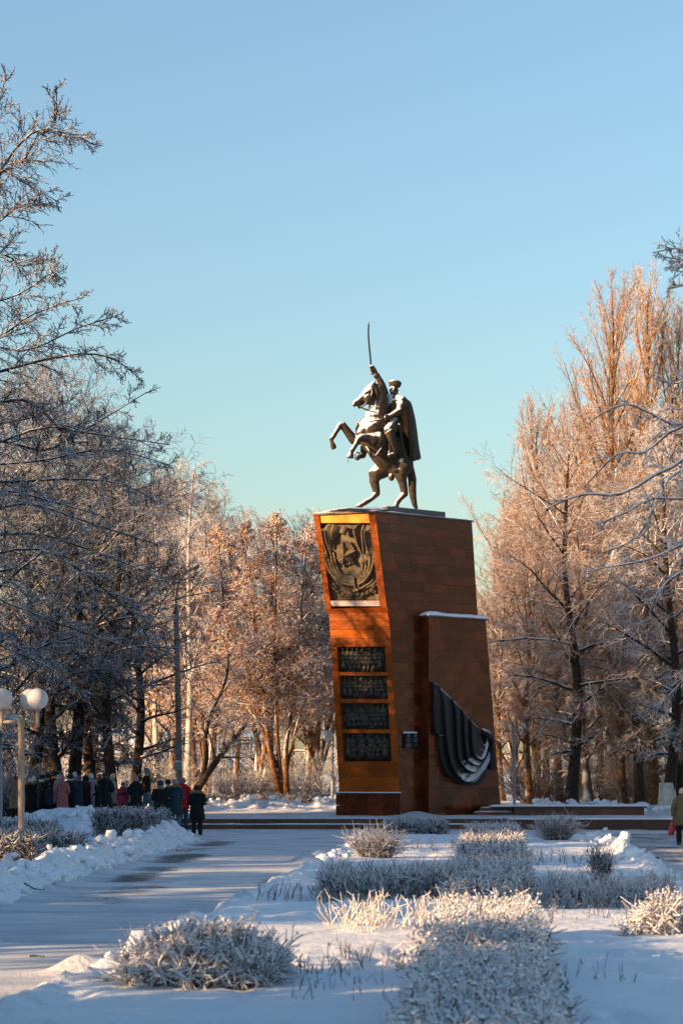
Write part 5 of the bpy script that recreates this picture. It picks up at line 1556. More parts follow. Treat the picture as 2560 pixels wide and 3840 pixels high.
# near tree at the left edge: limbs read from the photograph, at about 60 m
def near_tree(seed, name, lab, bx, by, H, trunk_r, limbs, Yc, spec, mats):
    z0 = gz(bx, by); g = TreeGen(seed)
    P0, R0 = trunk_path([(0, 0, 0), (.2, 0, H * .35), (.1, .2, H * .7), (.4, .1, H)], trunk_r, .05, 14); g.put('trunk', P0, R0, 12)
    K = 16; Ps, Rs = [], []
    for pts, dy, r0 in limbs:
        Y = Yc + dy
        L = [np.array([gx(a, Y) - bx, Y - by + (i - 1.5) * g.r.normal(0, .25), EYE - (b - HZ) / F * Y - z0]) for i, (a, b) in enumerate(pts)]
        zt = np.clip(L[0][2] - 1.2, 1.5, H * .97); tp = P0[0][int(np.clip(zt / H * 13, 0, 13))]
        Lc = crv([tp] + L, K)
        Ps.append(Lc); Rs.append(np.linspace(r0 * .75, .012, K))
    P1, R1_ = np.array(Ps), np.array(Rs); g.put('trunk', P1, R1_, 6)
    n2, l2, n3, n4, tw, tr = spec
    P2, R2_ = g.kids(P1, R1_, n2, .22, 1, 40, 14, 0, .5, K=6, wob=.10, trop=tr, tip=.4, absl=lambda t: l2 * (1.12 - .88 * t), rmin=tw)
    g.put('crown', P2, R2_, 4)
    P3, R3_ = g.kids(P2, R2_, n3, .1, 1, 38, 14, .48, .6, .3, K=5, wob=.13, trop=tr, tip=.5, rmin=tw * .9); g.put('crown', P3, R3_, 3)
    P4, R4_ = g.kids(P3, R3_, n4, .1, 1, 40, 16, .45, .7, .3, K=3, wob=.15, trop=tr, tip=.6, rmin=tw * .8); g.put('crown', P4, R4_, 3)
    # the rest of the crown, beyond the frame
    P5, R5_ = g.kids(P0, R0, 24, .2, .98, 60, 10, 0, .4, K=7, wob=.1, trop=-.01, tip=.25, absl=lambda t: 4.5 * np.clip(1.2 - t, .3, 1)); g.put('trunk', P5, R5_, 5)
    P6, R6_ = g.kids(P5, R5_, 10, .2, 1, 42, 14, .45, .5, .3, K=4, wob=.12, trop=tr, rmin=tw); g.put('crown', P6, R6_, 3)
    P7, R7_ = g.kids(P6, R6_, 8, .1, 1, 42, 14, .5, .6, .3, K=3, wob=.13, trop=tr, rmin=tw * .8); g.put('crown', P7, R7_, 3)
    return plant_tree(g.meshes({}), name, lab, (bx, by, z0), 0, 1.0, None, mats)
near_tree(51, 'overhanging_tree', 'near tree whose drooping frosted branches fill the left edge of the view', -12.4, 60.0, 20.5, .34, [
    ([(-160, 850), (-60, 640), (-10, 420), (15, 260)], 0, .06), ([(-120, 880), (10, 620), (120, 505), (195, 440), (215, 330)], 0, .07), ([(10, 620), (150, 500), (260, 500), (352, 540)], .4, .035),
    ([(-150, 760), (0, 640), (90, 690), (215, 740)], -.5, .04), ([(-200, 1080), (0, 960), (90, 1000), (205, 985)], .5, .05), ([(-150, 980), (0, 820), (90, 770), (160, 780)], .3, .04), ([(-150, 1200), (60, 1110), (190, 1030), (205, 1020)], -.6, .04),
    ([(-200, 1420), (0, 1260), (130, 1180), (310, 1110)], .6, .06), ([(-100, 1330), (100, 1310), (300, 1230), (440, 1185)], -.8, .05), ([(-200, 1480), (60, 1370), (300, 1325), (430, 1345), (520, 1400)], 0, .08),
    ([(-200, 1560), (0, 1510), (120, 1510), (230, 1620), (265, 1720)], -.4, .09), ([(-160, 1640), (150, 1690), (260, 1640), (380, 1570), (560, 1490)], .5, .07), ([(100, 1640), (300, 1620), (450, 1640), (630, 1660)], .2, .05),
    ([(-150, 1760), (150, 1730), (400, 1690), (640, 1745)], -.6, .06), ([(-200, 1850), (100, 1800), (350, 1800), (480, 1830), (580, 1870)], .3, .07), ([(-200, 1960), (50, 1890), (160, 1900), (330, 1960), (575, 2020)], -.3, .08),
    ([(-200, 2050), (100, 2000), (300, 2050), (460, 2100), (600, 2160)], .8, .06), ([(-150, 2120), (150, 2060), (350, 2180), (480, 2290), (560, 2400)], -.8, .05), ([(-200, 2200), (50, 2270), (250, 2350), (520, 2440)], .4, .05),
    ([(-220, 1700), (-20, 1600), (120, 1560), (280, 1500)], 1.2, .05), ([(-220, 1900), (0, 1840), (200, 1880), (420, 1950)], -1.3, .05), ([(-220, 2300), (0, 2420), (180, 2500), (330, 2620)], .9, .05)],
    60.0, (20, 1.30, 9, 3, .0135, -.015), dark_m)
near_tree(52, 'overhanging_tree', 'close blurred tree reaching in with bare branches from the right edge', 11.2, 37.5, 13.0, .26, [
    ([(2800, 1690), (2520, 1750), (2330, 1850), (2180, 1855), (2045, 1905)], 0, .055), ([(2780, 1480), (2560, 1590), (2450, 1555), (2330, 1530), (2230, 1560)], .3, .045), ([(2780, 1640), (2560, 1600), (2420, 1690), (2300, 1720), (2220, 1790)], -.3, .045),
    ([(2800, 1800), (2550, 1760), (2450, 1900), (2390, 2010), (2270, 2060)], .2, .05), ([(2780, 1960), (2560, 2040), (2420, 2100), (2300, 2120), (2180, 2150)], -.2, .04), ([(2820, 2060), (2600, 2120), (2480, 2200), (2440, 2290)], .4, .04),
    ([(2760, 900), (2600, 945), (2530, 930), (2455, 932)], 0, .022), ([(2760, 960), (2600, 960), (2540, 965), (2492, 957)], .1, .02), ([(2760, 1040), (2620, 1000), (2560, 1005), (2520, 1005)], .1, .02), ([(2760, 1060), (2600, 1060), (2500, 1085)], .2, .02),
    ([(2780, 1420), (2600, 1420), (2540, 1425), (2450, 1430)], .2, .03), ([(2780, 1860), (2560, 1870), (2440, 1870), (2330, 1930), (2230, 1960)], -.4, .04)],
    37.5, (9, .62, 5, 2, .0115, .0), {'trunk': M['twig'], 'crown': M['twig']})

# ------------------------------------------------------------------ unseen spruces added beyond the left edge to cast shade over the square
SPR = spruce(61, 15, 2.9)[0].meshes({})
rs = random.Random(17); SHADE = []
q = -11.0
while q > -72:       # q runs across the sunlight; the added spruces leave gaps for the sun bands
    if not (-27.0 < q < -17.8):
        for s_ in (-4.0, -9.5):
            qq = q + rs.uniform(-.7, .7) + (1.3 if s_ < -5 else 0); ss = s_ + rs.uniform(-1.2, 1.2)
            if -26.6 < qq < -18.2 or abs(qq + 51.2) < 2.3 or abs(qq + 45.4) < 1.7 or abs(qq + 37.2) < 1.7: continue
            hgt = 1.36 * rs.uniform(.93, 1.04)
            SHADE.append((.866 * ss + .5 * qq, .5 * ss - .866 * qq, hgt))
    q -= 2.7 + rs.uniform(0, .5)
q = -55.0
while q > -71:       # another added row, shading the near tree at the left
    SHADE.append((.866 * 6 + .5 * q, .5 * 6 - .866 * q, 1.36 * rs.uniform(.92, 1.04))); q -= 2.4
q = -72.0
while q > -88.5:     # nearer the monument the added shade rows step forward
    for s_ in (13.0, 18.0):
        qq = q + rs.uniform(-.7, .7) + (1.3 if s_ < 15 else 0); ss = s_ + rs.uniform(-1.2, 1.2)
        SHADE.append((.866 * ss + .5 * qq, .5 * ss - .866 * qq, 0.99 * rs.uniform(.90, 1.06)))
    q -= 2.6 + rs.uniform(0, .5)
q = -74.5
while q > -85.5:     # low broad spruces added to shade the lower front of the monument
    for s_ in (15.5, 19.0):
        qq = q + rs.uniform(-.5, .5) + (.9 if s_ < 17 else 0); zs = .885 * rs.uniform(.95, 1.05)
        SHADE.append((.883 * s_ + .469 * qq, .469 * s_ - .883 * qq, (1.3, 1.3, zs)))
    q -= 1.7
for i, (x, y, sc) in enumerate(SHADE):
    plant_tree(SPR, 'shade_spruce', 'unseen spruce added to shade the square from the left', (x, y, .1), random.uniform(0, 6.28), sc, 'unseen spruces added for shade', {'trunk': M['bark_dark'], 'crown': M['needle']})

# ------------------------------------------------------------------ clipped hedges, shrubs and dry stalks
def twig_mass(seed, starts, dirs, ln, r, K=4, wob=.25, trop=.05, kid=(2, .6), tip=.5, sides=3):
    g = TreeGen(seed)
    Pp, Rr = g.grow(starts, dirs, ln, r, K, wob, trop, tip); g.put('twigs', Pp, Rr, sides)
    if kid[0]:
        P2, R2_ = g.kids(Pp, Rr, kid[0], .25, 1, 42, 15, kid[1], .8, .2, K=2, wob=wob, trop=trop, tip=.6, rmin=float(np.min(r)) * .75)
        g.put('twigs', P2, R2_, 3)
    return g

def box_hedge(name, lab, corners, z0, h, n, seed, mat, group=None, r=.011, ln=.17, up=.5, rough=.05, cat='hedge', clumps=0):
    """clipped hedge on a four-cornered plan: short twigs crowding its faces and top"""
    g0 = np.random.default_rng(seed)
    c = np.array(corners, float); cen = c.mean(0)
    o = thing(name, lab, cat, (cen[0], cen[1], z0), 0, group)
    u, v = g0.random(n), g0.random(n); w = g0.random(n) ** .8
    face = g0.random(n)
    top = face < .42
    w = np.where(top, g0.uniform(.86, 1.0, n), w)
    side = ~top; e = g0.integers(0, 4, n)
    u = np.where(side & (e == 0), g0.uniform(0, .08, n), np.where(side & (e == 1), g0.uniform(.92, 1, n), u))
    v = np.where(side & (e == 2), g0.uniform(0, .08, n), np.where(side & (e == 3), g0.uniform(.92, 1, n), v))
    pos2 = (c[0][None] * ((1 - u) * (1 - v))[:, None] + c[1][None] * (u * (1 - v))[:, None] + c[2][None] * (u * v)[:, None] + c[3][None] * ((1 - u) * v)[:, None]) - cen
    out2 = pos2 / (np.linalg.norm(pos2, axis=1)[:, None] + 1e-6)
    z = w * h + rough * h * fbm(pos2[:, 0] * 3, pos2[:, 1] * 3, seed, 3)
    pos = np.concatenate([pos2, z[:, None]], 1)
    d = np.concatenate([out2 * np.where(top, .25, .6)[:, None], np.full((n, 1), up)], 1) + g0.normal(0, .55, (n, 3))
    d /= np.linalg.norm(d, axis=1)[:, None]
    g = twig_mass(seed, pos - d * ln * .5, d, g0.uniform(.6, 1.3, n) * ln, np.full(n, r) * g0.uniform(.7, 1.3, n), 3, .3, .0, (2, .6))
    link('twigs', g.meshes({})['twigs'], mat, o)
    if clumps:
        tp = g.batches['twigs'][1][0][:, -1]; tp = tp[tp[:, 2] > h * .55]
        V, T = g.flakes(tp[g0.integers(0, len(tp), clumps)], r * 3.0, .7); c_ = link('frost_clumps', mesh_np('frost_clumps', V, [T], True), M['frost'], o); c_['kind'] = 'stuff'
    # woody inside: a dense tangle of stems so that the hedge is not hollow
    k = max(40, n // 12); uu, vv = g0.random(k), g0.random(k)
    b2 = (c[0][None] * ((1 - uu) * (1 - vv))[:, None] + c[1][None] * (uu * (1 - vv))[:, None] + c[2][None] * (uu * vv)[:, None] + c[3][None] * ((1 - uu) * vv)[:, None]) - cen
    st_ = np.concatenate([b2 * .92, np.full((k, 1), -.05)], 1)
    dd = np.concatenate([g0.normal(0, .3, (k, 2)), np.ones((k, 1))], 1); dd /= np.linalg.norm(dd, axis=1)[:, None]
    g = twig_mass(seed + 1, st_, dd, np.full(k, h * 1.0) * g0.uniform(.8, 1.1, k), np.full(k, r * 1.3), 4, .25, 0, (6, .5))
    link('stems', g.meshes({})['twigs'], M['shrub_dark'], o)
    return o

def round_shrub(name, lab, x, y, rx, ry, h, n, seed, mat, group=None, r=.008, cat='shrub', spread=.8, wob=.16, kid=(5, .45), trop=.02, K=5):
    g0 = np.random.default_rng(seed)
    o = thing(name, lab, cat, (x, y, ground_z(x, y)), 0, group)
    a = g0.uniform(0, 6.28, n); q = np.sqrt(g0.random(n))
    st_ = np.stack([np.cos(a) * q * rx * .45, np.sin(a) * q * ry * .45, np.full(n, -.05)], 1)
    d = np.stack([np.cos(a) * q * spread, np.sin(a) * q * spread, np.full(n, 1.0)], 1) + g0.normal(0, .18, (n, 3))
    d /= np.linalg.norm(d, axis=1)[:, None]
    g = twig_mass(seed, st_, d, h * g0.uniform(.65, 1.2, n), r * g0.uniform(.8, 1.4, n), K, wob, trop, kid)
    ms = g.meshes({})['twigs']
    link('stems', ms, mat, o)
    return o

def frost_bush(name, lab, x, y, rx, ry, h, n, seed, mat, r=.018, group=None):
    """heavily frosted bush: arching twigs crowding a dome"""
    g0 = np.random.default_rng(seed)
    z0 = ground_z(x, y); o = thing(name, lab, 'shrub', (x, y, z0), 0, group)
    a = g0.uniform(0, 6.28, n); q = g0.random(n) ** .6
    el = g0.uniform(0.12, 1.45, n)
    p = np.stack([np.cos(a) * np.cos(el) * rx, np.sin(a) * np.cos(el) * ry, np.sin(el) * h], 1)
    p *= (.55 + .45 * q + .22 * fbm(p[:, 0] * 2.5, p[:, 1] * 2.5 + p[:, 2] * 2, seed, 2))[:, None]
    d = p / (np.linalg.norm(p, axis=1)[:, None]) + g0.normal(0, .95, (n, 3)); d[:, 2] += .25
    d /= np.linalg.norm(d, axis=1)[:, None]
    g = twig_mass(seed, p - d * .14, d, g0.uniform(.16, .36, n), r * g0.uniform(.6, 1.25, n), 6, .30, -.04, (3, .5), .8, 3)
    k = n // 8; st_ = np.stack([g0.normal(0, rx * .25, k), g0.normal(0, ry * .25, k), np.full(k, -.05)], 1)
    dd = np.stack([st_[:, 0] * 1.8, st_[:, 1] * 1.8, np.full(k, .55)], 1) + g0.normal(0, .2, (k, 3)); dd /= np.linalg.norm(dd, axis=1)[:, None]
    Pp, Rr = g.grow(st_, dd, np.full(k, max(rx, h)) * g0.uniform(.5, .8, k), np.full(k, r * .8), 6, .12, -.02, .5)
    g2 = TreeGen(seed + 5); g2.put('twigs', Pp, Rr, 4)
    tp = g.batches['twigs'][1][0][:, -1]; tp = tp[tp[:, 2] > h * .25]
    V, T = g.flakes(tp[g0.integers(0, len(tp), n)], r * 2.4, .6); c_ = link('frost_clumps', mesh_np('frost_clumps', V, [T], True), M['frost'], o); c_['kind'] = 'stuff'
    link('twigs', g.meshes({})['twigs'], mat, o); c_ = link('stems', g2.meshes({})['twigs'], M['shrub'], o); c_['kind'] = 'stuff'
    return o

def stalks(name, lab, x, y, rx, ry, n, h, seed, mat, r=.006, group='dry stalks standing in the flower bed snow'):
    g0 = np.random.default_rng(seed); o = thing(name, lab, 'dry plants', (x, y, ground_z(x, y)), 0, group)
    st_ = np.stack([g0.uniform(-rx, rx, n), g0.uniform(-ry, ry, n), np.zeros(n)], 1)
    zz = terrain(st_[:, 0] + x, st_[:, 1] + y)[0] - ground_z(x, y); st_[:, 2] = zz - .03
    d = np.concatenate([g0.normal(0, .28, (n, 2)), np.ones((n, 1))], 1); d /= np.linalg.norm(d, axis=1)[:, None]
    g = twig_mass(seed, st_, d, h * g0.uniform(.5, 1.25, n), r * g0.uniform(.8, 1.5, n), 4, .12, 0, (2, .35))
    c_ = link('stems', g.meshes({})['twigs'], mat, o); c_['kind'] = 'stuff'
    return o

def hx_(Yv): return .83 + .064 * (Yv - 14.5)      # centre line of the long hedge
def seg(Ya, Yb, wa, wb): return [(hx_(Ya) - wa, Ya), (hx_(Ya) + wa, Ya), (hx_(Yb) + wb, Yb), (hx_(Yb) - wb, Yb)]
box_hedge('low_hedge', 'nearest length of the central hedge under thick frost at the bottom edge', seg(13.2, 20.6, .50, .50), .1, .40, 4400, 71, M['frost'], 'lengths of the central hedge', .0085, .17, .3, .20, clumps=1800)
box_hedge('low_hedge', 'second length of the central hedge with its back end lit white by the sun', seg(20.8, 26.3, .50, .46), .1, .50, 3200, 72, M['frost'], 'lengths of the central hedge', .0085, .17, .3, .20, clumps=1400)
box_hedge('low_hedge', 'middle length of the central hedge rising behind the sunlit frost', seg(31.5, 42.0, .55, .60), .1, .44, 2100, 73, M['shrub'], 'lengths of the central hedge', .012, .2, .6, .14)
box_hedge('low_hedge', 'far length of the central hedge, brown twigs under a frosty top', seg(45.5, 57.0, .62, .66), .1, .46, 1700, 74, M['shrub'], 'lengths of the central hedge', .013, .2, .6, .10)
box_hedge('low_hedge', 'last length of the central hedge before the square', seg(60.5, 68.5, .66, .66), .1, .46, 1100, 75, M['shrub'], 'lengths of the central hedge', .014, .2, .6, .10)
box_hedge('cross_hedge', 'loose cross hedge left of the central hedge with upright dark twigs', [(-.28, 33.4), (hx_(34) - .5, 33.4), (hx_(36) - .5, 36.0), (-.25, 36.0)], .1, .46, 1500, 76, M['shrub'], 'cross hedges of the flower bed', .009, .26, 1.3, .2)
box_hedge('cross_hedge', 'loose cross hedge right of the central hedge with bare twigs at its end', [(hx_(33) + .65, 31.6), (4.3, 31.6), (4.55, 33.8), (hx_(34) + .7, 33.8)], .1, .40, 900, 77, M['shrub'], 'cross hedges of the flower bed', .008, .26, 1.4, .2)
frost_bush('frosted_bush', 'wide frosted bush on the snow edge, nearest on the left of the bed', gx(770, 20.3), 20.3, .78, .70, .38, 2300, 78, M['frost'], .0090)
round_shrub('bare_shrub', 'upright bare shrub with dark twigs on the left of the flower bed', gx(1405, 50.5), 50.5, .62, .6, .62, 170, 79, M['shrub'], 'bare shrubs of the flower bed', .008)
round_shrub('bare_shrub', 'frosted round shrub by the right path in front of the terrace wall', gx(2090, 63.5), 63.5, .5, .5, .62, 200, 80, M['shrub'], 'bare shrubs of the flower bed', .010)
round_shrub('bare_shrub', 'small brown shrub with upright twigs above the right cross hedge', gx(2245, 40.0), 40.0, .22, .22, .52, 60, 81, M['shrub_dark'], 'bare shrubs of the flower bed', .009, spread=.3)
frost_bush('frosted_bush', 'sunlit white clump of frosted grass by the right edge', gx(2500, 26.8), 26.8, .42, .40, .34, 620, 82, M['frost'], .010)
x, Y = gx(1560, 71.0), 70.6
box_hedge('clipped_hedge', 'low snowy hedge in front of the pedestal at the end of the bed', [(x - .85, Y - .6), (x + .85, Y - .6), (x + .8, Y + .6), (x - .8, Y + .6)], .08, .52, 1300, 83, M['shrub'], None, .013, .2, .6, .15)
stalks('dry_stalks', 'sunlit frosted stalks in the bright strip left of the central hedge', gx(1470, 27.6), 27.6, .75, .7, 130, .36, 84, M['dry'], .0095)
stalks('dry_stalks', 'thin dark stalks between the path and the cross hedge', gx(1090, 33.5), 33.5, .5, 1.0, 40, .26, 85, M['shrub_dark'], .006)
stalks('dry_stalks', 'dark stalks sticking out of the shaded snow below the sunlit strip', gx(1400, 22.5), 22.3, .42, 1.0, 46, .20, 86, M['shrub_dark'], .0055)
stalks('dry_stalks', 'scattered stalks at the bottom edge left of the near hedge', gx(1330, 19.6), 19.4, .5, .8, 26, .17, 87, M['shrub_dark'], .005)
stalks('dry_stalks', 'sparse stalks on the snow right of the middle hedge', gx(2150, 30.5), 29.5, .7, 1.2, 34, .22, 88, M['shrub_dark'], .006)
stalks('dry_stalks', 'few thin stalks in the open snow right of the near hedge', gx(2180, 21.5), 21.0, .35, 1.2, 14, .17, 89, M['shrub_dark'], .005)
stalks('dry_stalks', 'stalks between the far hedge and the right path', gx(2050, 48), 48, .7, 2.5, 44, .28, 90, M['shrub_dark'], .007)
stalks('dry_stalks', 'stalks in the snow behind the upright bare shrub', gx(1600, 56), 56, .9, 3.0, 44, .28, 91, M['shrub_dark'], .007)
stalks('dry_stalks', 'low stalks fringing the right side of the wide frosted bush', gx(1190, 21.0), 21.0, .28, .5, 30, .16, 92, M['shrub_dark'], .006)
# clipped hedges on the left lawn
def hedge_px(lab, pa, pb, Yf, Yb, h, n, seed, name='clipped_hedge', mat=None, group='clipped hedges on the left lawn', r=.015):
    n = int(n * .50)
    a, b = gx(pa, Yf), gx(pb, Yf)
    return box_hedge(name, lab, [(a, Yf), (b, Yf), (b + (Yb - Yf) * .05, Yb), (a + (Yb - Yf) * .05, Yb)], ground_z((a + b) / 2, Yf) - .02, h, n, seed, mat or M['shrub_dark'], group, r, .21, .4, .12)
hedge_px('square clipped hedge with snowy top below the red jacket', 345, 560, 68.5, 73.0, .70, 3000, 101)
hedge_px('dark clipped hedge nearest the camera at the left edge', -90, 118, 48.5, 51.8, .52, 2400, 102)
hedge_px('sunlit brown clipped hedge right of the lamp post foot', 124, 250, 50.5, 53.0, .46, 1700, 103)
hedge_px('clipped hedge behind the near lamp post', -120, 142, 60.0, 63.5, .56, 2600, 104)
# low hedges in the background
for pa, pb, lab in ((560, 700, 'low background hedge behind the people on the path'), (765, 860, 'short background hedge left of the leaning trunk'), (905, 1235, 'long low background hedge left of the pedestal')):
    a, b = gx(pa, 107.5), gx(pb, 107.5)
    box_hedge('low_hedge', lab, [(a, 107.5), (b, 107.5), (b, 108.6), (a, 108.6)], ground_z(a, 107.5) - .05, .42, int(230 * (b - a)), 110 + pa, M['shrub_dark'], 'low hedges behind the terrace', .014, .2, .5, .1)
x = gx(30, 92); round_shrub('snowy_bush', 'snow-laden bush at the left edge behind the lamps', x, 92.0, 1.3, 1.2, 1.9, 260, 120, M['shrub'], None, .014)
for i, (px, Y, rx, h, lab) in enumerate(((1130, 112, 2.3, 2.2, 'tangled bare shrub at the foot of the many-stemmed tree'), (900, 111, 1.8, 1.6, 'tangled shrub below the leaning trunk'), (590, 108, 1.6, 2.2, 'bare thicket behind the person in jeans'),
                                         (2010, 112, 1.5, 2.2, 'undergrowth at the foot of the twin globe lamp'), (2240, 116, 2.0, 2.4, 'undergrowth behind the snow ridge'), (2420, 114, 1.8, 2.2, 'undergrowth left of the whitewashed trunk'))):
    round_shrub('bare_shrub', lab, gx(px, Y), Y, rx, rx * .8, h, 150, 130 + i, M['twig_warm'] if i > 2 else M['shrub'], 'thickets under the trees', .012, spread=1.0, kid=(9, .4))

# ------------------------------------------------------------------ lamps
def globe_lamp(name, lab, x, y, z0, H, arms, gr, pr, mat, group):
    """post with arms: (azimuth, reach, globe bottom above arm)"""
    o = thing(name, lab, 'lamp', (x, y, z0), 0, group)
    mb = MB(); mb.lathe((0, 0, 0), [(pr * 1.5, -.1), (pr * 1.5, .22), (pr, .26), (pr, H - .16), (pr * 1.18, H - .15), (pr * 1.18, H), (pr * .5, H + .03)], 16); mb.build('post', mat, o, True)
    for az, reach, hh in arms:
        dx, dy = math.cos(az), math.sin(az)
        mb = MB(); za = H - .10
        mb.tube([(dx * pr * .5, dy * pr * .5, za), (dx * reach, dy * reach, za)], [.038 * gr / .24, .034 * gr / .24], 10)
        mb.tube([(dx * reach, dy * reach, za - .12), (dx * reach, dy * reach, za + hh)], [.045 * gr / .24, .045 * gr / .24], 10); a = mb.build('arm', mat, o, True)
        mb = MB(); mb.lathe((dx * reach, dy * reach, za + hh), [(gr * .22, -.05), (gr * .36, 0), (gr * .42, .05), (gr * .40, .07)], 16); mb.build('collar', mat, a, True)
        mb = MB(); mb.ball((dx * reach, dy * reach, za + hh + gr * .96), gr, 28, 18); mb.build('globe', M['globe'], o, True)
    return o
x = gx(81, 55); z0 = ground_z(x, 55)
globe_lamp('globe_lamp', 'near lamp post carrying three white globes at the left edge', x, 55, z0, 3.27 - z0, [(math.pi, .44, .29), (0.0, .37, .29), (math.radians(62), .36, .29)], .242, .075, M['post'], 'globe lamps')
x = gx(3, 84); z0 = ground_z(x, 84)
globe_lamp('globe_lamp', 'lamp post cut by the left edge with one lower globe in view', x, 84, z0, 3.45 - z0, [(0.0, .40, .30), (math.pi, .4, .3)], .242, .07, M['post_grey'], 'globe lamps')
x = gx(1246, 104); z0 = ground_z(x, 104)
globe_lamp('globe_lamp', 'slim grey lamp with one globe just left of the pedestal', x, 104, z0, 3.30 - z0, [(math.radians(182), .22, .20)], .228, .060, M['post_grey'], 'globe lamps')
x = gx(1927, 98.6); z0 = ground_z(x, 98.6)
globe_lamp('globe_lamp', 'thin lamp with two small globes right of the pedestal', x, 98.6, z0, 3.86 - z0, [(0, .37, .10), (math.pi, .32, .10)], .105, .055, M['post_grey'], 'globe lamps')
x = gx(671, 96); z0 = ground_z(x, 96)
o = thing('street_lamp', 'tall concrete street lamp with curved arm and a metal box on its pole', 'street lamp', (x, 96, z0))
def lp(px, py, dy=0): return (gx(px, 96) - x, dy, EYE - (py - HZ) / F * 96 - z0)
mb = MB(); mb.tube([lp(674, 3000), lp(670, 2700), lp(666, 2500), lp(661, 2295)], [.125, .115, .105, .10], 12); mb.build('pole', M['pole'], o, True)
mb = MB(); mb.tube([lp(661, 2300), lp(661, 2278)], [.13, .07], 12); mb.build('collar', M['steel'], o, True)
c = crv([lp(661, 2285), lp(663, 2230), lp(672, 2185), lp(690, 2155), lp(712, 2137), lp(722, 2132)], 18); mb = MB(); mb.tube(c, .04, 8); mb.build('arm', M['steel'], o, True)
a, b = np.array(lp(712, 2138)), np.array(lp(748, 2121)); d = unit(b - a); n_ = np.array([0, 1, 0]); u_ = np.cross(n_, d); u_ = u_ if u_[2] > 0 else -u_
mb = MB(); s = [a - n_ * .08, a + n_ * .08, b + n_ * .13, b - n_ * .13]; mb.hexa([q - u_ * .05 for q in s], [q + u_ * .045 for q in s]); hd = mb.build('lamp_head', M['steel'], o)
mb = MB(); s = [a + d * .12 - n_ * .06, a + d * .12 + n_ * .06, b - d * .03 + n_ * .11, b - d * .03 - n_ * .11]; mb.hexa([q - u_ * .075 for q in s], [q - u_ * .052 for q in s]); mb.build('glass', M['glass'], hd)
mb = MB(); mb.box(lp(668, 2873, -.19), (.31, .20, .31)); bx = mb.build('box', M['post_grey'], o)
q = lp(668, 2873, -.19); mb = MB(); G = np.zeros((8, 8, 3))
for i in range(8):
    for j in range(8):
        e = min(i, 7 - i, j, 7 - j, 2) / 2
        G[i, j] = (q[0] - .16 + .32 * i / 7, q[1] - .11 + .22 * j / 7, q[2] + .157 + .07 * e)
mb.sheet(G, (0, 0, 1), .004); mb.build('snow_cap', M['snow'], bx, True)

# ------------------------------------------------------------------ background buildings and parapet
def house(name, lab, x0, x1, y, d, h, mat, roof_h, wins, ww=1.3, wh=1.5, roofmat=None):
    o = thing(name, lab, 'building', ((x0 + x1) / 2, y, 0)); W = (x1 - x0) / 2
    mb = MB(); mb.box((0, d / 2, h / 2), (2 * W, d, h)); w_ = mb.build('wall', mat, o)
    mb = MB(); mb.hexa([(-W - .4, -.5, h + .01), (W + .4, -.5, h + .01), (W + .4, d + .5, h + .01), (-W - .4, d + .5, h + .01)], [(-W + .2, d * .45, h + roof_h), (W - .2, d * .45, h + roof_h), (W - .2, d * .55, h + roof_h), (-W + .2, d * .55, h + roof_h)])
    mb.build('roof', roofmat or M['snow'], o)
    for (fx, z) in wins:
        cx = -W + fx * 2 * W
        mb = MB()
        for s_, sz in (((cx - ww / 2, -.06, z), (.1, .12, wh)), ((cx + ww / 2, -.06, z), (.1, .12, wh)), ((cx, -.06, z + wh / 2), (ww - .1, .12, .1)), ((cx, -.06, z - wh / 2), (ww - .1, .12, .1)), ((cx, -.05, z), (.06, .09, wh - .1))):
            mb.box(s_, sz)
        f = mb.build('window', M['post_grey'], o)
        mb = MB(); mb.box((cx, -.015, z), (ww - .1, .02, wh - .1)); mb.build('pane', M['glass'], f)
    return o
house('pale_building', 'low pale building with snowy roof seen through the trunks on the left', gx(170, 215), gx(560, 215), 215, 9, 3.8, M['wall_pale'], 2.2, [(f, 2.2) for f in (.1, .26, .42, .58, .74, .9)])
house('blue_building', 'blue-walled building glimpsed behind the leafy trees', gx(600, 225), gx(1020, 225), 225, 12, 6.2, M['wall_blue'], 1.2, [(f, z) for z in (2.0, 4.7) for f in (.1, .26, .42, .58, .74, .9)])
o = thing('low_parapet', 'long low grey concrete parapet with snow on top behind the crowd', 'wall', (gx(700, 132), 132, .45))
n = 12; a, b = gx(-60, 132), gx(1180, 132); w = (b - a) / n
for i in range(n):
    mb = MB(); mb.box((a + w * (i + .5) - o.location[0], 0, .32), (w - .02, .3, .8)); mb.build('wall_panel', M['wall_grey'], o)
mb = MB(); mb.box(((a + b) / 2 - o.location[0], 0, .77), (b - a, .36, .09)); mb.build('snow_cap', M['snow'], o)
mb = MB(); 
x = gx(8, 83.0); z0 = ground_z(x, 83.0)
o = thing('stone_bollard', 'short grey concrete block at the left edge beside the lamp', 'block', (x, 81.0, ground_z(x, 81)))
mb = MB(); mb.box((0, 0, .17), (.26, .5, .44)); mb.build('block', M['wall_grey'], o); mb = MB(); mb.ball((0, 0, .39), (.14, .26, .06), 14, 8); mb.build('snow_cap', M['snow'], o, True)
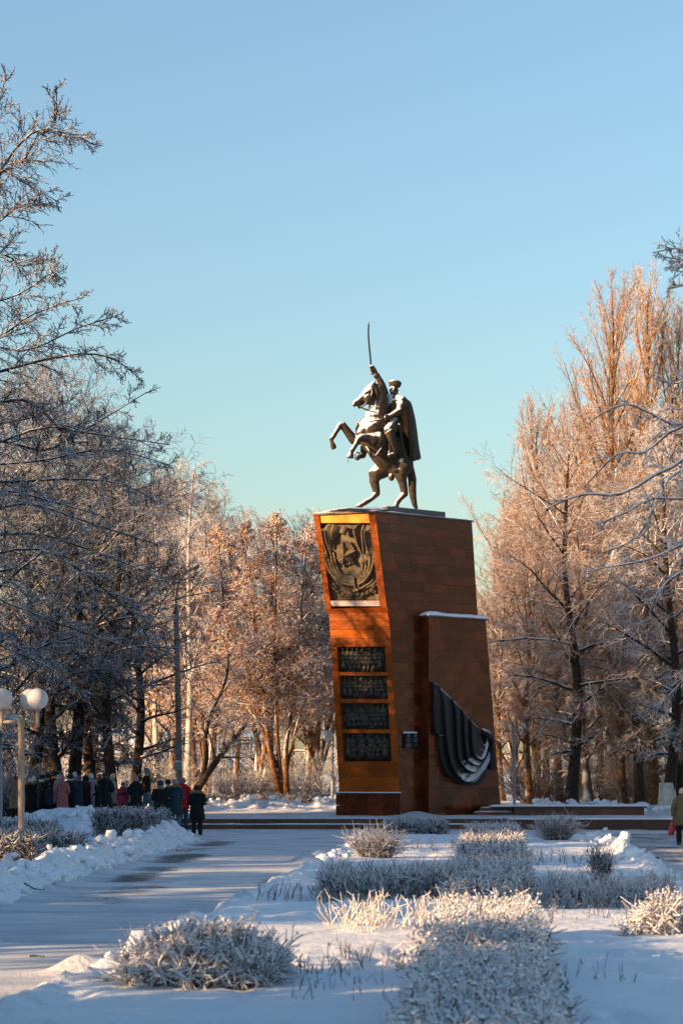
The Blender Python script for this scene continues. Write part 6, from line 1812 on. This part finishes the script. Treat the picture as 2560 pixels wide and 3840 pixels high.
# bits lying on the snow
for (px, Y, w, lab, mat) in ((683, 62.0, .24, 'small heap of brown leaves on the snow left of the path', M['leaf']), (2447, 56.0, .12, 'dark glove-like scrap on the right path', M['plaque'])):
    x = gx(px, Y); o = thing('leaf_litter' if mat is M['leaf'] else 'dark_scrap', lab, 'litter', (x, Y, ground_z(x, Y)))
    g = TreeGen(int(px)); V, T = g.flakes(g.r.normal(0, 1, (26, 3)) * np.array([w * .6, w * .5, .012]) + np.array([0, 0, .02]), .05, .6); link('leaves', mesh_np('leaves', V, [T]), mat, o)
for i, (px, Y, ang, ln, lab) in enumerate(((140, 26.2, .1, .16, 'dark twig lying in the bright strip of the path'), (130, 40.5, 1.1, .35, 'bent dark twig stuck in the left snowbank'))):
    x = gx(px, Y); o = thing('fallen_twig', lab, 'twig', (x, Y, ground_z(x, Y)))
    mb = MB(); mb.tube(crv([(-ln / 2, 0, .02 + (.3 * ln if i else 0)), (0, .02, .025 + (.0 if i else 0)), (ln / 2, 0, .02)], 6), .012, 5); mb.build('stick', M['bark_dark'], o)

# ------------------------------------------------------------------ people (built at 1.70 m, facing +Y, scaled per person)
def hand_mesh(mb, wr, tipdir, side):
    """palm, four curled fingers and a thumb; wr wrist, tipdir unit, side unit towards the thumb"""
    wr, t, s_ = np.array(wr), unit(tipdir), unit(side); n = unit(np.cross(t, s_))
    mb.ball(wr + t * .045, (.045, .036, .018), 10, 8, axes=[t, s_, n])
    for k, (o, l) in enumerate(((.028, .062), (.010, .072), (-.009, .067), (-.027, .052))):
        b = wr + t * .072 + s_ * o
        mb.tube([b - t * .02, b + t * l * .5 + n * .008, b + t * l * .8 + n * .03, b + t * l * .75 + n * .048], [.0095, .009, .008, .006], 6)
    b = wr + t * .02 + s_ * .032
    mb.tube([b, b + t * .025 + s_ * .022, b + t * .052 + s_ * .026 + n * .012], [.012, .0105, .008], 6)

POSES = {   # elbow, wrist for right (+x) arm; legs: (knee, ankle) right, left
    'front': (((.25, -.03, 1.13), (.11, .20, 1.10)), ((-.25, -.03, 1.13), (-.11, .20, 1.08)), ((.095, .03, .47), (.10, .0, .08)), ((-.095, .03, .47), (-.10, .0, .08))),
    'down': (((.26, -.03, 1.13), (.25, .03, .88)), ((-.26, -.03, 1.13), (-.25, .03, .88)), ((.095, .03, .47), (.10, .01, .08)), ((-.095, .02, .47), (-.10, -.02, .08))),
    'pocket': (((.29, -.08, 1.14), (.20, .06, .98)), ((-.29, -.08, 1.14), (-.20, .06, .98)), ((.10, .03, .47), (.11, .0, .08)), ((-.09, .03, .47), (-.10, .02, .08))),
    'walk': (((.26, -.08, 1.13), (.25, -.02, .90)), ((-.26, .04, 1.13), (-.24, .16, .92)), ((.09, .17, .48), (.09, .16, .09)), ((-.09, -.02, .47), (-.09, -.30, .16)))}
def sh(sgn): return (.175 * sgn, -.005, 1.395)
def body_mesh(pose):
    ar, al, lr, ll = POSES[pose]
    b = MB()
    b.chain([(0, 0, .92), (0, .01, 1.06), (0, .0, 1.20), (0, -.005, 1.33)], [.125, .112, .125, .115], 14)
    b.ball((0, -.01, 1.36), (.175, .095, .085), 16, 10)
    b.chain([(0, -.01, 1.40), (0, .0, 1.50)], [.058, .052], 12)
    b.ball((0, .015, 1.60), (.076, .094, .105), 18, 14); b.ball((0, .05, 1.545), (.054, .052, .055), 12, 10)
    b.chain([(0, .105, 1.605), (0, .125, 1.58), (0, .108, 1.572)], [.010, .015, .011], 8)
    for s_ in (-1, 1):
        b.ball((.078 * s_, .01, 1.59), (.012, .022, .034), 8, 6); b.ball((.032 * s_, .094, 1.612), (.013, .011, .010), 8, 6)
        b.ball((.03 * s_, .098, 1.632), (.022, .012, .008), 8, 6)
    b.ball((0, .103, 1.548), (.026, .012, .008), 10, 6); b.ball((0, .098, 1.515), (.022, .018, .016), 10, 6)
    for (e, w), s_ in ((ar, 1), (al, -1)): b.chain([sh(s_), e, w], [.056, .043, .030], 10)
    for (k, a), s_ in ((lr, 1), (ll, -1)):
        b.chain([(.085 * s_, 0, .90), k, a], [.088, .058, .042], 12)
        a = np.array(a); b.chain([a + (0, -.03, -.03), a + (0, .10, -.045), a + (0, .15, -.05)], [.038, .033, .026], 10)
    me = voxel_union(b, .020, 2, .4, 'body')
    h_ = MB()
    for (e, w), s_ in ((ar, 1), (al, -1)):
        hand_mesh(h_, w, np.array(w) - np.array(e) + np.array([0, .02, 0]), (-s_ * .8, .5, .3))
    o1 = bpy.data.objects.new('a', me); 
    V1 = np.empty(len(me.vertices) * 3); me.vertices.foreach_get('co', V1)
    bm = bmesh.new(); bm.from_mesh(me); hm = h_.mesh('h', True); bm.from_mesh(hm); bm.to_mesh(me); bm.free()
    me.polygons.foreach_set('use_smooth', np.ones(len(me.polygons), bool))
    bpy.data.objects.remove(o1); bpy.data.meshes.remove(hm)
    me.materials.clear(); me.materials.append(M['skin'])
    return me
def coat_mesh(pose, hem, puff, seed):
    ar, al, lr, ll = POSES[pose]; b = MB()
    zs = [hem, hem + .02, hem + .08] + list(np.arange(hem + .14, 1.30, .045)) + [1.34, 1.385, 1.425, 1.455, 1.475]
    kz = [.40, .60, .90, 1.05, 1.22, 1.33, 1.39, 1.43, 1.46, 1.48]
    rx = np.interp(zs, kz, [.255, .245, .222, .200, .215, .215, .195, .150, .095, .078]); ry = np.interp(zs, kz, [.19, .185, .17, .15, .152, .145, .125, .105, .085, .075])
    n = 26; G = np.zeros((n, len(zs), 3)); an = np.linspace(0, 2 * math.pi, n, endpoint=False)
    for j, z in enumerate(zs):
        q = 1 + puff * .035 * math.sin(z * 2 * math.pi / .13)
        e = .88 if j == 0 else 1
        wr = 1 + .03 * fbm(an * 1.6 + seed, np.full(n, z * 5.0), seed, 3) + (.025 * np.cos(an * 5 + seed) if z < .8 else 0)
        G[:, j, 0] = np.cos(an) * rx[j] * q * e * wr; G[:, j, 1] = np.sin(an) * ry[j] * q * e * wr - .005; G[:, j, 2] = z
    b.grid(G, True); k0 = [tuple(range(0, 0))]
    for (e, w), s_ in ((ar, 1), (al, -1)):
        A, E, W = np.array(sh(s_)), np.array(e), np.array(w)
        W2 = W - unit(W - E) * .015
        c = crv([A + (-.05 * s_, 0, .01), A + (0, 0, -.02), A * .5 + E * .5, E, E * .5 + W2 * .5, W2], 16)
        t = np.linspace(0, 1, 16); r = np.interp(t, [0, .2, .5, 1], [.07, .088, .074, .056]) * (1 + puff * .05 * np.sin(t * 2 * math.pi * 5))
        b.tube(c, r, 12); b.ball(A + (-.02 * s_, 0, -.005), (.092, .088, .078), 12, 8)
    return b.mesh('coat', True, True)
def trouser_mesh(pose, wide=1.0):
    _, _, lr, ll = POSES[pose]; b = MB()
    b.ball((0, 0, .92), (.16, .125, .12), 16, 10)
    for (k, a), s_ in ((lr, 1), (ll, -1)):
        c = crv([(.075 * s_, 0, .94), (.088 * s_, 0, .80), k, np.array(a) + (0, 0, .02)], 14); t = np.linspace(0, 1, 14)
        b.tube(c, np.interp(t, [0, .3, .66, 1], [.105, .10, .078 * wide, .068 * wide]) * (1 + .02 * np.sin(t * 40)), 12)
    return b.mesh('trousers', True, True)
def boot_mesh(pose, i, high):
    a = np.array(POSES[pose][2 + i][1]); k = np.array(POSES[pose][2 + i][0]); b = MB(); d = unit(k - a)
    b.tube([a + (0, -.005, -.06), a, a + d * high * .6, a + d * high], [.055, .058, .062, .068], 12)
    tip = np.array([0, .14, 0]); 
    b.ball(a + (0, .06, -.045), (.050, .125, .042), 14, 8); b.ball(a + (0, .13, -.05), (.046, .062, .034), 12, 8)
    b.box(a + np.array([0, .05, -.075]), (.09, .25, .022))
    return b.mesh('boot', True, True)
def beanie_mesh(kind):
    b = MB(); c = np.array([0, .0, 1.60]); n = 26; an = np.linspace(0, 2 * math.pi, n, endpoint=False)
    prof = [(.092, -.02), (.100, -.015), (.103, .03), (.097, .034), (.098, .06), (.086, .105), (.055, .137), (.02, .148), (.001, .149)]
    if kind == 'tall': prof = prof[:5] + [(.09, .11), (.066, .16), (.028, .18), (.001, .182)]
    if kind == 'cap': prof = [(.098, .01), (.102, .03), (.108, .06), (.095, .10), (.06, .118), (.001, .12)]
    G = np.zeros((n, len(prof), 3))
    for j, (r, z) in enumerate(prof):
        w = 1 + .022 * np.cos(an * 13) * (r > .03)
        G[:, j, 0] = np.cos(an) * r * w * .95; G[:, j, 1] = np.sin(an) * r * w * 1.08 + .012 - (.03 * max(0, z - .1) / .05 if kind == 'tall' else 0); G[:, j, 2] = z
    G += c; b.grid(G, True)
    if kind == 'cap': b.ball(c + (0, .115, .02), (.07, .06, .012), 12, 6)
    return b.mesh('hat', True, True)
def pom_mesh():
    b = MB(); g0 = np.random.default_rng(3)
    for k in range(60):
        v = unit(g0.normal(0, 1, 3)); b.tube([np.array([0, 0, 1.785]) + v * .01, np.array([0, 0, 1.785]) + v * g0.uniform(.045, .06)], [.014, .006], 4)
    return b.mesh('pompom', True, True)
def hood_mesh(up_):
    b = MB()
    if up_:
        n, m_ = 20, 12; G = np.zeros((n, m_, 3))
        for i in range(n):
            for j in range(m_):
                ph = -2.2 + 4.4 * i / (n - 1); th = -.9 + 2.35 * j / (m_ - 1)
                G[i, j] = (math.sin(ph) * math.cos(th) * .118, -math.cos(ph) * math.cos(th) * .128 + .005, 1.605 + math.sin(th) * .142)
        b.sheet(G, np.dstack([G[..., 0] * 6, G[..., 1] * 6, (G[..., 2] - 1.6) * 6]), .02)
    else:
        b.ball((0, -.10, 1.435), (.150, .088, .105), 18, 12); b.ball((0, -.085, 1.50), (.125, .07, .055), 16, 10)
        b.tube([(.13, .02, 1.46), (.12, -.08, 1.50), (0, -.15, 1.52), (-.12, -.08, 1.50), (-.13, .02, 1.46)], .034, 8)
    return b.mesh('hood', True, True)
def fur_mesh(up_):
    b = MB(); g0 = np.random.default_rng(5)
    c = crv([(.145, .05, 1.46), (.16, -.08, 1.49), (.08, -.17, 1.50), (-.08, -.17, 1.50), (-.16, -.08, 1.49), (-.145, .05, 1.46)], 40) if not up_ else \
        np.array([(math.sin(a) * .12, .07 - .02 * math.cos(a), 1.60 + math.cos(a) * .145) for a in np.linspace(-2.6, 2.6, 40)])
    for p in c:
        for k in range(5):
            v = unit(g0.normal(0, 1, 3)); b.tube([p, p + v * g0.uniform(.035, .06)], [.017, .006], 4, False)
    return b.mesh('fur_trim', True, False)
def scarf_mesh():
    b = MB(); an = np.linspace(0, 2 * math.pi, 25)
    for r, z, q in ((.088, 1.475, .036), (.08, 1.51, .032)):
        b.tube([(math.cos(a) * r, math.sin(a) * r * 1.0, z + .012 * math.sin(3 * a)) for a in an], q, 8)
    return b.mesh('scarf', True, True)
def hair_mesh():
    b = MB(); b.ball((0, -.01, 1.615), (.092, .105, .11), 18, 12); b.ball((0, -.06, 1.53), (.095, .06, .13), 16, 12)
    return b.mesh('hair', True, True)
BODY = {p: body_mesh(p) for p in POSES}
CACHE = {}
def got(key, f):
    if key not in CACHE: CACHE[key] = f()
    return CACHE[key]
CM = {}
def cloth(col, var=.18):
    key = tuple(col)
    if key not in CM:
        t = NT('cloth'); n = t.noise(t.coords(), 22.0, 5, .6); n2 = t.noise(t.coords((1, 1, 3)), 5.0, 3)
        t.bump(t.math('ADD', n, n2), .25, .01)
        CM[key] = t.fin(t.mix(t.remap(n2, .3, .7), tuple(x * (1 - var) for x in col), tuple(x * (1 + var) for x in col)), .8, 0, .25)
    return CM[key]
def wear(o, name, me, col):
    c = bpy.data.objects.new(name, me); COL.objects.link(c); c.parent = o
    if not me.materials: me.materials.append(cloth(col))
    c.material_slots[0].link = 'OBJECT'; c.material_slots[0].material = cloth(col)
    return c
BLK, NAVY, TEAL, MAUVE = (.012, .013, .016), (.014, .022, .045), (.018, .050, .060), (.38, .15, .14)
def person(lab, px, Y, H, z, face, coat, hem=.55, pose='front', hat=None, hatcol=BLK, hood=None, fur=None, leg=BLK, boots=BLK, puff=0.0, scarf=None, wide=1.0, pom=None, hair=None, group='people gathered before the monument', w=1.0, seed=0, high=.20):
    s_ = H / 1.74
    o = thing('person', lab, 'person', (gx(px, Y), Y, z), math.radians(face), group)
    o.scale = (s_ * w, s_ * w, s_)
    b = bpy.data.objects.new('body', BODY[pose]); COL.objects.link(b); b.parent = o
    wear(o, 'coat', got(('c', pose, hem, puff > 0), lambda: coat_mesh(pose, hem, puff, seed + 1)), coat)
    wear(o, 'trousers', got(('t', pose, wide), lambda: trouser_mesh(pose, wide)), leg)
    for i in (0, 1): wear(o, 'boot', got(('b', pose, i, high), lambda: boot_mesh(pose, i, high)), boots)
    if hat: 
        h_ = wear(o, 'hat', got(('h', hat), lambda: beanie_mesh(hat)), hatcol)
        if pom: wear(h_, 'pompom', got('pom', pom_mesh), pom)
    if hood is not None: 
        h_ = wear(o, 'hood', got(('hd', hood), lambda: hood_mesh(hood)), coat)
    if fur: wear(o, 'fur_trim', got(('f', bool(hood)), lambda: fur_mesh(bool(hood))), fur)
    if scarf: wear(o, 'scarf', got('scarf', scarf_mesh), scarf)
    if hair: wear(o, 'hair', got('hair', hair_mesh), hair)
    return o
def top_h(py, Y, z): return EYE - (py - HZ) / F * Y - z     # body height for a hat top seen at row py
TZ = TER_Z - .01
def crowd(lab, px, py, Y, face, coat, **k):
    z = ground_z(gx(px, Y), Y) - .01
    return person(lab, px, Y, top_h(py, Y, z) - .005 if 'H' not in k else k.pop('H'), z, face, coat, **k)
GREY, CREAM, WHITE, TAN = (.16, .16, .17), (.50, .44, .36), (.62, .61, .60), (.25, .18, .125)
crowd('person in a long tan coat and brown pompom hat, leftmost of the crowd', 60, 2909, 88.5, 15, TAN, hem=.40, hat='round', hatcol=(.10, .05, .03), pom=(.20, .10, .05), hood=False)
crowd('person in pale grey beanie peeking out behind the fur collared coat', 102, 2915, 90.5, -20, (.05, .05, .055), hat='round', hatcol=(.30, .29, .29))
crowd('person in black coat with brown fur collar and white knitted hat', 116, 2918, 88.8, -5, BLK, hem=.40, hat='round', hatcol=WHITE, fur=(.30, .15, .07), hood=False)
crowd('person in white fluffy hat next to the brown fur collar', 129, 2914, 90.0, 30, BLK, hat='tall', hatcol=(.66, .65, .64))
crowd('tall person in black coat with white scarf looking sideways', 157, 2905, 89.3, -65, BLK, hem=.40, hat='round', hatcol=BLK, scarf=(.6, .62, .64))
crowd('broad person in black behind the kid with the fur pompom', 180, 2900, 90.4, 10, BLK, hem=.55, hat='round', hatcol=BLK, w=1.1)
crowd('tall person in navy hat with a bright orange back', 205, 2892, 91.2, -15, BLK, hat='round', hatcol=NAVY, scarf=(.75, .25, .02))
crowd('child in blue jacket and dark hat with orange fur pompom', 186, 2943, 88.4, -30, NAVY, hem=.70, hat='round', hatcol=BLK, pom=(.42, .20, .08), hood=False, puff=1)
crowd('person in pale grey hood behind the pink coat', 222, 2907, 90.3, -30, (.32, .33, .36), hat='tall', hatcol=(.42, .44, .47), hood=False)
crowd('small child in pink hat squeezed left of the pink coat', 214, 2931, 89.6, -60, (.30, .24, .34), hem=.70, hat='round', hatcol=(.42, .2, .22))
crowd('woman in a long dusty pink quilted coat and pink beanie', 236, 2909, 88.3, -12, MAUVE, hem=.40, hat='tall', hatcol=(.46, .22, .22), hood=False, puff=1, pose='pocket', leg=(.05, .04, .04))
crowd('person with dark green hood and pale scarf in the middle of the crowd', 265, 2900, 89.4, -25, (.020, .034, .032), hem=.40, hat='round', hatcol=(.030, .070, .065), hood=True, scarf=(.5, .5, .5))
crowd('person in brown jacket with whitish hat just behind the green hood', 281, 2897, 91.0, 20, (.10, .075, .05), hat='tall', hatcol=(.5, .52, .5))
crowd('person in a long slate blue hooded coat with a grey cap', 297, 2908, 88.6, 55, (.020, .032, .050), hem=.40, hat='round', hatcol=(.10, .13, .17), hood=False)
crowd('person in black with a brown fur edged hood', 324, 2907, 88.9, 70, BLK, hem=.55, hat='cap', hatcol=BLK, hood=True, fur=(.16, .08, .04))
crowd('person in lilac coat and white fluffy beanie', 342, 2902, 89.6, -10, (.36, .29, .33), hem=.40, hat='tall', hatcol=WHITE, hood=False, leg=(.3, .25, .28))
crowd('person in flat grey cap behind the dark haired woman', 360, 2911, 90.8, 60, (.10, .11, .12), hat='cap', hatcol=(.10, .12, .14))
crowd('dark haired woman in black coat seen in profile', 371, 2925, 88.6, 78, BLK, hem=.40, hair=(.012, .010, .010))
crowd('tallest person in black coat and black beanie', 394, 2896, 88.8, 0, (.016, .018, .022), hem=.40, hat='round', hatcol=(.03, .032, .034), pose='pocket', w=1.12, hood=False)
crowd('person in cream ribbed beanie and beige coat looking left', 424, 2903, 90.2, 100, (.34, .26, .20), hat='tall', hatcol=CREAM)
k_ = crowd('child in magenta jacket with dark grey stripe and plum beanie', 462, 2934, 87.9, -15, (.34, .028, .075), hem=.70, hat='tall', hatcol=(.16, .07, .075), pose='down', leg=(.16, .07, .07), hood=False)
n = 26; an = np.linspace(0, 2 * math.pi, n); G = np.zeros((n, 6, 3))
for i, a in enumerate(an):
    for j in range(6):
        z = 1.12 + .028 * j; G[i, j] = (math.cos(a) * (np.interp(z, [1.05, 1.22], [.200, .215]) + .008), math.sin(a) * .160 - .005, z)
mb = MB(); mb.grid(G); c = mb.build('stripe', cloth((.03, .032, .036)), k_, True)
crowd('child in mint hat and turquoise collar between two jackets', 477, 2927, 89.8, 20, (.03, .26, .24), hat='tall', hatcol=(.42, .46, .40), pose='down', hem=.70)
crowd('person in lilac grey beanie and black quilted coat', 511, 2912, 87.6, -8, (.012, .016, .018), hem=.40, hat='tall', hatcol=(.25, .25, .33), puff=1, hood=False, pose='pocket', w=1.1)
p_ = crowd('person in wide blue jeans walking away with an orange badge on the black jacket', 550, 2866, 94.5, -68, (.010, .011, .014), H=1.83, hem=.85, pose='walk', hat='tall', hatcol=(.17, .20, .23), leg=(.09, .16, .24), wide=1.5, puff=1, boots=(.02, .02, .02))
mb = MB(); q = [(.232 + .004, -.075 + .055 * math.cos(a), 1.16 + .055 * math.sin(a)) for a in np.linspace(0, 2 * math.pi, 18, endpoint=False)]
q = [(x - 0.0, y, z) for x, y, z in q]
def badge(o, cx, cz, r, az, ry, col, name='badge'):
    """round badge lying on the coat at azimuth az"""
    e1 = np.array([-math.sin(az), math.cos(az), 0]); n_ = np.array([math.cos(az), math.sin(az), 0]); c = n_ * ry + np.array([0, 0, cz]); mb = MB()
    mb.prism([c + e1 * r * math.cos(a) + np.array([0, 0, r * math.sin(a)]) for a in np.linspace(0, 2 * math.pi, 18, endpoint=False)], n_, -.02, .006)
    ob = mb.build(name, cloth(col, .03), o)
    m2 = MB()
    for sx in (-1, 1): m2.prism([c + e1 * (sx * r * .35 + dx * r) + np.array([0, 0, dz * r]) for dx, dz in ((-.13, .1), (.13, .1), (.13, .4), (-.13, .4))], n_, .0065, .010)
    arc = [c + e1 * r * .5 * math.cos(a) + np.array([0, 0, r * .5 * math.sin(a)]) + n_ * .008 for a in np.linspace(math.pi * 1.1, math.pi * 1.9, 8)]
    m2.tube(arc, r * .09, 5); m2.build('badge_mark', cloth(BLK), ob)
badge(p_, 0, 1.14, .062, math.radians(-35), .200, (.85, .10, .02))
mb = MB(); mb.tube([(.10, -.15, .98), (.11, -.15, .84)], .02, 6); mb.build('strap', cloth((.8, .2, .02)), p_, True)
# the five on the path
PG = 'people walking up to the monument'
crowd('person in blue beanie, long black coat and olive trousers', 603, 2927, 84.2, 10, (.010, .010, .012), hem=.40, hat='round', hatcol=(.020, .045, .095), leg=(.15, .12, .045), boots=(.15, .12, .05), wide=1.2, w=1.1, group=PG, pose='front', scarf=(.22, .17, .10))
crowd('person all in black between the long coat and the teal parka', 630, 2922, 85.6, -15, BLK, hem=.70, hat='round', hatcol=BLK, group=PG, pose='down')
crowd('person in dark teal parka with tan fur hood and blue jeans', 658, 2921, 84.6, 0, TEAL, hem=.55, hat='round', hatcol=(.24, .26, .27), fur=(.32, .20, .12), hood=False, leg=(.10, .17, .25), group=PG, w=1.1, puff=1, pose='front')
crowd('person in bright red hooded jacket, grey beanie and jeans', 686, 2916, 85.7, -10, (.48, .008, .010), hem=.70, hat='round', hatcol=(.17, .16, .16), hood=False, leg=(.035, .065, .085), group=PG, pose='pocket')
crowd('child in black parka with pale fur trimmed hood walking alone', 739, 2944, 77.6, 5, (.007, .008, .010), hem=.55, hat='round', hatcol=(.012, .014, .022), fur=(.26, .21, .15), hood=False, group=PG, w=1.12, pose='front', puff=0, high=.30)
wo = crowd('woman in olive quilted coat and cream hat at the right edge carrying a red bag', 2557, 2955, 67.6, 4, (.135, .120, .062), hem=.42 + .18, hat='round', hatcol=(.72, .52, .36), hood=False, group=PG, pose='down', w=1.12, puff=1, leg=(.012, .01, .008), boots=(.05, .032, .012), high=.40)
s_ = wo.scale[0]; hz_ = wo.scale[2]
hx = gx(2557, 67.6) - .255 * s_; 
bag = thing('shopping_bag', 'red patterned bag hanging from the hand of the woman in olive', 'bag', (hx + .0, 67.62, wo.location[2] + .80 * hz_ - .46))
n, m_ = 22, 12; G = np.zeros((n, m_, 3))
for i in range(n):
    a = 2 * math.pi * i / n
    for j in range(m_):
        t = j / (m_ - 1); w_ = .11 * math.sin(math.pi * min(1, .12 + t * .84)) ** .55 * (1 - .45 * t) * (1 + .07 * math.sin(3 * a + 5 * t))
        G[i, j] = (math.cos(a) * w_ + .05 * t - .06, math.sin(a) * w_ * .75, t * .42)
mb = MB(); mb.grid(G, True); mb.add([G[:, 0].mean(0)] + list(G[:, 0]), [(0, 1 + (i + 1) % n, 1 + i) for i in range(n)])
t = NT('red_print'); v = t.N('ShaderNodeTexVoronoi'); v.inputs['Scale'].default_value = 16; t.L(t.coords(), v.inputs['Vector'])
bm_ = t.fin(t.mix(t.remap(v.outputs['Distance'], .12, .3), (.75, .35, .36), (.40, .012, .03)), .35, 0, .5)
mb.build('bag_body', bm_, bag, True)
for sx in (-.02, .02):
    mb = MB(); mb.tube(crv([(sx - .01, 0, .40), (sx + .0, .0, .45), (.0, 0, .50)], 8), .007, 6); mb.build('handle', bm_, bag, True)
